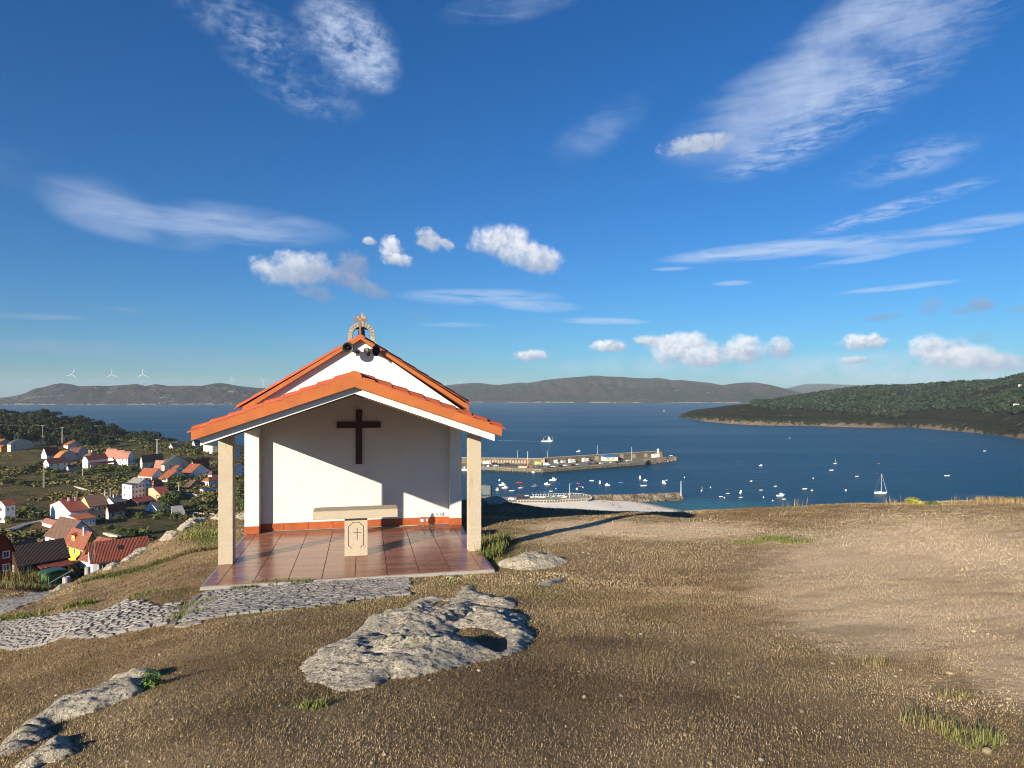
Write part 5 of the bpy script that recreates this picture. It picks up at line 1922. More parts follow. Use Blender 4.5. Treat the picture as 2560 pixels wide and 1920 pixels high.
# ------------------------------------------------------------------ trees
def leaf_mat(name, c0, c1):
    m, t, b = new_mat(name)
    ob = t.n('ShaderNodeObjectInfo').outputs['Random']
    tone = t.n('ShaderNodeAttribute', attribute_name='tone').outputs['Fac']
    c = t.mix(tone, c0, c1)
    c = t.mix(1.0, c, t.comb(t.mapr(ob, 0, 1, 0.75, 1.3, False), t.mapr(ob, 0, 1, 0.8, 1.2, False), t.mapr(ob, 0, 1, 0.8, 1.1, False)), 'MULTIPLY')
    t.put(b.inputs['Base Color'], c)
    b.inputs['Roughness'].default_value = 0.7
    b.inputs['Specular IOR Level'].default_value = 0.2
    return m


leaf_dark = leaf_mat('evergreen_foliage', (0.012, 0.024, 0.008), (0.045, 0.060, 0.020))
leaf_green = leaf_mat('bush_foliage', (0.034, 0.056, 0.014), (0.125, 0.15, 0.042))
bark = mat('tree_bark', (0.11, 0.085, 0.06), 0.9, 0.3, 4.0)


def crown_mesh(seed, n, lobes, size, tall=1.0, drop=0.0):
    """leaf clumps scattered through an uneven crown of unit width standing on z = 0"""
    rs = np.random.RandomState(seed)
    L = []
    for k in range(lobes):
        a = rs.rand() * 6.283
        r = 0.30 * math.sqrt(rs.rand())
        L.append((math.cos(a) * r, math.sin(a) * r, tall * (0.35 + 0.5 * rs.rand()), 0.16 + 0.15 * rs.rand()))
    P, N = [], []
    per = n // lobes
    for cx, cy, cz, rr_ in L:
        d = rs.normal(size=(per, 3))
        d /= np.linalg.norm(d, axis=1)[:, None]
        r = rr_ * (0.62 + 0.45 * rs.rand(per, 1))
        P.append(np.array([cx, cy, cz]) + d * r * np.array([1, 1, 0.85]))
        N.append(d + rs.normal(size=(per, 3)) * 0.45)
    P, N = np.concatenate(P), np.concatenate(N)
    me = leaf_cards(P, N, size * (0.6 + 0.9 * rs.rand(len(P))), rs)
    tone = np.clip(0.5 + rs.normal(size=len(P)) * 0.28, 0, 1)
    attr(me, 'tone', np.repeat(tone, 4))
    return me, L


def tree_proto(name, seed, n, lobes, size, m, tall=1.0, trunk=0.35):
    e = empty(name)
    me, L = crown_mesh(seed, n, lobes, size, tall)
    link_mesh('crown', me, m, e)
    g = MB()
    g.tube((0, 0, -0.4), (0.01, 0.01, tall * trunk), 0.035, 0.024, 7)
    for cx, cy, cz, rr_ in L[:5]:
        g.tube((0.01, 0.01, tall * trunk * 0.9), (cx * 0.9, cy * 0.9, cz), 0.020, 0.008, 5)
    g.build('trunk', bark, e)
    return e


FOREST_PROTO = [tree_proto('evergreen_tree', 100 + k, 420, 9, 0.13, leaf_dark, tall=1.0 + 0.12 * (k % 3)) for k in range(5)]
BUSH_PROTO = [tree_proto('bush', 200 + k, 380, 8, 0.13, leaf_green, tall=0.75, trunk=0.2) for k in range(4)]
BIG_TREE = tree_proto('broadleaf_tree', 300, 1800, 16, 0.075, leaf_green, tall=0.95)
tr = random.Random(5)
used_proto = set()


def plant(protos, x, y, z, w, h, label, cat, group):
    p = protos[tr.randrange(len(protos))]
    if p.name not in used_proto:
        used_proto.add(p.name)
        o = p
    else:
        o = dup_tree(p, (0, 0, 0))
    o.location = (x, y, z)
    o.rotation_euler = (0, 0, tr.uniform(0, 6.28))
    o.scale = (w, w, h)
    return tag(o, label, cat, group)


# wooded rise beyond the village: crown tops follow the photographed skyline, the rest fill the slope
SKY = [(-160, 1020), (-60, 1020), (0, 1021), (20, 1022), (67, 1025), (93, 1021), (118, 1022), (143, 1029), (157, 1038), (186, 1036), (216, 1041), (253, 1050), (287, 1058), (311, 1068), (341, 1075), (369, 1074), (388, 1076), (405, 1086), (426, 1091), (442, 1095), (455, 1101)]
k = 0
for row in range(9):
    for i in range(30 if row < 5 else 22):
        px = -140 + i * 20 + tr.uniform(-9, 9)
        if px > 445 - row * 8 or (row > 5 and px > 330):
            continue
        top = np.interp(px, [p[0] for p in SKY], [p[1] for p in SKY])
        Y = 645 - row * 15 + tr.uniform(-8, 8)
        if px > 300:
            Y -= 45 * min(1, (px - 300) / 100)
        hpx = tr.uniform(24, 36) * (0.72 if px > 300 else 1.0) * (0.72 if px > 410 else 1.0)
        tp = top + row * tr.uniform(5.0, 7.0) + tr.uniform(0, 5)
        x = (px - CX) / F * Y
        zt = EYE + zrow(tp, Y)
        h = hpx / F * Y
        zb = float(land(x, Y))
        # trunk foot on the land, crown top on the line
        h = max(6.0, min(zt - zb, 17.0))
        w = tr.uniform(8.0, 12.5)
        lab = 'dark tree on the skyline of the wooded rise beyond the village' if row == 0 else 'dark tree in the wood on the rise beyond the village'
        plant(FOREST_PROTO, x, Y, zt - h, w, h, lab, 'tree', 'trees along the skyline of the wooded rise' if row == 0 else 'trees in the wood beyond the village')
        k += 1


def at_row(px, py):
    """village point whose foot shows at this picture row"""
    Y = row_Y(py)
    x = (px - CX) / F * Y
    return x, Y, float(land(x, Y))


# bushes and garden trees among the houses: foot column, foot row, width in picture px, height in px
BUSHES = [(96, 1170, 30, 20), (118, 1183, 22, 18), (140, 1182, 20, 14), (78, 1176, 26, 16), (60, 1182, 30, 14), (105, 1192, 34, 14), (150, 1196, 40, 14), (200, 1190, 34, 16), (230, 1184, 34, 18), (262, 1180, 36, 22), (285, 1180, 34, 20),
          (310, 1180, 30, 20), (332, 1182, 30, 18), (255, 1198, 40, 18), (300, 1200, 44, 22), (325, 1202, 24, 14), (218, 1200, 30, 12), (170, 1205, 40, 12), (120, 1210, 50, 14), (60, 1215, 44, 16), (20, 1208, 44, 14), (340, 1192, 18, 12),
          (40, 1296, 40, 26), (66, 1288, 40, 28), (24, 1312, 24, 24), (82, 1298, 26, 20), (322, 1290, 30, 20), (350, 1297, 36, 20), (300, 1300, 30, 16), (408, 1296, 34, 30), (392, 1302, 26, 24), (440, 1300, 30, 22), (456, 1304, 26, 20),
          (425, 1205, 40, 20), (452, 1206, 36, 22), (438, 1212, 30, 14), (250, 1308, 28, 16), (270, 1330, 34, 18), (300, 1335, 30, 18), (332, 1338, 34, 22), (360, 1340, 34, 24), (345, 1354, 44, 24), (372, 1356, 30, 22), (310, 1352, 34, 18), (290, 1325, 16, 12), (278, 1342, 20, 12),
          (366, 1318, 8, 9), (478, 1136, 30, 16), (500, 1132, 30, 18), (440, 1134, 26, 10), (470, 1124, 34, 14), (380, 1128, 26, 8), (384, 1147, 30, 9), (300, 1138, 20, 8), (460, 1150, 40, 9), (500, 1150, 40, 12), (490, 1140, 16, 22), (600, 1262, 22, 38), (610, 1282, 24, 40), (596, 1240, 16, 24), (604, 1222, 26, 20),
          (525, 1260, 40, 26), (490, 1262, 34, 20), (520, 1280, 50, 22), (350, 1200, 24, 10), (390, 1243, 24, 12), (320, 1268, 24, 12), (78, 1092, 20, 11), (148, 1100, 16, 12), (70, 1098, 26, 10), (132, 1108, 24, 9), (205, 1098, 26, 20), (228, 1102, 26, 18), (245, 1106, 24, 16), (190, 1095, 22, 16), (64, 1110, 26, 12)]
TREE_AT = (424, 1286)
for i, (px, py, wp, hp_) in enumerate(BUSHES):
    x, Y, z = at_row(px, py)
    s = Y / F
    plant(BUSH_PROTO, x, Y, z - 0.3, wp * s * 1.1, max(hp_ * s * 1.15, 1.2), 'green bush or garden tree among the village houses', 'bush', 'bushes among the village houses')
x, Y, z = at_row(424, 1280)
BIG_TREE.location, BIG_TREE.scale = (x, Y, z), (64 * Y / F, 64 * Y / F, 52 * Y / F)
tag(BIG_TREE, 'largest round green tree in the village beside the slate roofed house', 'tree')
for p in FOREST_PROTO + BUSH_PROTO:
    if p.name not in used_proto:
        for ch in list(p.children):
            bpy.data.objects.remove(ch)
        bpy.data.objects.remove(p)


# low scrub, brambles and field hedges over the village slope: nobody could count it
def slope_scrub():
    rs = np.random.RandomState(31)
    n = 22000
    qx = -150 + 800 * rs.rand(n)
    Y = 100 + 470 * rs.rand(n) ** 0.8
    X = (qx - CX) / F * Y
    m = fbm(X / 34, Y / 26, 91, 4) + 0.25 * fbm(X / 9, Y / 9, 92, 3)
    k = m > 0.02
    X, Y = X[k], Y[k]
    n = len(X)
    Z = land(X, Y)
    Z = Z + fbm(X / 22, Y / 22, 5, 4) * 2.2
    per = 5
    r = 0.9 + 1.3 * rs.rand(n)
    d = rs.normal(size=(n, per, 3))
    d /= np.linalg.norm(d, axis=2)[..., None]
    P = np.stack([X, Y, Z + 0.3], -1)[:, None] + d * r[:, None, None] * np.array([1.0, 1.0, 0.55])
    me = leaf_cards(P.reshape(-1, 3), (d + rs.normal(size=d.shape) * 0.6 + np.array([0, 0, 0.4])).reshape(-1, 3), np.repeat(r * 1.1, per), rs)
    me.name = 'scrub'
    tone = np.clip(0.45 + 0.25 * rs.normal(size=n * per) + np.repeat(1.2 * fbm(X / 40, Y / 40, 7, 3), per), 0, 1)
    attr(me, 'tone', np.repeat(tone, 4))
    tag(link_mesh('scrub', me, leaf_mat('scrub_foliage', (0.036, 0.045, 0.014), (0.17, 0.145, 0.056))), kind='stuff')


slope_scrub()


# far wood on the headland: one mass of small crowns
def headland_wood():
    px, rp, Ys, Yr, Zr = HEAD_D
    me0 = head_o.data
    rs = np.random.RandomState(12)
    n = 11000
    qx = 1880 + (3150 - 1880) * rs.rand(n)
    tt = rs.rand(n) ** 0.85
    lo = np.interp(qx, [1880, 1960, 2100, 2250, 2330, 2450, 2560, 3000], [0.66, 0.32, 0.15, 0.08, 0.16, 0.18, 0.18, 0.12]) + 0.08 * fbm(qx / 60, qx * 0, 4, 3)
    tt = lo + (1.04 - lo) * tt
    # clearings
    Yq = np.interp(qx, px, Ys) * (1 - tt) + np.interp(qx, px, Yr) * tt
    X = (qx - CX) / F * Yq
    gap = fbm(X / 90, Yq / 110, 71, 3)
    k = gap > -0.19
    qx, tt, Yq, X = qx[k], tt[k], Yq[k], X[k]
    from mathutils.bvhtree import BVHTree
    dg = bpy.context.evaluated_depsgraph_get()
    bvh = BVHTree.FromObject(head_o, dg)
    Z = np.full(len(X), np.nan)
    for i in range(len(X)):
        h = bvh.ray_cast((X[i], Yq[i], 900), (0, 0, -1))
        if h[0] is not None:
            Z[i] = h[0].z
    k = ~np.isnan(Z)
    X, Yq, Z = X[k], Yq[k], Z[k]
    n = len(X)
    R_ = (5.0 + 4.0 * rs.rand(n))
    H_ = 8.0 + 7.0 * rs.rand(n) ** 1.4
    per = 13
    d = rs.normal(size=(n, per, 3))
    d /= np.linalg.norm(d, axis=2)[..., None]
    C = np.stack([X, Yq, Z + H_ * 0.52], -1)[:, None] + d * np.stack([R_ * 0.62, R_ * 0.62, H_ * 0.40], -1)[:, None] * (0.75 + 0.4 * rs.rand(n, per, 1))
    N = d + rs.normal(size=d.shape) * 0.45
    N /= np.linalg.norm(N, axis=2)[..., None]
    A = np.cross(N, rs.normal(size=d.shape))
    A /= np.linalg.norm(A, axis=2)[..., None]
    B = np.cross(N, A)
    s = (R_ * 0.62)[:, None, None] * (0.7 + 0.6 * rs.rand(n, per, 1))
    q = np.stack([C - A * s * 0.6, C + B * s * 0.5, C + A * s * 0.6, C - B * s * 0.5], 2)
    me = fast_mesh('headland_wood', q.reshape(-1, 3), np.arange(q.size // 3).reshape(-1, 4))
    tone = np.clip(0.45 + 0.22 * rs.normal(size=(n, 1)) + 0.18 * rs.normal(size=(n, per)) + 0.9 * fbm(X / 60, Yq / 70, 5, 3)[:, None], 0, 1)
    attr(me, 'tone', np.repeat(tone.ravel(), 4))
    m = leaf_mat('headland_foliage', (0.007, 0.019, 0.010), (0.030, 0.047, 0.021))
    tag(link_mesh('headland_wood', me, m), kind='stuff')


headland_wood()


# ------------------------------------------------------------------ village houses
def roof_mat(col):
    key = 'roof_%02d%02d%02d' % tuple(int(c * 99) for c in col)
    if key in MATS:
        return MATS[key]
    m, t, b = new_mat(key)
    co = t.n('ShaderNodeTexCoord').outputs['Object']
    w = t.n('ShaderNodeTexWave', wave_type='BANDS', bands_direction='X')
    t.put(w.inputs[0], co)
    w.inputs['Scale'].default_value = 1.6
    w2 = t.n('ShaderNodeTexWave', wave_type='BANDS', bands_direction='Y')
    t.put(w2.inputs[0], co)
    w2.inputs['Scale'].default_value = 0.9
    n = t.noise(co, 0.9, 6, 0.7)
    c = t.mix(t.mapr(n, 0.3, 0.7), tuple(x * 0.72 for x in col), tuple(min(1, x * 1.18) for x in col))
    c = t.mix(t.math('MULTIPLY', w.outputs[1], 0.25), c, tuple(x * 0.6 for x in col))
    t.put(b.inputs['Base Color'], c)
    b.inputs['Roughness'].default_value = 0.8
    bp = t.n('ShaderNodeBump')
    bp.inputs['Distance'].default_value = 0.06
    t.put(bp.inputs['Height'], t.math('ADD', w.outputs[1], w2.outputs[1]))
    t.put(b.inputs['Normal'], bp.outputs[0])
    return m


def wall_mat(col):
    key = 'render_%02d%02d%02d' % tuple(int(c * 99) for c in col)
    if key in MATS:
        return MATS[key]
    m, t, b = new_mat(key)
    co = t.n('ShaderNodeTexCoord').outputs['Object']
    n = t.noise(co, 0.5, 5, 0.6)
    st = t.noise(t.mapping(co, scale=(1.2, 1.2, 0.15)), 1.0, 5, 0.7)
    c = t.mix(t.mapr(n, 0.3, 0.7), tuple(x * 0.93 for x in col), col)
    c = t.mix(t.math('MULTIPLY', t.mapr(st, 0.55, 0.75), 0.35), c, tuple(x * 0.62 for x in col))
    t.put(b.inputs['Base Color'], c)
    b.inputs['Roughness'].default_value = 0.9
    b.inputs['Specular IOR Level'].default_value = 0.2
    return m


glass = mat('window_glass', (0.025, 0.03, 0.035), 0.12, 0.2, spec=0.5)
frame_w = mat('window_frame', (0.70, 0.70, 0.68), 0.6, 0.03)
chim = mat('chimney_render', (0.70, 0.64, 0.56), 0.9, 0.1)
clay_pot = mat('clay_pot', (0.42, 0.16, 0.08), 0.8, 0.1)
door_m = mat('brown_door', (0.12, 0.06, 0.035), 0.6, 0.2)

WHT, CRM, BEI, GRY, OCH, PCH, YEL, OLV = (0.78, 0.77, 0.75), (0.76, 0.69, 0.52), (0.55, 0.51, 0.42), (0.40, 0.40, 0.41), (0.42, 0.19, 0.035), (0.60, 0.40, 0.24), (0.72, 0.43, 0.055), (0.50, 0.44, 0.22)
R_OR, R_RD, R_SA, R_BR, R_MA, R_SL, R_DK = (0.36, 0.10, 0.038), (0.24, 0.046, 0.026), (0.38, 0.17, 0.12), (0.165, 0.09, 0.06), (0.12, 0.04, 0.036), (0.075, 0.085, 0.105), (0.10, 0.06, 0.05)


def window_part(parent, w, h, loc, rz, dormer=False):
    f = MB()
    t_ = 0.11
    f.b2(-w / 2, w / 2, -0.05, 0.02, -h / 2, -h / 2 + t_)
    f.b2(-w / 2, w / 2, -0.05, 0.02, h / 2 - t_, h / 2)
    f.b2(-w / 2, -w / 2 + t_, -0.045, 0.02, -h / 2 + t_, h / 2 - t_)
    f.b2(w / 2 - t_, w / 2, -0.045, 0.02, -h / 2 + t_, h / 2 - t_)
    f.b2(-0.03, 0.03, -0.04, 0.02, -h / 2 + t_, h / 2 - t_)
    o = f.build('window', frame_w, parent, loc=loc, rz=rz)
    g = MB()
    g.b2(-w / 2 + t_, w / 2 - t_, -0.012, 0.018, -h / 2 + t_, h / 2 - t_)
    g.build('pane', glass, o)
    return o


def house(label, xl, xc, xr, base, eave, rise, axis='y', wall=WHT, roof=R_OR, a=70.0, win_f=(2, 1), win_l=(1, 1), chimneys=0, sky=0, band_=None, kind='gable', over=0.35, name='house', cat='house', chim_at=0.4, Y=None, side_roof=None):
    """xl, xc, xr: left end, near corner, right end (picture columns); base, eave: rows at the near corner; rise in picture px"""
    a = R(a)
    Y = Y or row_Y(base)
    P = at(xc, base, Y)
    ux, uy = math.cos(a), math.sin(a)
    vx, vy = -math.sin(a), math.cos(a)

    def run(dx, dy, px):
        k = (px - CX) / F
        den = dx - k * dy
        return (k * P.y - P.x) / den
    L = max(run(ux, uy, xr), 1.5)
    D = max(run(vx, vy, xl), 1.5)
    s = Y / F
    H = (base - eave) * s
    RS_ = rise * s * 1.12
    e = tag(empty(name, P, a), label, cat)
    wm, rm = wall_mat(wall), roof_mat(roof)
    g = MB()
    g.b2(0, L, 0, D, -4.0, H)
    t_ = 0.22
    r = MB()
    if kind == 'flat':
        r.b2(-0.15, L + 0.15, -0.15, D + 0.15, H + 0.002, H + 0.30)
    elif kind == 'hip':
        m = min(L, D) / 2 * 0.85
        o_ = over
        b_ = [(-o_, -o_), (L + o_, -o_), (L + o_, D + o_), (-o_, D + o_)]
        if L >= D:
            rd = [(m, D / 2), (L - m, D / 2)]
        else:
            rd = [(L / 2, m), (L / 2, D - m)]
        vs = [(p[0], p[1], H + 0.0) for p in b_] + [(p[0], p[1], H + 0.16) for p in b_] + [(p[0], p[1], H + RS_) for p in rd]
        fs = [(3, 2, 1, 0), (0, 1, 5, 4), (1, 2, 6, 5), (2, 3, 7, 6), (3, 0, 4, 7)]
        if L >= D:
            fs += [(4, 5, 9, 8), (5, 6, 9), (6, 7, 8, 9), (7, 4, 8)]
        else:
            fs += [(4, 5, 8), (5, 6, 9, 8), (6, 7, 9), (7, 4, 8, 9)]
        r.add(vs, fs)
    elif kind == 'lean':
        vs = [(-over, -over, H - 0.1), (L + over, -over, H - 0.1), (L + over, D, H + RS_), (-over, D, H + RS_)]
        vs += [(p[0], p[1], p[2] + t_) for p in vs]
        r.add(vs, [(3, 2, 1, 0), (4, 5, 6, 7), (0, 1, 5, 4), (1, 2, 6, 5), (2, 3, 7, 6), (3, 0, 4, 7)])
    else:
        # profile across the ridge
        half = D / 2 if axis == 'x' else L / 2
        prof = [(-1.0, 0.0), (0.0, 1.0), (1.0, 0.0)]
        if kind == 'barrel':
            prof = [(-1.0, 0.0), (-0.78, 0.46), (-0.42, 0.82), (0, 1.0), (0.42, 0.82), (0.78, 0.46), (1.0, 0.0)]
        pts = [(half + q[0] * half, H + q[1] * RS_) for q in prof]
        n = len(pts)
        if axis == 'x':
            for x0, x1 in ((0.0, 0.25), (L - 0.25, L)):
                vs = [(x0, p[0], p[1]) for p in pts] + [(x1, p[0], p[1]) for p in pts]
                g.add(vs, [tuple(range(n - 1, -1, -1)), tuple(range(n, 2 * n))])
        else:
            for y0, y1 in ((0.0, 0.25), (D - 0.25, D)):
                vs = [(p[0], y0, p[1]) for p in pts] + [(p[0], y1, p[1]) for p in pts]
                g.add(vs, [tuple(range(n)), tuple(range(2 * n - 1, n - 1, -1))])
        # roof skin
        ex = [((pts[0][0] - over), pts[0][1] - over * RS_ / half * (1 if kind == 'gable' else 1.6))] + pts[1:-1] + [((pts[-1][0] + over), pts[-1][1] - over * RS_ / half * (1 if kind == 'gable' else 1.6))]
        lo, hi = -over * 0.8, (L if axis == 'x' else D) + over * 0.8
        for i in range(n - 1):
            p, q = ex[i], ex[i + 1]
            cs = [(p[0], p[1] + 0.02), (q[0], q[1] + 0.02), (q[0], q[1] + t_), (p[0], p[1] + t_)]
            if axis == 'x':
                vs = [(lo, c[0], c[1]) for c in cs] + [(hi, c[0], c[1]) for c in cs]
            else:
                vs = [(c[0], lo, c[1]) for c in cs] + [(c[0], hi, c[1]) for c in cs]
            f4 = [(0, 1, 2, 3), (7, 6, 5, 4), (0, 4, 5, 1), (1, 5, 6, 2), (2, 6, 7, 3), (3, 7, 4, 0)]
            r.add(vs, f4)
    g.build('wall', wm, e)
    ro = r.build('roof', rm, e)
    if kind != 'flat':
        bm = bmesh.new()
        bm.from_mesh(ro.data)
        bmesh.ops.recalc_face_normals(bm, faces=bm.faces)
        bm.to_mesh(ro.data)
        bm.free()
    # windows
    for (nc, nr), wdt, face in ((win_f, L, 'f'), (win_l, D, 'l')):
        for i in range(nc):
            for j in range(nr):
                wh = min(1.35, H / nr * 0.55)
                ww = min(1.1, wdt / nc * 0.55)
                if ww < 0.35 or wh < 0.35:
                    continue
                zz = H * (j + 0.55) / nr
                if face == 'f':
                    window_part(e, ww, wh, (wdt * (i + 0.5) / nc, 0, zz), 0)
                else:
                    window_part(e, ww, wh, (0, wdt * (i + 0.5) / nc, zz), -math.pi / 2)
    for i in range(chimneys):
        c = MB()
        cz = H + RS_ * 0.9
        fx = chim_at + 0.35 * i
        cx_, cy_ = (L * fx, D * 0.42) if axis == 'x' else (L * 0.42, D * fx)
        c.b2(cx_ - 0.3, cx_ + 0.3, cy_ - 0.3, cy_ + 0.3, H, cz + 1.3)
        ch = c.build('chimney', chim, ro)
        c = MB()
        c.b2(cx_ - 0.38, cx_ + 0.38, cy_ - 0.38, cy_ + 0.38, cz + 1.3, cz + 1.45)
        c.build('chimney_cap', clay_pot, ro)
    # roof lights on the slope that faces us
    for i in range(sky):
        f = (i + 0.8) / (sky + 0.6)
        c = MB()
        if axis == 'y':
            t0 = 0.45
            ang = math.atan2(RS_, L / 2)
            c.box((0, 0, 0), (0.9, 0.7, 0.10), ry=-ang)
            o = c.build('roof_light', glass, ro)
            o.location = (L / 2 * t0, D * f, H + RS_ * t0 + t_ + 0.05)
        else:
            t0 = 0.5
            ang = math.atan2(RS_, D / 2)
            c.box((0, 0, 0), (0.7, 0.9, 0.10))
            o = c.build('roof_light', glass, ro)
            o.rotation_euler = (ang, 0, 0)
            o.location = (L * f, D / 2 * t0, H + RS_ * t0 + t_ + 0.05)
    if band_:
        c = MB()
        c.b2(-0.05, L + 0.05, -0.06, 0.02, H * band_[0], H * band_[1])
        c.build('wall_band', wall_mat(band_[2]), e)
    return e, L, D, H, RS_


house('large white house with a tall plain gable, highest at the far left edge', -14, 0, 62, 1112, 1090, 13, 'y', WHT, R_SA, win_f=(0, 0))
house('grey gabled house in front of the tall white gable at the left edge', -20, -6, 33, 1124, 1109, 9, 'y', GRY, R_OR, win_f=(0, 0))
house('small orange annex beside the beige arched roof house', -6, 3, 19, 1130, 1118, 4, 'y', OCH, R_OR, win_f=(1, 1), a=66)
house('beige house with arched dark roof and three columns of windows', 18, 27, 84, 1131, 1111, 10, 'y', BEI, R_SL, kind='barrel', win_f=(3, 2), win_l=(2, 1))
house('white gabled chalet with dark eaves before the wood', 77, 81, 122, 1118, 1102, 11, 'y', WHT, R_BR, win_f=(1, 2), band_=(0.0, 0.32, GRY), over=0.7)
house('ochre timber chalet with dark windows near the wood', 149, 164, 197, 1116, 1102, 9, 'y', OCH, R_BR, win_f=(3, 1), over=0.7)
house('small white house with orange roof below the ochre chalet', 159, 170, 207, 1122, 1113, 9, 'y', WHT, R_OR, win_f=(3, 1), over=0.5)
house('white house with a deep red roof and lit white gable', 103, 117, 150, 1148, 1138, 16, 'x', WHT, R_RD, win_f=(2, 1))
house('grey house with bright orange bent roof, between two red roofs', 134, 147, 195, 1157, 1147, 16, 'y', GRY, (0.62, 0.20, 0.05), kind='barrel', win_f=(1, 1), sky=2, win_l=(2, 1))
house('dark house with maroon roof and three roof lights', 172, 194, 222, 1150, 1135, 14, 'y', GRY, R_MA, kind='barrel', win_f=(2, 1), sky=3)
house('long white two storey house with orange roof in the field', 108, 122, 169, 1180, 1159, 10, 'x', WHT, R_OR, win_f=(3, 2), win_l=(1, 2))
house('low annex with maroon roof joined to the long white house', 166, 171, 192, 1179, 1168, 4, 'x', GRY, R_MA, win_f=(1, 1), win_l=(0, 0))
house('square house with brown pyramid roof and two chimneys', 208, 226, 252, 1152, 1143, 12, 'y', WHT, R_BR, kind='hip', chimneys=2)
e, L, D, H, RS_ = house('white house with red roof and long red verandah roof', 206, 220, 270, 1171, 1150, 8, 'x', WHT, R_RD, win_f=(3, 1), win_l=(1, 2))
g = MB()
vs = [(-0.3, -2.6, H * 0.42), (L * 1.5, -2.6, H * 0.42), (L * 1.5, -0.02, H * 0.60), (-0.3, -0.02, H * 0.60)]
vs += [(p[0], p[1], p[2] + 0.2) for p in vs]
g.add(vs, [(3, 2, 1, 0), (4, 5, 6, 7), (0, 1, 5, 4), (1, 2, 6, 5), (2, 3, 7, 6), (3, 0, 4, 7)])
g.build('verandah_roof', roof_mat(R_RD), e)
for i in range(4):
    g = MB()
    g.b2(L * 1.5 * i / 3.2 - 0.12, L * 1.5 * i / 3.2 + 0.12, -2.5, -2.26, -3, H * 0.42)
    g.build('post', frame_w, e)
for i, (xl, xc, xr, b_, ev, rs_) in enumerate([(263, 287, 300, 1160, 1140, 15), (284, 307, 318, 1163, 1143, 14), (302, 320, 338, 1168, 1145, 13)]):
    house('salmon roofed white terrace house, %s of the row of three' % ('first and farthest left', 'middle one', 'nearest, with a timbered gable')[i], xl, xc, xr, b_, ev, rs_, 'y', WHT, R_SA, kind='barrel', win_f=(2, 3), win_l=(2, 2), sky=2, band_=(0.62, 0.68, (0.10, 0.11, 0.13)) if i == 2 else None)
house('long beige house with faded brown roof beside the tall white pole', 350, 356, 408, 1175, 1153, 12, 'x', BEI, R_BR, win_f=(3, 1), win_l=(0, 0))
house('narrow red brick house with salmon roof', 386, 407, 415, 1178, 1167, 13, 'y', (0.30, 0.07, 0.04), R_SA, win_f=(1, 1))
house('large cream house with slate roof and wide gable', 404, 411, 472, 1182, 1162, 18, 'y', CRM, R_SL, win_f=(2, 2), over=0.6)
house('small white house with orange roof before the wide cream gable', 426, 436, 464, 1185, 1176, 9, 'y', WHT, R_OR, win_f=(1, 1))
house('white house with steep bright red roof facing the viewer', 478, 484, 523, 1178, 1169, 17, 'x', WHT, R_RD, win_f=(2, 1), sky=0)
house('big white house with striped orange roof and balconies', 452, 476, 526, 1199, 1184, 18, 'y', WHT, R_OR, win_f=(3, 2), win_l=(2, 1))
house('white double house with an orange roof, left of its neighbour', 345, 380, 411, 1204, 1191, 15, 'y', WHT, R_OR, win_f=(0, 0), win_l=(3, 1))
house('white house with orange roof and blank shaded gable', 397, 418, 468, 1208, 1197, 16, 'y', WHT, R_OR, win_f=(1, 1), win_l=(2, 1))
house('white house with red roof behind the left porch column', 520, 530, 554, 1200, 1188, 9, 'y', WHT, R_RD, kind='hip', win_f=(2, 1))
house('white house with orange hipped roof just left of the column', 506, 522, 556, 1218, 1204, 9, 'y', WHT, R_OR, kind='hip', win_f=(1, 1), win_l=(2, 1))
house('front block of the white three storey building, lit side', 305, 329, 346, 1249, 1213, 1, 'y', WHT, R_SL, kind='flat', win_f=(2, 3), win_l=(2, 2), a=60)
house('rear block of the white three storey building with grey roof', 318, 346, 380, 1246, 1210, 10, 'y', WHT, (0.30, 0.29, 0.27), win_f=(4, 3), win_l=(0, 0), a=62)
house('dark timber house with a dull orange roof', 377, 384, 408, 1229, 1213, 11, 'y', (0.05, 0.03, 0.03), (0.38, 0.10, 0.05), kind='hip', win_f=(3, 1))
house('peach house with a broad blank gable', 361, 407, 434, 1260, 1242, 12, 'x', PCH, R_RD, win_f=(1, 1), win_l=(1, 1), a=42)
house('low dark house with a red roof below the three storey block', 314, 345, 388, 1268, 1257, 8, 'x', (0.12, 0.08, 0.07), (0.26, 0.05, 0.04), win_f=(2, 1), win_l=(1, 1))
house('white house with long slate roof and lit gable', 363, 391, 451, 1285, 1271, 11, 'x', WHT, R_SL, win_f=(4, 1), win_l=(1, 1), a=58)
house('brown stone cabin, the larger of two beside the column', 467, 478, 502, 1222, 1212, 8, 'y', (0.24, 0.17, 0.12), R_BR, win_f=(1, 1))
house('small brown stone cabin below the larger one', 461, 468, 492, 1230, 1221, 6, 'y', (0.24, 0.17, 0.12), R_BR, win_f=(1, 1))
house('shaded white house with a flat roof behind the column', 500, 508, 550, 1240, 1224, 1, 'y', WHT, R_SL, kind='flat', win_f=(3, 1))
house('grey roofed low house at the coast beyond the field', 422, 432, 458, 1122, 1117, 7, 'x', GRY, (0.22, 0.21, 0.2), win_f=(0, 0), win_l=(1, 1))
house('cream block of flats on the coast behind the column', 508, 531, 548, 1138, 1115, 1, 'y', CRM, R_SL, kind='flat', win_f=(2, 2), win_l=(0, 0), a=50)
house('white house with slate roof under the porch eave by the sea', 480, 487, 501, 1118, 1110, 8, 'x', WHT, R_SL, win_f=(1, 1))
house('pale grey flat block by the sea, seen between column and wall', 584, 588, 600, 1148, 1123, 1, 'y', (0.6, 0.61, 0.63), R_SL, kind='flat', win_f=(1, 2))
house('white gabled house with maroon roof, seen between column and wall', 558, 578, 616, 1193, 1173, 10, 'y', WHT, R_MA, win_f=(2, 2))
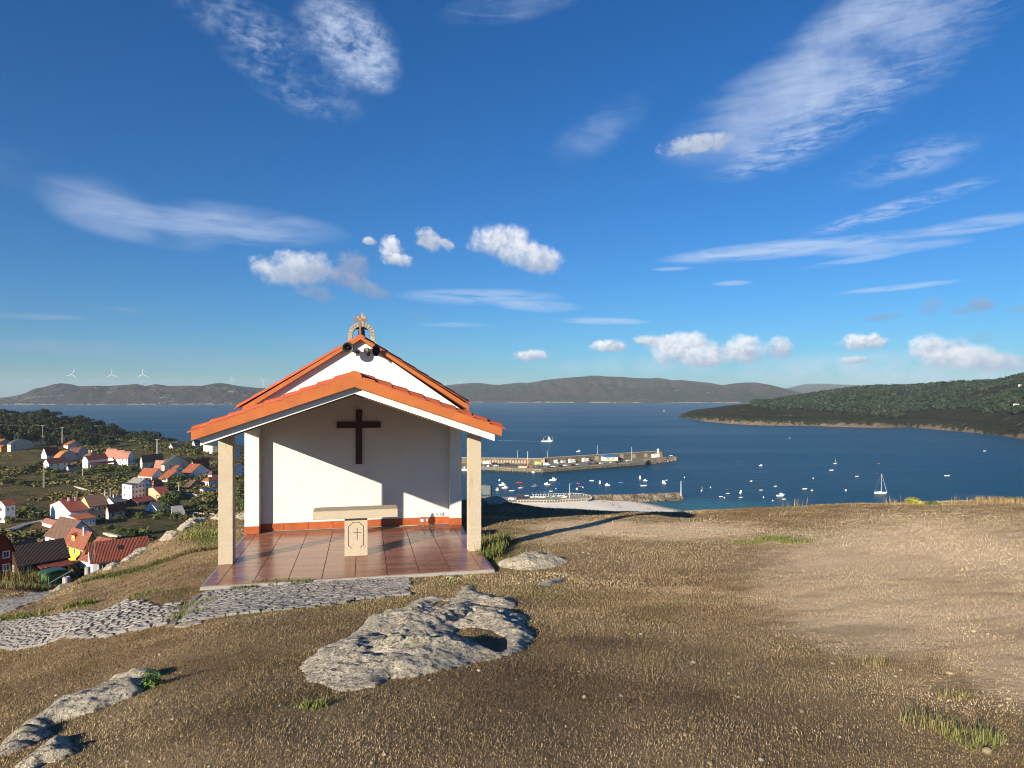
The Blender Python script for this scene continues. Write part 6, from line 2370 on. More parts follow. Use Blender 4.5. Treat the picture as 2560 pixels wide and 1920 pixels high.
house('white house with orange roof and terrace at the left edge, mid slope', -8, 13, 38, 1312, 1264, 10, 'x', WHT, R_OR, win_f=(2, 2), win_l=(1, 2), band_=(0, 0.30, (0.55, 0.24, 0.09)))
house('white house with a big blank gable and dark red roof', 125, 176, 222, 1310, 1280, 18, 'x', WHT, R_RD, win_f=(3, 1), win_l=(0, 0), a=50, chimneys=2)
house('glazed lean-to porch with orange roof before the blank gable', 173, 196, 239, 1323, 1299, 3, 'x', WHT, R_OR, kind='lean', win_f=(5, 1), win_l=(0, 0), a=52)
house('olive yellow house with a brown roof', 198, 224, 270, 1304, 1266, 20, 'x', OLV, R_BR, win_f=(3, 2), win_l=(0, 0), a=52)
house('low house with maroon roof joined to the olive house', 264, 272, 312, 1302, 1278, 13, 'x', GRY, R_RD, win_f=(2, 1), win_l=(0, 0))
house('bluish white house with slate roof and two white chimneys', 261, 284, 310, 1275, 1257, 10, 'x', WHT, R_SL, win_f=(2, 1), win_l=(1, 1), chimneys=2, a=58)
house('low white shed with a salmon roof by the blank gable', 105, 138, 161, 1325, 1313, 6, 'y', WHT, R_SA, win_f=(0, 0), win_l=(0, 0), a=55)
house('white house with a great brown roof and shaded gable', 113, 163, 241, 1377, 1349, 36, 'y', WHT, R_BR, win_f=(0, 0), win_l=(2, 1), a=58)
# yellow house with dormer
e, L, D, H, RS_ = house('bright yellow house with brown roof and a white dormer', 163, 211, 248, 1404, 1369, 30, 'y', YEL, (0.27, 0.085, 0.045), win_f=(0, 0), win_l=(3, 1), a=56, chimneys=1, chim_at=0.30)
g = MB()
dy, dw = D * 0.66, 1.6
g.b2(L * 0.10, L * 0.34, dy - dw / 2, dy + dw / 2, H + RS_ * 0.10, H + RS_ * 0.62)
dm = g.build('dormer', wall_mat(YEL), e)
g = MB()
zt = H + RS_ * 0.62
vs = []
for x in (L * 0.07, L * 0.36):
    vs += [(x, dy - dw / 2 - 0.15, zt), (x, dy, zt + 0.55), (x, dy + dw / 2 + 0.15, zt)]
g.add(vs + [(p[0], p[1], p[2] + 0.12) for p in vs], [(0, 1, 4, 3)[::-1], (1, 2, 5, 4)[::-1], (6, 7, 10, 9), (7, 8, 11, 10), (0, 6, 7, 1)[::-1], (1, 7, 8, 2)[::-1], (0, 3, 9, 6), (2, 8, 11, 5)])
g.build('dormer_roof', roof_mat((0.27, 0.085, 0.045)), dm)
window_part(dm, 0.8, 0.9, (L * 0.10, dy, H + RS_ * 0.36), -math.pi / 2)
g = MB()
g.b2(-0.10, 0.0, -0.05, D + 0.05, H * 0.93, H)
g.build('cornice', wall_mat((0.74, 0.68, 0.50)), e)
house('white house behind with a wide red roof, ridge showing', 196, 226, 330, 1432, 1402, 38, 'y', WHT, (0.30, 0.095, 0.055), win_f=(0, 0), win_l=(0, 0), a=60, Y=118)
house('house with the largest dark red roof, half hidden by the lawn', 220, 232, 372, 1446, 1404, 31, 'x', WHT, (0.20, 0.045, 0.022), win_f=(3, 1), win_l=(0, 0), a=38, kind='gable', sky=1, Y=100, over=0.5)
e, L, D, H, RS_ = house('dark brown house with black roof in the shade', 18, 46, 170, 1440, 1413, 36, 'x', (0.06, 0.026, 0.02), (0.034, 0.016, 0.014), win_f=(3, 1), win_l=(1, 1), a=58, Y=112)
g = MB()
vs = [(L * 0.35, -2.4, H * 0.30), (L, -2.4, H * 0.30), (L, -0.02, H * 0.62), (L * 0.35, -0.02, H * 0.62)]
vs += [(p[0], p[1], p[2] + 0.16) for p in vs]
g.add(vs, [(3, 2, 1, 0), (4, 5, 6, 7), (0, 1, 5, 4), (1, 2, 6, 5), (2, 3, 7, 6), (3, 0, 4, 7)])
g.build('porch_roof', roof_mat((0.20, 0.035, 0.03)), e)
house('dark red house with mansard roof at the left edge', -60, -34, 31, 1446, 1380, 34, 'y', (0.16, 0.025, 0.02), (0.20, 0.05, 0.04), kind='barrel', win_f=(2, 2), win_l=(1, 1), a=58, sky=1, Y=98)
house('brown roofed house showing behind the dark red one', 18, 36, 96, 1394, 1381, 17, 'x', GRY, R_BR, win_f=(0, 0), win_l=(0, 0))
house('small yellow shed with white verge on the brow', 336, 345, 364, 1366, 1358, 7, 'y', (0.72, 0.60, 0.24), (0.5, 0.47, 0.42), win_f=(1, 1), win_l=(0, 0), name='shed', cat='shed')
house('small grey concrete shed by the brow rocks', 428, 434, 462, 1300, 1285, 1, 'y', (0.42, 0.40, 0.35), (0.4, 0.38, 0.33), kind='flat', win_f=(0, 0), win_l=(0, 0), name='shed', cat='shed', a=30)


# white houses on the headland
def far_white(px, py, w, h, label, lift=0):
    from mathutils.bvhtree import BVHTree
    o = at(px, py, 1500)
    dirv = (o - Vector((0, 0, EYE))).normalized()
    bvh = BVHTree.FromObject(head_o, bpy.context.evaluated_depsgraph_get())
    hit = bvh.ray_cast(Vector((0, 0, EYE)), dirv)
    p = hit[0] if hit[0] is not None else at(px, py, 1300)
    p = p - dirv * 25
    s = p.y / F
    e = tag(empty('white_house', p, R(20)), label, 'house')
    g = MB()
    w, h = w * 0.62, h * 0.62
    g.b2(-w * s / 2, w * s / 2, 0, w * s * 0.8, -1.5, h * s)
    g.build('wall', wall_mat(WHT), e)
    g = MB()
    g.b2(-w * s / 2 - 0.4, w * s / 2 + 0.4, -0.4, w * s * 0.8 + 0.4, h * s + 0.01, h * s + 0.6)
    g.build('roof', roof_mat(R_SL if lift == 0 else R_OR), e)
    for i in range(3):
        window_part(e, w * s * 0.16, h * s * 0.35, (w * s * (i - 1) * 0.3, 0, h * s * 0.55), 0)


far_white(2545, 1015, 16, 9, 'upper white house among trees at the right end of the headland')
far_white(2552, 1025, 22, 6, 'long low white house just below the upper one on the headland')
far_white(2553, 965, 10, 6, 'small white house with orange roof high on the headland', 1)

# ------------------------------------------------------------------ harbour pier
pier_wall_m = mat('pier_masonry', (0.105, 0.090, 0.066), 0.9, 0.22, 0.35, 0.12, 1.6, col2=(0.175, 0.15, 0.112))
pier_deck_m = mat('pier_deck', (0.20, 0.18, 0.145), 0.9, 0.12, 0.2)
weed_m = mat('tide_weed', (0.030, 0.028, 0.018), 0.9, 0.3, 0.5)
arch_m = mat('pale_arch_render', (0.36, 0.30, 0.215), 0.9, 0.1, 1.0)


def sp(px, py, z=0.0):
    """point of the harbour at height z over the sea that shows at this picture position"""
    Y = (EYE - z) * F / (py - HY)
    return Vector(((px - CX) / F * Y, Y, z))


DZ = 3.0
front = [sp(1060, 1165.0, DZ), sp(1209, 1167.5, DZ), sp(1355, 1173.6, DZ), sp(1614, 1155.0, DZ)]
back = [Vector((150, 604, DZ)), Vector((138, 611, DZ)), sp(1361, 1160, DZ), sp(1209, 1158, DZ), sp(1060, 1156, DZ)]
pier = tag(empty('harbour_pier', (0, 0, 0)), 'long stone pier with a parapet wall, parked cars and arches along it', 'pier')
end_b = Vector((122, 585, DZ))
deck_poly = [(p.x, p.y) for p in front + [end_b] + back[1:]]
g = MB()
g.prism_z(deck_poly, -6, DZ)
g.build('deck', pier_deck_m, pier)
# quay face in separate lengths with dark ladder recesses between
for (a, b_), n in (((front[0], front[1]), 4), ((front[1], front[2]), 4), ((front[2], front[3]), 7), ((front[3], end_b), 1)):
    d = (b_ - a)
    nrm = Vector((d.y, -d.x, 0)).normalized()
    ang = math.atan2(d.y, d.x)
    for k in range(n):
        p, q = a + d * (k / n), a + d * ((k + 1) / n)
        L = (q - p).length - 0.9
        c = (p + q) / 2 + nrm * 0.25
        g = MB()
        g.box((0, 0, 0), (L, 0.5, DZ - 0.75))
        o = g.build('quay_block', pier_wall_m, pier, loc=(c.x, c.y, 0.9 + (DZ - 0.75) / 2), rz=ang)
        g = MB()
        g.box((0, 0, 0), (L, 0.62, 1.4))
        g.build('tide_line', weed_m, pier, loc=(c.x, c.y, 0.2), rz=ang)
        g = MB()
        g.box((0, 0, 0), (L + 0.6, 0.9, 0.3))
        g.build('coping', arch_m if k % 2 else pier_deck_m, pier, loc=(c.x, c.y, DZ + 0.06), rz=ang)
# parapet wall
def wall_run(a, b_, h, thick, name='parapet', m=pier_wall_m, cap=True):
    d = b_ - a
    ang = math.atan2(d.y, d.x)
    c = (a + b_) / 2
    g = MB()
    g.box((0, 0, 0), (d.length, thick, h + 6))
    o = g.build(name, m, pier, loc=(c.x, c.y, DZ + (h - 6) / 2), rz=ang)
    if cap:
        g = MB()
        g.box((0, 0, 0), (d.length, thick * 1.15, 0.35))
        g.build('wall_cap', arch_m, pier, loc=(c.x, c.y, DZ + h + 0.18), rz=ang)


wall_run(back[2], back[1], 5.0, 2.0)
wall_run(back[4], back[3], 4.4, 2.0)
wall_run(back[3], back[2], 4.4, 2.0)
# block courses on the outer parapet
d = back[1] - back[2]
ang = math.atan2(d.y, d.x)
nrm = Vector((d.y, -d.x, 0)).normalized()
for k in range(22):
    f0 = 0.18 + 0.80 * k / 22
    c = back[2] + d * (f0 + 0.018) + nrm * 1.06
    g = MB()
    hh = 3.2 + 0.9 * ((k * 7) % 5) / 5
    g.box((0, 0, 0), (d.length * 0.033, 0.14, hh))
    g.build('wall_panel', pier_wall_m if k % 3 else arch_m, pier, loc=(c.x, c.y, DZ + hh / 2 + 0.3), rz=ang)
# arches in the inner wall
d = back[2] - back[3]
ang = math.atan2(d.y, d.x)
nrm = Vector((d.y, -d.x, 0)).normalized()
ap = [(-0.72, 0), (0.72, 0), (0.72, 1.8)] + [(0.72 * math.cos(t), 1.8 + 0.72 * math.sin(t)) for t in np.linspace(0.3, math.pi - 0.3, 6)] + [(-0.72, 1.8)]
for k in range(18):
    px = 1196 + k * 7.3
    f0 = (px - 1209) / (1361 - 1209)
    c = back[3] + d * f0 + nrm * 1.02
    g = MB()
    g.prism_y(ap, -0.10, 0.0)
    g.build('arch_niche', arch_m, pier, loc=(c.x, c.y, DZ + 0.5), rz=ang)
# stair and ramp by the bend
c = back[2] + nrm * 3.0
for k in range(8):
    g = MB()
    g.b2(-0.6, 0.6, -1.2, 1.2, 0, 0.55 * (k + 1))
    g.build('step', arch_m, pier, loc=(c.x - 8 + k * 1.15, c.y + 1.4, DZ), rz=ang)
# end tower and white hut
c = Vector((137, 604, DZ))
g = MB()
g.lathe([(2.6, -5), (2.5, 4.6), (2.7, 4.7), (2.7, 5.1), (0, 5.1)], n=18)
g.build('end_tower', pier_wall_m, pier, loc=c)
g = MB()
g.lathe([(0.9, 0), (0.7, 3.2), (0.9, 3.3), (0.9, 3.6), (0.4, 4.2), (0, 4.3)], n=12)
g.build('beacon', frame_w, pier, loc=(c.x - 2.6, c.y - 0.5, DZ + 3.6))
g = MB()
g.b2(-4.6, 2.2, -2.0, 1.2, 0, 3.1)
o = g.build('hut', wall_mat(WHT), pier, loc=(c.x - 4.4, c.y - 1.2, DZ), rz=R(28))

# yellow harbour shed with blue roof
Yb = 57 * F / (1153 - HY)
e = tag(empty('harbour_shed', sp(1514.5, 1153, DZ), R(24)), 'cream harbour shed with a bright blue roof on the pier', 'shed')
g = MB()
g.b2(0, 12.5, 0, 9, 0, 3.4)
g.build('wall', wall_mat(CRM), e)
g = MB()
g.add([(-0.4, -0.4, 3.4), (12.9, -0.4, 3.4), (12.9, 4.5, 4.7), (-0.4, 4.5, 4.7), (12.9, 9.4, 3.4), (-0.4, 9.4, 3.4)], [(0, 1, 2, 3), (3, 2, 4, 5), (0, 3, 5), (1, 4, 2), (0, 5, 4, 1)])
g.build('roof', mat('blue_sheet_roof', (0.02, 0.17, 0.42), 0.5, 0.1, 1.0), e)
for x in (2.2, 7.5):
    window_part(e, 1.4, 1.2, (x, 0, 2.0), 0)
window_part(e, 1.4, 1.2, (0, 4, 2.0), -math.pi / 2)
g = MB()
g.b2(9.2, 11.2, -0.06, 0.02, 0, 2.5)
g.build('door', frame_w, e)


# rock armour: joined heaps
def rock_heap(name, line, n, spread, z0, z1, size, m, seed):
    rs = np.random.RandomState(seed)
    P = np.array([(p.x, p.y) for p in line])
    L = np.concatenate([[0], np.cumsum(np.hypot(*np.diff(P, axis=0).T))])
    s = rs.rand(n) * L[-1]
    x, y = np.interp(s, L, P[:, 0]), np.interp(s, L, P[:, 1])
    side = rs.normal(size=n) * 0.5
    side = np.clip(side, -1, 1)
    dx, dy = np.gradient(P[:, 0]), np.gradient(P[:, 1])
    nx, ny = np.interp(s, L, -dy / np.hypot(dx, dy)), np.interp(s, L, dx / np.hypot(dx, dy))
    x, y = x + nx * side * spread, y + ny * side * spread
    z = z1 - (z1 - z0) * np.abs(side) ** 1.1 + rs.normal(size=n) * 0.12
    base = np.array([(1, 0, 0), (-1, 0, 0), (0, 1, 0), (0, -1, 0), (0, 0, 0.8), (0, 0, -0.8), (0.6, 0.6, 0.5), (-0.6, 0.6, 0.5), (-0.6, -0.6, 0.5), (0.6, -0.6, 0.5), (0.6, 0.6, -0.5), (-0.6, 0.6, -0.5), (-0.6, -0.6, -0.5), (0.6, -0.6, -0.5)], float)
    fc = np.array([(0, 6, 9), (0, 10, 6), (0, 13, 10), (0, 9, 13), (2, 7, 6), (2, 6, 10), (2, 10, 11), (2, 11, 7), (1, 8, 7), (1, 7, 11), (1, 11, 12), (1, 12, 8), (3, 9, 8), (3, 8, 12), (3, 12, 13), (3, 13, 9), (4, 6, 7), (4, 7, 8), (4, 8, 9), (4, 9, 6), (5, 11, 10), (5, 12, 11), (5, 13, 12), (5, 10, 13)])
    sz = size * (0.5 + 0.9 * rs.rand(n))
    V = base[None] * (0.7 + 0.5 * rs.rand(n, 14, 1)) * sz[:, None, None] * (0.8 + 0.4 * rs.rand(n, 1, 3))
    a = rs.rand(n) * 6.28
    V = np.stack([V[..., 0] * np.cos(a)[:, None] - V[..., 1] * np.sin(a)[:, None], V[..., 0] * np.sin(a)[:, None] + V[..., 1] * np.cos(a)[:, None], V[..., 2]], -1)
    V += np.stack([x, y, z], -1)[:, None]
    me = fast_mesh(name, V.reshape(-1, 3), (fc[None] + 14 * np.arange(n)[:, None, None]).reshape(-1, 3))
    return tag(link_mesh(name, me, m), kind='stuff')


armour_m = mat('armour_rock', (0.085, 0.068, 0.046), 0.9, 0.3, 0.25, 0.1, 2.0, col2=(0.24, 0.20, 0.145))
rock_heap('armour_rocks', [Vector((116, 574, 0)), Vector((128, 590, 0)), Vector((140, 600, 0)), Vector((150, 604, 0))], 420, 7.0, -0.5, 2.6, 1.5, armour_m, 3)
bw = [sp(1470, 1247, 1.5), sp(1560, 1246, 1.5), sp(1640, 1243, 1.5), sp(1700, 1240.5, 1.5)]
rock_heap('breakwater_rocks', bw, 1500, 4.8, -0.6, 2.6, 1.1, armour_m, 4)
# path on the breakwater crest, marker post
g = MB()
for a, b_ in zip(bw[:-1], bw[1:]):
    d = b_ - a
    c = (a + b_) / 2 + Vector((-d.y, d.x, 0)).normalized() * 1.6
    g.box((c.x, c.y, 1.75), (d.length + 1, 2.6, 3.2), math.atan2(d.y, d.x))
bwk = g.build('breakwater', pier_deck_m)
tag(bwk, 'low rock breakwater beside the beach with a flat concrete crest', 'breakwater')
pole_m = mat('white_metal_post', (0.62, 0.62, 0.62), 0.5, 0.05)
conc_pole = mat('concrete_pole', (0.46, 0.44, 0.41), 0.85, 0.1)


def lamp_post(p, h, label, heads=1, r=0.14, m=pole_m):
    e = tag(empty('lamp_post', p), label, 'lamp post')
    g = MB()
    g.tube((0, 0, -0.3), (0, 0, h), r, r * 0.6, 7)
    g.build('pole', m, e)
    g = MB()
    for s in ((-1, 1) if heads == 2 else (1,)):
        g.box((s * 0.7, 0, h - 0.05), (1.5, 0.3, 0.22))
    g.build('lamp_head', horn_grey, e)
    return e


lamp_post(sp(1702.5, 1238, 3.2), 8.0, 'white marker post at the tip of the low breakwater', r=0.28)
lamp_post(Vector(((1294 - CX) / F * 548, 548, 7.4)), 6.6, 'thin lamp post on the arched wall nearest the chapel')
lamp_post(Vector(((1368.5 - CX) / F * 545, 545, 7.6)), 6.4, 'thin lamp post on the pier wall by the stair')
lamp_post(Vector(((1494 - CX) / F * 580, 580, 7.8)), 8.0, 'thin lamp post on the pier wall behind the motorhomes')
lamp_post(sp(1579.5, 1153, DZ), 12.5, 'tall white double headed lamp post on the pier deck', heads=2, r=0.22)
lamp_post(sp(1424, 1247, 2.5), 8.5, 'lamp post on the small waterfront square by the beach')
e = tag(empty('harbour_crane', sp(1319.5, 1166, DZ)), 'orange and white jib crane mast standing on the quay', 'crane')
g = MB()
g.tube((0, 0, 0), (0, 0, 5.2), 0.42, 0.3, 8)
g.build('mast', mat('orange_paint', (0.62, 0.16, 0.04), 0.6, 0.1), e)
g = MB()
g.tube((0, 0, 5.2), (0, 0, 12.2), 0.26, 0.16, 8)
g.build('upper_mast', pole_m, e)
g = MB()
g.tube((0, 0, 5.0), (-4.2, -1.0, 6.4), 0.16, 0.10, 6)
g.build('jib', MATS['orange_paint'], e)
for i, (px, py, w_, h_, c_, lab) in enumerate([(1345, 1161, 5.0, 2.6, (0.55, 0.62, 0.20), 'pale yellow green hut on the quay by the stair'), (1327, 1168, 3.0, 1.8, (0.25, 0.12, 0.05), 'stack of brown fish boxes beside the crane mast'), (1309, 1168.5, 7.0, 1.0, (0.66, 0.52, 0.28), 'pile of yellowish nets on the quay left of the crane')]):
    g = MB()
    g.b2(-w_ / 2, w_ / 2, -w_ / 3, w_ / 3, 0, h_ * 0.85)
    g.add([(-w_ / 2 - 0.1, -w_ / 3 - 0.1, h_ * 0.85), (w_ / 2 + 0.1, -w_ / 3 - 0.1, h_ * 0.85), (w_ / 2 + 0.1, w_ / 3 + 0.1, h_ * 0.85), (-w_ / 2 - 0.1, w_ / 3 + 0.1, h_ * 0.85), (-w_ * 0.4, 0, h_), (w_ * 0.4, 0, h_)], [(0, 1, 5, 4), (1, 2, 5), (2, 3, 4, 5), (3, 0, 4)])
    tag(g.build(('quay_hut', 'fish_boxes', 'net_pile')[i], mat('quay_item_%d' % i, c_, 0.8, 0.2, 0.8), loc=sp(px, py, DZ), rz=R(10 - 30 * (i == 2))), lab, ('hut', 'boxes', 'nets')[i])

# ------------------------------------------------------------------ vehicles on the pier
tyre_m = mat('tyre_rubber', (0.015, 0.015, 0.015), 0.9, 0.1)


def vehicle(px, py, col, kind, label, rz, z=DZ):
    e = tag(empty('parked_' + ('car' if kind == 'car' else 'van' if kind == 'van' else 'motorhome' if kind == 'camper' else 'truck'), sp(px, py, z), R(rz)), label, 'car' if kind == 'car' else 'van' if kind == 'van' else 'motorhome' if kind == 'camper' else 'truck', 'vehicles parked on the pier')
    pm = mat('car_paint_%02d%02d%02d' % tuple(int(99 * c) for c in col), col, 0.3, 0.04, spec=0.5)
    L, Wd, H1, H2 = {'car': (4.3, 1.75, 0.85, 1.45), 'van': (5.2, 2.0, 1.1, 2.3), 'camper': (6.6, 2.3, 1.0, 3.0), 'truck': (6.5, 2.3, 1.1, 2.8)}[kind]
    g = MB()
    if kind == 'car':
        prof = [(-L / 2, 0.30), (L / 2, 0.30), (L / 2, 0.72), (L * 0.25, H1), (-L / 2 + 0.1, H1), (-L / 2, 0.7)]
        cab = [(L * 0.24, H1), (L * 0.08, H2), (-L * 0.30, H2), (-L * 0.46, H1)]
    elif kind == 'van':
        prof = [(-L / 2, 0.32), (L / 2, 0.32), (L / 2, 1.0), (L * 0.36, 1.25), (L * 0.36, 1.26), (-L / 2, 1.26)]
        cab = [(L * 0.36, 1.26), (L * 0.26, H2), (-L / 2, H2), (-L / 2, 1.26)]
    else:
        prof = [(-L / 2, 0.4), (L / 2, 0.4), (L / 2, 1.1), (L * 0.40, 1.3), (-L / 2, 1.3)]
        cab = [(L * 0.40, 1.3), (L * 0.34, 2.0), (L * 0.42, 2.2), (L * 0.38, H2), (-L / 2, H2), (-L / 2, 1.3)]
    g.prism_y(prof, -Wd / 2, Wd / 2)
    cw = Wd / 2 - (0.12 if kind == 'car' else 0.02)
    if kind == 'car':
        b = len(cab)
        g.add([(p[0], -cw if p[1] < H2 else -cw + 0.15, p[1]) for p in cab] + [(p[0], cw if p[1] < H2 else cw - 0.15, p[1]) for p in cab], [(0, 1, 2, 3), (7, 6, 5, 4), (0, 4, 5, 1), (1, 5, 6, 2), (2, 6, 7, 3)], 0)
    else:
        g.prism_y(cab[::-1] if False else cab, -cw, cw)
    g.build('body', pm, e)
    w = MB()
    if kind == 'car':
        for s in (-1, 1):
            w.box((L * -0.10, s * (cw - 0.04), (H1 + H2) / 2), (L * 0.44, 0.04, (H2 - H1) * 0.62))
        w.box((L * 0.175, 0, (H1 + H2) / 2 + 0.03), (0.05, Wd * 0.7, (H2 - H1) * 0.9), ry=R(-32))
        w.box((-L * 0.395, 0, (H1 + H2) / 2 + 0.03), (0.05, Wd * 0.7, (H2 - H1) * 0.9), ry=R(45))
    else:
        for s in (-1, 1):
            w.box((L * 0.28, s * (cw + 0.012), 1.65), (0.8, 0.03, 0.5))
        w.box((L * 0.325, 0, 1.72), (0.05, Wd * 0.8, 0.55), ry=R(-22))
        if kind == 'camper':
            for s in (-1, 1):
                w.box((-L * 0.2, s * (cw + 0.012), 1.9), (1.1, 0.03, 0.55))
    w.build('windows', glass, e)
    for x in (L * 0.30, -L * 0.30):
        for s in (-1, 1):
            t = MB()
            t.tube((x, s * (Wd / 2 - 0.2), 0.32), (x, s * (Wd / 2 + 0.01), 0.32), 0.32, 0.32, 12)
            t.build('wheel', tyre_m, e)
    return e


CARS = [(1217, 1161, (0.72, 0.70, 0.66), 'truck', 'white box truck by the arches beside the chapel column', 8), (1237, 1163.5, (0.06, 0.03, 0.05), 'van', 'dark plum van in front of the arches, second from the column', 10), (1252, 1163.6, (0.04, 0.04, 0.05), 'car', 'black car before the arches, between two dark vehicles', 12),
        (1268, 1163.8, (0.10, 0.05, 0.05), 'van', 'dark brown van before the arches', 10), (1283, 1164.5, (0.05, 0.05, 0.05), 'car', 'dark car with bright roof glint, last before the crane mast', -20), (1240, 1166.4, (0.75, 0.74, 0.70), 'car', 'small white car at the quay edge near the column', 0),
        (1337, 1167.2, (0.42, 0.43, 0.44), 'car', 'silver car at the quay bend', 15), (1349, 1168, (0.03, 0.035, 0.05), 'car', 'black car at the very bend of the quay', -25), (1367, 1163.8, (0.80, 0.79, 0.76), 'van', 'white van alone in the middle of the pier deck', -8),
        (1386, 1158.5, (0.78, 0.77, 0.74), 'camper', 'white motorhome nearest the stair, by the pier wall', -20), (1398, 1159, (0.70, 0.70, 0.70), 'car', 'white car right of the motorhome nearest the stair', 30), (1409, 1158, (0.66, 0.67, 0.68), 'van', 'pale van by the pier wall, third of the close row', 28),
        (1430, 1157.3, (0.80, 0.79, 0.75), 'camper', 'white motorhome standing alone by the pier wall', 20), (1372, 1169.5, (0.12, 0.12, 0.13), 'car', 'dark grey car along the quay edge near the bend', 15), (1383, 1168.4, (0.68, 0.68, 0.67), 'car', 'white car along the quay edge near the bend', 18),
        (1402, 1167, (0.04, 0.03, 0.03), 'car', 'black car along the quay edge, before a silver one', 22), (1414, 1165.8, (0.72, 0.72, 0.70), 'car', 'silver white car along the quay edge between two dark cars', 20), (1433, 1164.2, (0.13, 0.025, 0.02), 'car', 'dark red car along the quay edge', 20),
        (1446, 1162.8, (0.40, 0.41, 0.43), 'car', 'grey car along the quay edge right of the dark red one', 22), (1464, 1154.5, (0.82, 0.81, 0.78), 'camper', 'white motorhome closest to the blue roofed shed', 20), (1475, 1161, (0.05, 0.055, 0.05), 'car', 'dark car on open deck left of the shed', 15),
        (1491, 1160, (0.05, 0.04, 0.04), 'car', 'black car before the cream shed wall', 30), (1504, 1159.5, (0.72, 0.72, 0.70), 'car', 'white car just before the cream shed', 20), (1530, 1157.2, (0.55, 0.55, 0.54), 'car', 'silver car right of the shed door', 25), (1542, 1157.6, (0.08, 0.085, 0.09), 'car', 'dark car right of the shed at the quay edge', 24),
        (1551, 1154.6, (0.05, 0.05, 0.055), 'car', 'black car farthest right by the shed corner', 26), (1571, 1153.6, (0.66, 0.62, 0.55), 'car', 'pale car beside the tall double lamp post', 20)]
for c in CARS:
    vehicle(c[0], c[1], c[2], c[3], c[4], c[5] + 14)

# ------------------------------------------------------------------ waterfront square behind the beach, with balustrade and dinghies
plaza_poly = [sp(1190, 1252, 2.5), sp(1240, 1252, 2.5), sp(1290, 1255.5, 2.5), sp(1370, 1256, 2.5), sp(1470, 1251, 2.5), sp(1480, 1245.5, 2.5), sp(1462, 1239.5, 2.5), sp(1430, 1237, 2.5), sp(1330, 1241, 2.5), sp(1262, 1242, 2.5), sp(1190, 1240, 2.5)]
g = MB()
g.prism_z([(p.x, p.y) for p in plaza_poly], -5, 2.5)
plaza = tag(g.build('waterfront_square', mat('plaza_concrete', (0.33, 0.285, 0.22), 0.9, 0.12, 0.2)), kind='structure')
white_rail = mat('white_balustrade', (0.50, 0.48, 0.44), 0.7, 0.05)
for line, lab in (([plaza_poly[3], plaza_poly[4], plaza_poly[5], plaza_poly[6], plaza_poly[7]], 'white balustrade round the outer end of the waterfront square'), ([plaza_poly[2], plaza_poly[3]], 'white balustrade above the beach, inner length'), ([plaza_poly[7], plaza_poly[8]], 'white balustrade along the harbour side of the square')):
    e = tag(empty('balustrade', (0, 0, 0)), lab, 'balustrade')
    for a, b_ in zip(line[:-1], line[1:]):
        d = b_ - a
        c = (a + b_) / 2
        ang = math.atan2(d.y, d.x)
        g = MB()
        g.box((0, 0, 0), (d.length, 0.28, 0.16))
        g.build('rail', white_rail, e, loc=(c.x, c.y, 3.55), rz=ang)
        n = max(2, int(d.length / 1.5))
        for k in range(n):
            p = a + d * ((k + 0.5) / n)
            g = MB()
            g.box((0, 0, 0), (0.30, 0.2, 0.97))
            g.build('baluster', white_rail, e, loc=(p.x, p.y, 2.985), rz=ang)


hull_w = mat('white_hull', (0.78, 0.78, 0.76), 0.35, 0.03, spec=0.5)


def hull_col(c):
    if c == 'white':
        return hull_w
    return mat('hull_%02d%02d%02d' % tuple(int(99 * v) for v in c), c, 0.4, 0.06, spec=0.45)


def hull_mesh(g, L, B, free, draft=0.3, sheer=0.35, mat_i=0, stern=0.85):
    """boat hull with sheer, raked bow and flat transom; deck left open"""
    n = 9
    rows = []
    for i in range(n):
        t = i / (n - 1)
        x = -L / 2 + L * t
        hw = B / 2 * (stern + (1 - stern) * math.sin(min(t / 0.45, 1) * math.pi / 2)) * (1 if t < 0.5 else math.cos((t - 0.5) / 0.5 * math.pi / 2) ** 0.7)
        hw = max(hw, 0.02)
        top = free * (1 + sheer * max(0, t - 0.25) ** 1.5 / 0.65)
        rake = 0.10 * L * max(0, (t - 0.7) / 0.3) * 1.0
        rows.append([(x, -hw, top), (x - rake, -hw * 0.72, -0.02), (x - rake, 0, -draft), (x - rake, hw * 0.72, -0.02), (x, hw, top)])
    vs = [p for r in rows for p in r]
    fs = []
    for i in range(n - 1):
        for j in range(4):
            a = i * 5 + j
            fs.append((a, a + 1, a + 6, a + 5))
    fs.append((0, 1, 2, 3, 4)[::-1])
    g.add(vs, fs, mat_i)
    return rows


boat_group = 'boats moored in the bay'
mast_m = mat('pale_mast', (0.66, 0.65, 0.62), 0.5, 0.05)


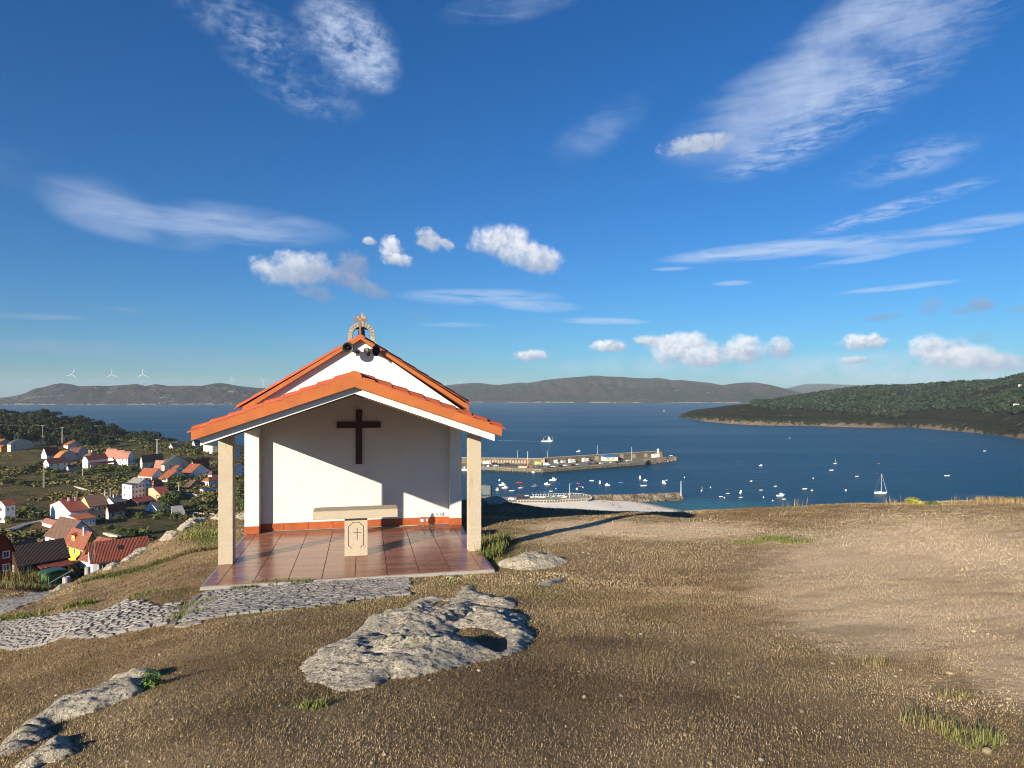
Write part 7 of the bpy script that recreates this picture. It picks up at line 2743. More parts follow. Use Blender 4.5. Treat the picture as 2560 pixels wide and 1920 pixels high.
def boat(px, py, Lpx, kind, col, label, head=0, z=0.0, mast=0, top='white', group=boat_group, cat=None):
    """head: bow direction in degrees, 0 = to the right, 90 = away from us"""
    Y = (EYE - z) * F / (py - HY)
    L = Lpx / F * Y / max(0.35, abs(math.cos(R(head))) + 0.35 * abs(math.sin(R(head))))
    L = min(max(L, 2.2), 18)
    names = {'open': 'open_boat', 'cabin': 'cabin_boat', 'sail': 'sailing_boat', 'trawler': 'fishing_boat'}
    cats = {'open': 'boat', 'cabin': 'motorboat', 'sail': 'sailboat', 'trawler': 'fishing boat'}
    e = tag(empty(names[kind], sp(px, py, z), R(head)), label, cat or cats[kind], group)
    B = L * {'open': 0.34, 'cabin': 0.35, 'sail': 0.28, 'trawler': 0.32}[kind]
    free = L * {'open': 0.085, 'cabin': 0.12, 'sail': 0.085, 'trawler': 0.115}[kind] + 0.1
    g = MB()
    rows = hull_mesh(g, L, B, free, 0.05 * L + 0.15, 0.55 if kind != 'open' else 0.4)
    hm = hull_col(col)
    g.build('hull', hm, e, smooth=False)
    g = MB()
    dz = free * (0.45 if kind == 'open' else 0.86)
    pts = [(r[0][0], r[0][1] * 0.93, min(dz, r[0][2] * 0.95)) for r in rows] + [(r[4][0], r[4][1] * 0.93, min(dz, r[4][2] * 0.95)) for r in rows]
    n = len(rows)
    g.add(pts, [(i, i + 1, n + i + 1, n + i) for i in range(n - 1)])
    g.build('deck', mat('boat_deck', (0.58, 0.55, 0.49), 0.7, 0.05) if col == 'white' else hull_w, e)
    if kind == 'open':
        g = MB()
        for t in (-0.22, 0.12):
            g.b2(L * t - 0.12, L * t + 0.12, -B * 0.42, B * 0.42, dz + 0.12, dz + 0.2)
        g.build('thwart', hull_w, e)
        if L > 3.2:
            g = MB()
            g.box((-L / 2 - 0.12, 0, free + 0.1), (0.3, 0.3, 0.55))
            g.box((-L / 2 - 0.16, 0, free - 0.4), (0.14, 0.12, 0.6))
            g.build('outboard', horn_out, e)
    if kind == 'cabin':
        c0, c1, ch = -0.06 * L, 0.24 * L, 0.20 * L + 0.25
        g = MB()
        g.prism_y([(c0, free * 0.85), (c1 + 0.06 * L, free * 0.9), (c1 - 0.02 * L, free + ch * 0.75), (c1 - 0.06 * L, free + ch), (c0 - 0.05 * L, free + ch)], -B * 0.33, B * 0.33)
        g.build('cabin', hull_col(top), e)
        g = MB()
        for s in (-1, 1):
            g.box(((c0 + c1) / 2, s * B * 0.335, free + ch * 0.66), ((c1 - c0) * 0.7, 0.03, ch * 0.28))
        g.box((c1 + 0.012 * L, 0, free + ch * 0.66), (0.04, B * 0.55, ch * 0.3), ry=R(-18))
        g.build('cabin_window', glass, e)
        g = MB()
        g.tube((c0, 0, free + ch), (c0, 0, free + ch + 0.16 * L), 0.025, 0.02, 5)
        g.build('aerial', mast_m, e)
        g = MB()
        for s in (-1, 1):
            g.tube((L * 0.28, s * B * 0.33, free * 1.1), (L * 0.47, s * B * 0.05, free * 1.6 + 0.35), 0.025, None, 5)
        g.build('bow_rail', mast_m, e)
    if kind == 'sail':
        mh = mast * Y / F if mast else L * 1.2
        g = MB()
        g.tube((L * 0.06, 0, free * 0.8), (L * 0.06, 0, mh), 0.011 * L, 0.007 * L, 7)
        g.build('mast', mast_m, e)
        g = MB()
        g.tube((L * 0.04, 0, free + 0.09 * L), (-L * 0.36, 0, free + 0.10 * L), 0.016 * L, 0.014 * L, 7)
        g.build('boom', hull_w, e)
        g = MB()
        g.tube((L * 0.47, 0, free * 1.3), (L * 0.07, 0, mh * 0.97), 0.009 * L, 0.005 * L, 5)
        g.build('furled_jib', hull_w, e)
        g = MB()
        g.prism_y([(-L * 0.12, free * 0.85), (L * 0.24, free * 0.9), (L * 0.15, free + 0.055 * L), (-L * 0.12, free + 0.065 * L)], -B * 0.26, B * 0.26)
        g.build('coachroof', hull_w, e)
        g = MB()
        g.tube((-L * 0.49, 0, free), (L * 0.06, 0, mh), 0.0018 * L + 0.004, None, 4)
        for s in (-1, 1):
            g.tube((L * 0.03, s * B * 0.46, free), (L * 0.06, 0, mh * 0.9), 0.0018 * L + 0.004, None, 4)
        for s in (-1, 1):
            g.tube((-L * 0.46, s * B * 0.36, free), (-L * 0.46, s * B * 0.36, free + 0.09 * L), 0.02, None, 4)
        g.box((-L * 0.44, 0, free + 0.10 * L), (0.10 * L, B * 0.7, 0.012 * L))
        g.build('rigging', mast_m, e)
    if kind == 'trawler':
        g = MB()
        a0 = 0.02 * L
        g.prism_y([(a0, free * 0.8), (a0 + 0.22 * L, free * 0.8), (a0 + 0.20 * L, free + 0.17 * L), (a0, free + 0.17 * L)], -B * 0.30, B * 0.30)
        g.prism_y([(a0 + 0.02 * L, free + 0.17 * L), (a0 + 0.17 * L, free + 0.17 * L), (a0 + 0.15 * L, free + 0.26 * L), (a0 + 0.02 * L, free + 0.26 * L)], -B * 0.22, B * 0.22)
        g.build('wheelhouse', hull_w, e)
        g = MB()
        for s in (-1, 1):
            g.box((a0 + 0.11 * L, s * B * 0.305, free + 0.11 * L), (0.16 * L, 0.04, 0.045 * L))
        g.box((a0 + 0.216 * L, 0, free + 0.11 * L), (0.04, B * 0.5, 0.045 * L), ry=R(-7))
        g.build('wheelhouse_window', glass, e)
        g = MB()
        g.tube((a0 + 0.06 * L, 0, free + 0.24 * L), (a0 + 0.06 * L, 0, free + 0.40 * L), 0.006 * L, 0.003 * L, 6)
        g.tube((a0 + 0.06 * L, 0, free + 0.42 * L), (-L * 0.30, 0, free + 0.26 * L), 0.0045 * L, None, 6)
        g.tube((-L * 0.34, -B * 0.3, free), (-L * 0.34, -B * 0.3, free + 0.2 * L), 0.006 * L, None, 6)
        g.tube((-L * 0.34, B * 0.3, free), (-L * 0.34, B * 0.3, free + 0.2 * L), 0.006 * L, None, 6)
        g.tube((-L * 0.34, -B * 0.3, free + 0.2 * L), (-L * 0.34, B * 0.3, free + 0.2 * L), 0.006 * L, None, 6)
        g.tube((L * 0.42, 0, free), (L * 0.42, 0, free + 0.28 * L), 0.009 * L, 0.005 * L, 6)
        g.build('mast', mast_m, e)
        g = MB()
        for i in range(2):
            pr = [(r[0][0], r[0 if i else 4][1] * 1.01, r[0][2] * 0.98) for r in rows]
            for p, q in zip(pr[:-1], pr[1:]):
                g.tube(p, q, 0.012 * L, None, 5)
        g.build('rubbing_strake', hull_col(top), e)
    return e


RED, BLU, GRB, PUR, BLK, PNK, CRMH = (0.45, 0.04, 0.04), (0.05, 0.14, 0.40), (0.12, 0.17, 0.24), (0.16, 0.10, 0.26), (0.02, 0.025, 0.03), (0.55, 0.07, 0.10), (0.70, 0.66, 0.52)
BOATS = [(1369, 1104.5, 31, 'trawler', 'white', 'white fishing boat under way beyond the pier, drawing a wake', 2, 0, (0.05, 0.05, 0.06)), (1224, 1177, 36, 'trawler', BLU, 'blue fishing boat with white wheelhouse tied up below the quay', 178, 0, BLU), (1334.6, 1182.5, 14, 'cabin', 'white', 'white launch tied up at the quay bend', 170),
         (1164, 1176.5, 24, 'trawler', 'white', 'white fishing boat at the quay, half hidden by the porch column', 180, 0, 'white'),
         (1255.7, 1213.5, 18, 'cabin', 'white', 'cream white motorboat with a small cabin, nearest the chapel column', 0), (1243.5, 1226, 11, 'cabin', 'white', 'white cabin boat seen bow on, lowest near the column', -70), (1262.7, 1221, 17, 'cabin', CRMH, 'cream cabin boat between two white boats near the square', 5), (1279.7, 1227.5, 16, 'open', 'white', 'white open boat closest to the waterfront square', 10),
         (1297, 1207.5, 16, 'open', RED, 'red rowing boat in the inner harbour', 172), (1303, 1220.5, 14, 'cabin', 'white', 'white boat with a red wheelhouse top in the inner harbour', 25, 0, (0.40, 0.05, 0.04)), (1336, 1217, 16, 'cabin', GRB, 'grey blue fishing launch in the inner harbour', 5, 0, GRB), (1368, 1212, 16, 'cabin', 'white', 'white launch with wheelhouse aft, below the broad motorboat', 175),
         (1382.8, 1201.5, 20, 'cabin', 'white', 'broad white motorboat in the middle of the inner harbour', 3), (1444.8, 1209, 9, 'open', PNK, 'pinkish red small boat with a stick mast', 178), (1451, 1217, 13, 'open', PUR, 'purple blue covered boat below the pinkish one', 0), (1377, 1228.5, 9, 'open', 'white', 'tiny white dinghy off the end of the square', 170),
         (1479, 1202.5, 12, 'open', 'white', 'white open boat with raised bow, left of two cabin boats', 168), (1499.7, 1208, 8, 'cabin', 'white', 'white cabin boat seen from its stern, mid harbour', 80), (1518.4, 1213.5, 14, 'cabin', 'white', 'white cabin cruiser right of the stern on boat', 170), (1552.6, 1207.5, 13, 'open', BLU, 'blue open boat lying alone right of the white cruiser', -25),
         (1600, 1196.5, 9, 'cabin', 'white', 'white cabin boat off the pier end, upper of a pair', 80), (1613, 1202.5, 11, 'cabin', 'white', 'white cabin boat off the pier end, lower of a pair', 165), (1609.5, 1215, 18, 'open', 'white', 'long low white boat with dark waterline', 4), (1659, 1209, 10, 'cabin', 'white', 'white fishing launch with long rods, beside a smaller boat', 100), (1666.8, 1201, 8, 'open', 'white', 'small white boat just behind the launch with rods', 20),
         (1678, 1139.5, 8, 'open', 'white', 'white boat passing outside the pier head', 0), (1446, 1129.5, 11, 'cabin', 'white', 'white motorboat beyond the long pier wall', 0), (1754.8, 1227.2, 10, 'sail', 'white', 'small white boat with a short mast off the breakwater tip', 60, 12), (1818.7, 1224.8, 8, 'open', BLK, 'small dark boat above a white dinghy in mid bay', 0),
         (1802, 1242, 8, 'open', 'white', 'white dinghy with dark engine, lowest left of the bay boats', 178), (1820, 1234, 7, 'open', 'white', 'small white dinghy below the small dark boat', 0), (1852.4, 1232.5, 13, 'cabin', 'white', 'white cabin motorboat stern to, above a dinghy', 60), (1852, 1244, 9, 'open', 'white', 'white dinghy just below the stern on motorboat', 0),
         (1879, 1206.5, 12, 'cabin', BLK, 'dark hulled boat with white cabin in mid bay', 175), (1903, 1225.8, 6, 'open', 'white', 'tiny white boat in mid bay above the shore', 0), (1951.7, 1240.5, 21, 'cabin', 'white', 'largest white motorboat of the bay, bow to the right', 4), (1960, 1248.5, 8, 'open', 'white', 'white dinghy under the largest motorboat', 0),
         (1938.7, 1216, 6, 'open', 'white', 'tiny white boat above the largest motorboat', 0), (2012, 1223, 14, 'open', 'white', 'white open boat beside a black hulled one', 5), (2030.6, 1229.5, 12, 'cabin', BLK, 'black hulled motorboat with white top', 172), (1902, 1165, 9, 'cabin', 'white', 'white boat alone far out in mid bay', 0),
         (2088, 1159.5, 9, 'sail', 'white', 'small white sailboat with a bare mast far out', 8, 13), (2079, 1176, 12, 'open', 'white', 'white open boat below the small far sailboat', 0), (2142, 1191, 8, 'open', 'white', 'white dinghy left of the big yacht', 172), (2197, 1159.5, 6, 'open', RED, 'tiny red boat far beyond the big yacht', 0), (2194, 1185.2, 9, 'open', BLK, 'dark boat directly beyond the yacht mast', 0),
         (2202, 1234, 31, 'sail', 'white', 'large white sailing yacht with bare mast and furled sails', -12, 50), (2368, 1190, 15, 'open', 'white', 'white speedboat alone in the right part of the bay', 0), (2461.5, 1128, 9, 'open', 'white', 'white boat far out at the right, near the headland', 0), (1974, 1095.5, 5, 'open', 'white', 'tiny white boat farthest out before the headland', 0), (1845, 1154.5, 6, 'open', BLK, 'tiny dark boat far out left of mid bay', 0),
         (1660, 1028, 5, 'cabin', 'white', 'tiny white boat off the tip of the headland', 0), (498, 1071.5, 7, 'cabin', 'white', 'small white boat far out over the left porch eave', 178)]
for b_ in BOATS:
    kind = b_[3]
    extra = b_[7] if len(b_) > 7 else 0
    top = b_[8] if len(b_) > 8 else 'white'
    boat(b_[0], b_[1], b_[2], kind, b_[4], b_[5], b_[6], mast=extra, top=top)
# rods on the launch
for i, (px, py, s, c, lab) in enumerate([(1248.8, 1200.6, 0.75, 'white', 'large white mooring buoy near the quay'), (1442.5, 1222.5, 0.8, 'white', 'large white mooring buoy below the purple boat'), (2114.5, 1225.8, 0.6, 'white', 'white buoy left of the big yacht'), (1457.5, 1218.6, 0.45, 'white', 'small white buoy right of the purple boat'),
                                           (1390, 1222, 0.4, 'white', 'small white buoy above the tiny dinghy'), (1399, 1209, 0.4, (0.2, 0.3, 0.5), 'small bluish buoy right of the broad motorboat'), (1711, 1193.5, 0.45, 'white', 'small white buoy off the pier head'), (1776.5, 1218.5, 0.45, 'white', 'small white buoy off the breakwater tip'),
                                           (1811, 1244.7, 0.4, 'white', 'small white buoy next to the lowest dinghy'), (1909, 1243, 0.4, 'white', 'small white buoy left of the largest motorboat'), (1932, 1252, 0.4, 'white', 'small white buoy nearest the brow'), (2033, 1195.5, 0.45, 'white', 'small white buoy far off the black hulled boat')]):
    g = MB()
    g.lathe([(0, -s * 0.8), (s * 0.8, -s * 0.5), (s, 0), (s * 0.8, s * 0.55), (s * 0.3, s * 0.85), (0.12, s * 1.2), (0, s * 1.2)], n=12)
    tag(g.build('mooring_buoy', hull_col(c), smooth=True, loc=sp(px, py, 0.2)), lab, 'buoy', 'mooring buoys')

# wakes: foam lines on the water
foam = mat('wake_foam', (0.30, 0.40, 0.50), 0.7, 0.2, 0.1)
for pts, w_ in (([(1356, 1104), (1300, 1102), (1240, 1100.5)], 3.0), ([(380, 1075.5), (440, 1075), (495, 1074.6)], 2.6)):
    rs = random.Random(3)
    L_ = []
    for (a, b_), (c, d_) in zip(pts[:-1], pts[1:]):
        for k in range(12):
            L_.append((a + (c - a) * k / 12, b_ + (d_ - b_) * k / 12))
    V = []
    for i, (a, b_) in enumerate(L_):
        p = sp(a, b_, 0.06)
        w2 = w_ * (0.5 + rs.random()) * (0.4 + 0.6 * i / len(L_))
        V += [(p.x, p.y - w2, 0.06), (p.x, p.y + w2, 0.06)]
    me = fast_mesh('wake', V, [(2 * i, 2 * i + 2, 2 * i + 3, 2 * i + 1) for i in range(len(L_) - 1)])
    tag(link_mesh('wake', me, foam), kind='stuff')

# dinghies and small things on the square
for i, (px, py, L, mh, c, lab) in enumerate([(1330, 1243, 9, 14, CRMH, 'first dinghy from the column drawn up on the square'), (1341, 1242.5, 9, 13, 'white', 'second dinghy on the square with a bare mast'), (1350.5, 1243, 9, 14, 'white', 'third dinghy on the square with a white furled sail'), (1360, 1243, 9, 16, 'white', 'dinghy on the square, its mast tallest of the row'), (1370.5, 1242.6, 9, 13, (0.25, 0.10, 0.06), 'last dinghy of the row, next to an upturned boat')]):
    boat(px, py, L, 'sail', c, lab, 10, z=2.75, mast=mh, group='dinghies on the waterfront square', cat='dinghy')
for i, (px, py, L, c, lab) in enumerate([(1317, 1239.5, 12, 'white', 'long white boat laid up at the harbour side of the square'), (1383, 1241, 10, 'white', 'white boat laid up right of the masts'), (1398, 1240, 10, 'white', 'white boat laid up by the far balustrade'), (1408, 1239, 10, 'white', 'white boat laid up beside the lamp post'), (1411, 1243.5, 16, CRMH, 'long pale boat lying across the square')]):
    boat(px, py, L, 'open', c, lab, 6, z=2.75, group='boats laid up on the waterfront square')
vehicle(1303, 1246.5, (0.03, 0.03, 0.035), 'van', 'black van parked on the waterfront square', 0, 2.5)
vehicle(1280, 1250, (0.70, 0.70, 0.70), 'car', 'white car at the chapel end of the waterfront square', 0, 2.5)
e = tag(empty('beach_umbrella', sp(1379, 1253, 2.5)), 'green parasol standing at the edge of the waterfront square', 'umbrella')
g = MB()
g.lathe([(1.6, 2.0), (0.9, 2.45), (0, 2.7), (0, 2.62), (0.9, 2.38), (1.58, 1.97)], n=10)
g.build('canopy', mat('green_canvas', (0.04, 0.30, 0.16), 0.8, 0.1), e)
g = MB()
g.tube((0, 0, 0), (0, 0, 2.65), 0.04, None, 6)
g.build('pole', pole_m, e)


# ------------------------------------------------------------------ people on the beach
skin = mat('skin_tone', (0.42, 0.24, 0.16), 0.7, 0.05)


def person_mesh(pose):
    """one continuous figure grown over a skeleton; pose 'stand', 'sit' or 'lie'"""
    J = {'pelvis': (0, 0, 0.95), 'chest': (0, 0, 1.32), 'neck': (0, 0, 1.50), 'head': (0, -0.01, 1.62), 'crown': (0, 0, 1.74)}
    for s, n in ((-1, 'l'), (1, 'r')):
        J['sh' + n] = (s * 0.19, 0, 1.42)
        J['el' + n] = (s * 0.26, 0.02, 1.14)
        J['ha' + n] = (s * 0.27, -0.06, 0.86)
        J['hi' + n] = (s * 0.09, 0, 0.90)
        J['kn' + n] = (s * 0.11, -0.03, 0.49)
        J['an' + n] = (s * 0.12, 0.02, 0.08)
        J['fo' + n] = (s * 0.13, -0.15, 0.03)
    if pose == 'sit':
        dz = -0.80
        J = {k: (v[0], v[1] + 0.08 * (v[2] - 0.95), v[2] + dz) for k, v in J.items()}
        for s, n in ((-1, 'l'), (1, 'r')):
            J['kn' + n] = (s * 0.13, -0.42, 0.42)
            J['an' + n] = (s * 0.13, -0.62, 0.06)
            J['fo' + n] = (s * 0.13, -0.78, 0.03)
            J['ha' + n] = (s * 0.22, -0.34, 0.36)
            J['el' + n] = (s * 0.27, -0.08, 0.32)
    E = [('pelvis', 'chest'), ('chest', 'neck'), ('neck', 'head'), ('head', 'crown')]
    for n in 'lr':
        E += [('chest', 'sh' + n), ('sh' + n, 'el' + n), ('el' + n, 'ha' + n), ('pelvis', 'hi' + n), ('hi' + n, 'kn' + n), ('kn' + n, 'an' + n), ('an' + n, 'fo' + n)]
    rad = {'pelvis': 0.13, 'chest': 0.135, 'neck': 0.055, 'head': 0.095, 'crown': 0.07, 'sh': 0.06, 'el': 0.042, 'ha': 0.038, 'hi': 0.09, 'kn': 0.058, 'an': 0.042, 'fo': 0.04}
    keys = list(J)
    me = bpy.data.meshes.new('body')
    me.from_pydata([J[k] for k in keys], [(keys.index(a), keys.index(b)) for a, b in E], [])
    o = bpy.data.objects.new('body', me)
    COL.objects.link(o)
    md = o.modifiers.new('skin', 'SKIN')
    for i, k in enumerate(keys):
        r = rad.get(k, rad.get(k[:2], 0.05))
        me.skin_vertices[0].data[i].radius = (r, r)
    me.skin_vertices[0].data[0].use_root = True
    sd = o.modifiers.new('sub', 'SUBSURF')
    sd.levels = 1
    dg = bpy.context.evaluated_depsgraph_get()
    dg.update()
    out = bpy.data.meshes.new_from_object(o.evaluated_get(dg))
    bpy.data.objects.remove(o)
    out.materials.clear()
    out.materials.append(skin)
    return out


BODY = {k: person_mesh(k) for k in ('stand', 'sit')}


def garment(pose, top, low, e):
    dz = 0.0 if pose == 'stand' else -0.80
    for nm, c, prof in (('shirt', top, [(0.15, 1.00), (0.165, 1.15), (0.185, 1.34), (0.15, 1.45), (0.07, 1.50)]), ('shorts', low, [(0.17, 0.80), (0.175, 0.92), (0.155, 1.02)])):
        g = MB()
        g.lathe([(r, h + dz) for r, h in prof], n=10)
        o = g.build(nm, mat('cloth_%02d%02d%02d' % tuple(int(99 * v) for v in c), c, 0.9, 0.1), e, smooth=True)
        o.scale = (1.05, 0.75, 1)
    g = MB()
    g.lathe([(0.105, 1.60 + dz), (0.115, 1.66 + dz), (0.09, 1.745 + dz), (0, 1.775 + dz)], n=10)
    g.build('hair', mat('dark_hair', (0.03, 0.02, 0.015), 0.8, 0.2), e, smooth=True)


RS2 = random.Random(4)
PEOPLE = [(1504, 1255.5, 'sit', (0.05, 0.05, 0.07), 'person in dark clothes sitting on the sand nearest the square'), (1509, 1256, 'sit', (0.06, 0.05, 0.05), 'second dark clothed person sitting nearest the square'), (1531, 1257.8, 'sit', (0.05, 0.07, 0.10), 'person sitting in the upper beach group, left end'), (1536.5, 1258, 'stand', (0.04, 0.04, 0.05), 'person in dark clothes standing in the upper beach group'),
          (1540, 1258.2, 'stand', (0.35, 0.12, 0.10), 'person in a reddish top standing in the upper beach group'), (1526, 1264.8, 'stand', (0.10, 0.10, 0.14), 'person standing in the middle beach group'), (1531, 1264.8, 'sit', (0.04, 0.05, 0.04), 'person sitting in the middle beach group'), (1544, 1263.5, 'sit', (0.30, 0.28, 0.26), 'person in pale top sitting in the middle of the sand'),
          (1548, 1271.5, 'sit', (0.03, 0.03, 0.04), 'person in black sitting lowest on the beach'), (1545, 1269, 'stand', (0.25, 0.25, 0.28), 'person standing just behind the lowest sitter'), (1591.5, 1262, 'stand', (0.55, 0.20, 0.16), 'person in pink by the waterline'), (1594, 1262.3, 'stand', (0.10, 0.10, 0.20), 'person in blue by the waterline'),
          (1619, 1270.2, 'sit', (0.12, 0.05, 0.05), 'person in maroon sitting near the waterline'), (1624, 1270.5, 'sit', (0.05, 0.05, 0.06), 'person in black sitting near the waterline'), (1643, 1273, 'stand', (0.35, 0.10, 0.08), 'person in red walking at the water edge'), (1650, 1272.5, 'stand', (0.30, 0.22, 0.18), 'person in tan walking at the water edge')]
sand_Z = lambda x, y: float(np.clip(bZ[int(np.clip((x + 6) / 2, 0, bn - 1)), int(np.clip((y - 210) / 2, 0, bm_ - 1))], 0, 3))
for px, py, pose, top, lab in PEOPLE:
    p = sp(px, py, 1.4)
    z = sand_Z(p.x, p.y)
    e = tag(empty('person', (p.x, p.y, z), RS2.uniform(0, 6.28)), lab, 'person', 'people on the beach')
    link_mesh('body', BODY[pose], None, e)
    garment(pose, top, tuple(0.6 * c for c in top), e)

# ------------------------------------------------------------------ wind turbines
turb_m = mat('turbine_white', (0.42, 0.44, 0.46), 0.5, 0.02)


def turbine(px, hub_py, base_py, Y, blade_px, ang, label, group):
    s = Y / F
    h = (base_py - hub_py) * s
    e = tag(empty('wind_turbine', at(px, base_py, Y), R(px * 0.0)), label, 'wind turbine', group)
    r = h * 0.028
    g = MB()
    g.tube((0, 0, -h * 0.35), (0, 0, h), r, r * 0.6, 10)
    g.build('tower', turb_m, e, smooth=True)
    g = MB()
    g.prism_y([(-r * 1.1, h - r), (r * 1.1, h - r), (r * 1.1, h + r * 1.2), (-r * 1.1, h + r * 1.2)], -r * 2.2, r * 2.4)
    g.build('nacelle', turb_m, e)
    g = MB()
    g.lathe([(r * 1.1, 0), (r * 0.9, r * 0.9), (0, r * 1.6)], (0, -r * 2.2, h), n=10, axis=(0, -1, 0))
    g.build('rotor_hub', turb_m, e, smooth=True)
    bl = blade_px * s
    for k in range(3):
        a = R(ang + 120 * k)
        d = Vector((math.sin(a), 0, math.cos(a)))
        w = Vector((math.cos(a), 0, -math.sin(a)))
        c = Vector((0, -r * 2.6, h))
        vs = []
        for t, wd in ((0.02, 0.030), (0.12, 0.058), (0.4, 0.044), (0.75, 0.028), (1.0, 0.010)):
            for sx, sy in ((-0.5, 0), (0, -0.25), (0.5, 0), (0, 0.25)):
                vs.append(c + d * bl * t + w * (sx * wd * bl * 1.5) + Vector((0, sy * wd * bl * 0.7, 0)))
        fs = []
        for i in range(4):
            for j in range(4):
                fs.append((i * 4 + j, i * 4 + (j + 1) % 4, i * 4 + 4 + (j + 1) % 4, i * 4 + 4 + j))
        fs.append((16, 17, 18, 19))
        g = MB()
        g.add(vs, fs)
        g.build('blade', turb_m, e)


for px, hub, base, bl, ang, lab in ((183, 936, 966, 17, 18, 'white wind turbine on the cape, farthest left of the three large'), (281, 936, 967, 17, 0, 'white wind turbine on the cape, middle of the three large'), (358, 935.5, 966, 17, 0, 'white wind turbine on the cape, last large one toward the chapel')):
    turbine(px, hub, base, 5350, bl, ang, lab, 'wind turbines on the cape')
turbine(581, 950, 965, 6900, 12, -28, 'small far wind turbine on the cape ridge, left of a pair', 'wind turbines on the cape')
turbine(659, 951.5, 973, 6900, 11, -45, 'small far wind turbine just above the chapel eave', 'wind turbines on the cape')
for px, hub, base, ang, lab in ((1112.5, 957, 966, 5, 'tiny wind turbine on the far hills, first right of the chapel'), (1151.5, 953.5, 961, 0, 'tiny wind turbine on the far hills, second from the chapel'), (1202, 954, 960, -30, 'tiny wind turbine on the far hills, third from the chapel')):
    turbine(px, hub, base, 7600, 8, ang, lab, 'tiny wind turbines on the far hills')

# ------------------------------------------------------------------ poles and wires in the village
def utility_pole(px, top, base, label, Y=None, r=0.16, arms=True, m=conc_pole):
    Y = Y or row_Y(base)
    h = (base - top) / F * Y
    e = tag(empty('utility_pole', at(px, base, Y), 0.3), label, 'utility pole', 'utility poles in the village')
    g = MB()
    g.tube((0, 0, -1), (0, 0, h), r * 1.2, r * 0.8, 7)
    g.build('pole', m, e)
    if arms:
        g = MB()
        g.box((0, 0, h - 0.25), (h * 0.24, 0.14, 0.16))
        g.build('crossarm', m, e)
    return at(px, top, Y)


tops = [utility_pole(107, 1063, 1095, 'concrete pole behind the white chalet, first from the left', 520), utility_pole(155.5, 1068, 1104, 'concrete pole before the dark wood beside the ochre chalet', 520, 0.26),
        utility_pole(393, 1098, 1145, 'tall pale pole rising above the long beige house', 480, 0.36)]
utility_pole(108.5, 1160, 1222, 'pair of old wooden poles in the field, left one', None, 0.20, False, mat('grey_timber_pole', (0.22, 0.20, 0.17), 0.9, 0.2))
utility_pole(110.8, 1164, 1222, 'pair of old wooden poles in the field, right one', None, 0.20, False, MATS['grey_timber_pole'])
utility_pole(207, 1172, 1192, 'grey pole below the white house with verandah', None, 0.2, False)
utility_pole(262.5, 1226, 1254, 'white pole beside the bluish white house', None, 0.2, False, pole_m)
utility_pole(275.5, 1221, 1256, 'thin pole beside the bluish white house chimneys', None, 0.12, True, pole_m)
utility_pole(447.3, 1205, 1236, 'white pole among the garden trees', None, 0.2, False)
utility_pole(236, 1350, 1384, 'thin dark pole in front of the wide red roof', 95, 0.06, False, mat('grey_timber_pole', (0.22, 0.20, 0.17)))
e = tag(empty('power_line', (0, 0, 0)), 'thin power lines sagging between the poles before the dark wood', 'power line')
pts = [at(-60, 1050, 520)] + tops + [at(520, 1105, 470)]
for a, b_ in zip(pts[:-1], pts[1:]):
    for o_ in (-0.8, 0.8):
        g = MB()
        prev = None
        for k in range(13):
            t = k / 12
            q = a.lerp(b_, t) + Vector((o_, 0, -4 * 2.2 * t * (1 - t)))
            if prev is not None:
                g.tube(prev, q, 0.028, None, 4, caps=False)
            prev = q
        g.build('wire', horn_grey, e)

# ------------------------------------------------------------------ bin, litter posts, panel beside the lawn
green_pl = mat('green_plastic', (0.045, 0.17, 0.075), 0.45, 0.12, 3.0, spec=0.4)
lid_m = mat('dark_green_lid', (0.020, 0.075, 0.045), 0.4, 0.1, spec=0.45)
galv = mat('galvanised_steel', (0.46, 0.47, 0.48), 0.45, 0.15, 5.0, metal=0.4)
Yb = 36.0
p = at(134, 1472, Yb)
e = tag(empty('waste_container', (p.x, p.y, p.z + 0.1), R(56)), 'green four wheeled waste container with metal bars by the lane', 'waste container')
s = 0.80
g = MB()
lo_, hi_ = [(-0.52, -0.40, 0.18), (0.52, -0.40, 0.18), (0.52, 0.40, 0.18), (-0.52, 0.40, 0.18)], [(-0.66, -0.52, 1.02), (0.66, -0.52, 1.02), (0.66, 0.52, 1.02), (-0.66, 0.52, 1.02)]
g.add([tuple(c * s for c in q) for q in lo_ + hi_], [(3, 2, 1, 0), (4, 5, 6, 7), (0, 1, 5, 4), (1, 2, 6, 5), (2, 3, 7, 6), (3, 0, 4, 7)])
g.build('body', green_pl, e, bevel=0.02)
g = MB()
g.prism_y([(-0.74 * s, 1.03 * s), (0.74 * s, 1.03 * s), (0.70 * s, 1.12 * s), (0.25 * s, 1.22 * s), (-0.30 * s, 1.22 * s), (-0.72 * s, 1.12 * s)], -0.60 * s, 0.60 * s)
g.build('lid', lid_m, e, bevel=0.02)
for x in (-0.45, 0.45):
    for y in (-0.34, 0.34):
        g = MB()
        g.tube((x * s - 0.04, y * s, 0.09 * s), (x * s + 0.04, y * s, 0.09 * s), 0.10 * s, None, 12)
        g.build('wheel', tyre_m, e)
for sy in (-1, 1):
    g = MB()
    g.tube((-0.80 * s, sy * 0.64 * s, 0.35 * s), (0.80 * s, sy * 0.64 * s, 1.02 * s), 0.025, None, 6)
    g.tube((0.80 * s, sy * 0.64 * s, 1.02 * s), (0.80 * s, sy * 0.5 * s, 1.02 * s), 0.025, None, 6)
    g.build('lifting_bar', galv, e)
for i in range(3):
    g = MB()
    g.b2(-0.50 * s + i * 0.42 * s, -0.40 * s + i * 0.42 * s, -0.56 * s, -0.48 * s, 0.30 * s, 1.0 * s)
    o = g.build('rib', green_pl, e)
steel_slat = mat('pale_steel_slat', (0.50, 0.51, 0.52), 0.5, 0.12, 3.0, metal=0.2)
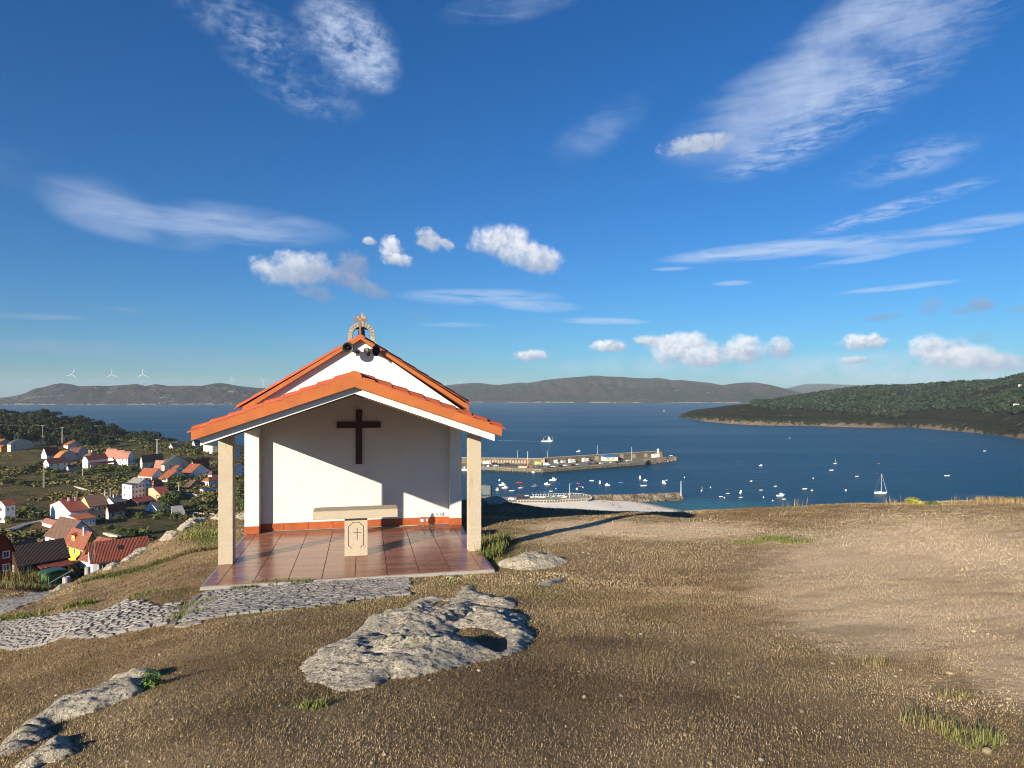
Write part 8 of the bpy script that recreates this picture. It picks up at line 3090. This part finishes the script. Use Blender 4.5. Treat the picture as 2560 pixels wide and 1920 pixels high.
for px, base, hpx, Y, lab in ((166, 1467, 28, 32.0, 'nearer grey slatted litter bin beside the green container'), (219, 1436, 21, 40.0, 'farther grey slatted litter bin below the white wall')):
    p = at(px, base, Y)
    h = hpx / F * Y
    e = tag(empty('litter_bin', (p.x, p.y, p.z - 0.05)), lab, 'litter bin', 'slatted litter bins on the lawn edge')
    r = h * 0.27
    for k in range(14):
        a = 2 * math.pi * k / 14
        g = MB()
        g.box((0, 0, 0), (r * 0.36, 0.03, h * 0.92))
        g.build('slat', steel_slat, e, loc=(r * math.sin(a), -r * math.cos(a), h * 0.5), rz=a)
    g = MB()
    g.lathe([(r * 0.9, h * 0.05), (r * 0.9, h * 0.9), (r * 0.75, h * 0.9), (r * 0.75, h * 0.2), (0, h * 0.2)], n=16)
    g.build('liner', horn_grey, e)
    g = MB()
    g.lathe([(r * 1.08, h * 0.93), (r * 1.08, h * 0.99), (r * 0.7, h * 1.0), (r * 0.7, h * 0.93)], n=16)
    g.build('rim', galv, e)
# dark framed panel standing on the hump behind the right column
p = at(1213, 1242, 31.0)
e = tag(empty('information_panel', (p.x, p.y, p.z - 0.1), R(-28)), 'dark framed information panel on legs behind the right porch column', 'panel')
dark_steel = mat('dark_painted_steel', (0.03, 0.033, 0.04), 0.5, 0.1)
g = MB()
for x in (-0.30, 0.30):
    g.box((x, 0, 0.18), (0.05, 0.05, 0.45))
g.build('leg', dark_steel, e)
g = MB()
for x in (-0.32, 0.32):
    g.box((x, 0, 0.42), (0.05, 0.06, 0.52))
g.box((0, 0, 0.17), (0.60, 0.06, 0.05))
g.box((0, 0, 0.67), (0.60, 0.06, 0.05))
g.build('frame', dark_steel, e)
g = MB()
g.box((0, 0.01, 0.42), (0.58, 0.02, 0.44))
g.build('board', mat('panel_board', (0.10, 0.13, 0.15), 0.35, 0.3, 8.0), e)

# rough grass and reeds on the bank above the lane, garden walls
def clump(px, py, Y, n, rx, ry, hgt, wid, green, label, name, cat, lean):
    """standing grass at a known distance on the bank beyond the lane"""
    x0 = (px - CX) / F * Y
    a, r = RS.rand(n) * 6.283, np.sqrt(RS.rand(n))
    X, Y_ = x0 + np.cos(a) * r * rx, Y + np.sin(a) * r * ry
    Z = ground(X, Y_) - 0.01
    tag(blades(name, X, Y_, hgt * (0.45 + 0.8 * RS.rand(n)), wid * (0.7 + 0.6 * RS.rand(n)), np.clip(lean * (0.3 + RS.rand(n)), 0, 0.95), np.clip(0.45 + 0.6 * (RS.rand(n) - 0.5), 0, 1), green * (0.4 + 0.6 * RS.rand(n)), None, Z=Z), label, cat)


clump(15, 1480, 24.5, 900, 1.1, 2.5, 0.30, 0.02, 0.6, 'rough grass on the bank at the left edge, beyond the lane', 'rough_grass', 'grass', 0.5)
clump(55, 1478, 27.0, 900, 0.8, 2.0, 0.28, 0.02, 0.55, 'brownish rough grass on the bank beside the reeds', 'rough_grass', 'grass', 0.5)
clump(66, 1470, 29.0, 420, 0.6, 1.2, 0.95, 0.022, 0.75, 'tall yellow green reeds before the dark brown house', 'reeds', 'reeds', 0.3)
clump(200, 1462, 36.0, 260, 0.6, 1.0, 0.30, 0.02, 0.7, 'rough grass between the two slatted bins', 'rough_grass', 'grass', 0.5)
gw = mat('garden_wall_stone', (0.33, 0.30, 0.26), 0.9, 0.25, 0.6, 0.05, 2.0)


def garden_wall(pts, h, label, m=gw, thick=0.35, posts=0):
    e = tag(empty('garden_wall', (0, 0, 0)), label, 'wall')
    Q = []
    for px, py in pts:
        x, Y, z = at_row(px, py)
        Q.append(Vector((x, Y, z)))
    for a, b_ in zip(Q[:-1], Q[1:]):
        d = b_ - a
        ang = math.atan2(d.y, d.x)
        n = Vector((-d.y, d.x, 0)).normalized() * thick / 2
        vs = [a - n, b_ - n, b_ + n, a + n]
        vs = [Vector((v.x, v.y, v.z - 1.0)) for v in vs] + [Vector((v.x, v.y, v.z + h)) for v in vs]
        g = MB()
        g.add(vs, [(3, 2, 1, 0), (4, 5, 6, 7), (0, 1, 5, 4), (1, 2, 6, 5), (2, 3, 7, 6), (3, 0, 4, 7)])
        g.build('wall_length', m, e)
    return e


garden_wall([(476, 1292), (560, 1296), (600, 1298)], 1.6, 'grey stone garden wall beyond the brow rocks')
garden_wall([(262, 1340), (300, 1348), (335, 1358)], 1.0, 'pale dry stone wall running behind the yellow house', mat('pale_wall_stone', (0.42, 0.38, 0.31), 0.9, 0.3, 0.8, 0.05, 2.0), 1.2)
garden_wall([(14, 1334), (60, 1318), (104, 1308)], 1.0, 'low white railing wall along the lane by the left edge', frame_w, 0.25)
garden_wall([(186, 1220), (230, 1232), (262, 1240)], 0.7, 'low stone wall crossing the rough field', gw, 0.6)
garden_wall([(425, 1232), (470, 1240), (500, 1246)], 1.4, 'grey wall beside the garden trees')
garden_wall([(500, 1254), (555, 1252)], 1.6, 'wall with red coping behind the column', mat('red_coping_wall', (0.40, 0.20, 0.15), 0.9, 0.1), 0.4)


# ------------------------------------------------------------------ say beside which house each bush stands
def name_bushes():
    houses = [(o.location, o['label']) for o in COL.objects if o.get('category') in ('house', 'shed') and o.parent is None]
    bushes = [o for o in COL.objects if o.get('category') == 'bush' and o.get('group')]

    def col_(p):
        return CX + F * p.x / p.y

    def row_(p):
        return HY + F * (EYE - p.z) / p.y
    for o in bushes:
        bx, by = col_(o.location), row_(o.location)
        best = min(houses, key=lambda h: (col_(h[0]) + 14 - bx) ** 2 + 2.5 * (row_(h[0]) - by) ** 2)
        dx, dy = bx - col_(best[0]) - 14, by - row_(best[0])
        side = ('right of' if dx > 0 else 'left of') if abs(dx) > 1.6 * abs(dy) else ('below' if dy > 0 else 'above')
        wpx = o.scale[0] / o.location.y * F
        size = 'small' if wpx < 25 else 'broad' if wpx > 38 else 'middling'
        w = ('the ' + best[1]).split()[:11]
        while w[-1] in ('a', 'the', 'of', 'and', 'with', 'in', 'at', 'by', 'on', 'before', 'beside', 'behind', 'two', 'or', 'between', 'left', 'its', 'large', 'white', 'dark', 'bright', 'below', 'joined', 'to', 'seen', 'blank', 'brown', 'red', 'orange', 'slate', 'three', 'wide'):
            w.pop()
        o['label'] = ' '.join([size, 'bush', side] + w).rstrip(',')


name_bushes()
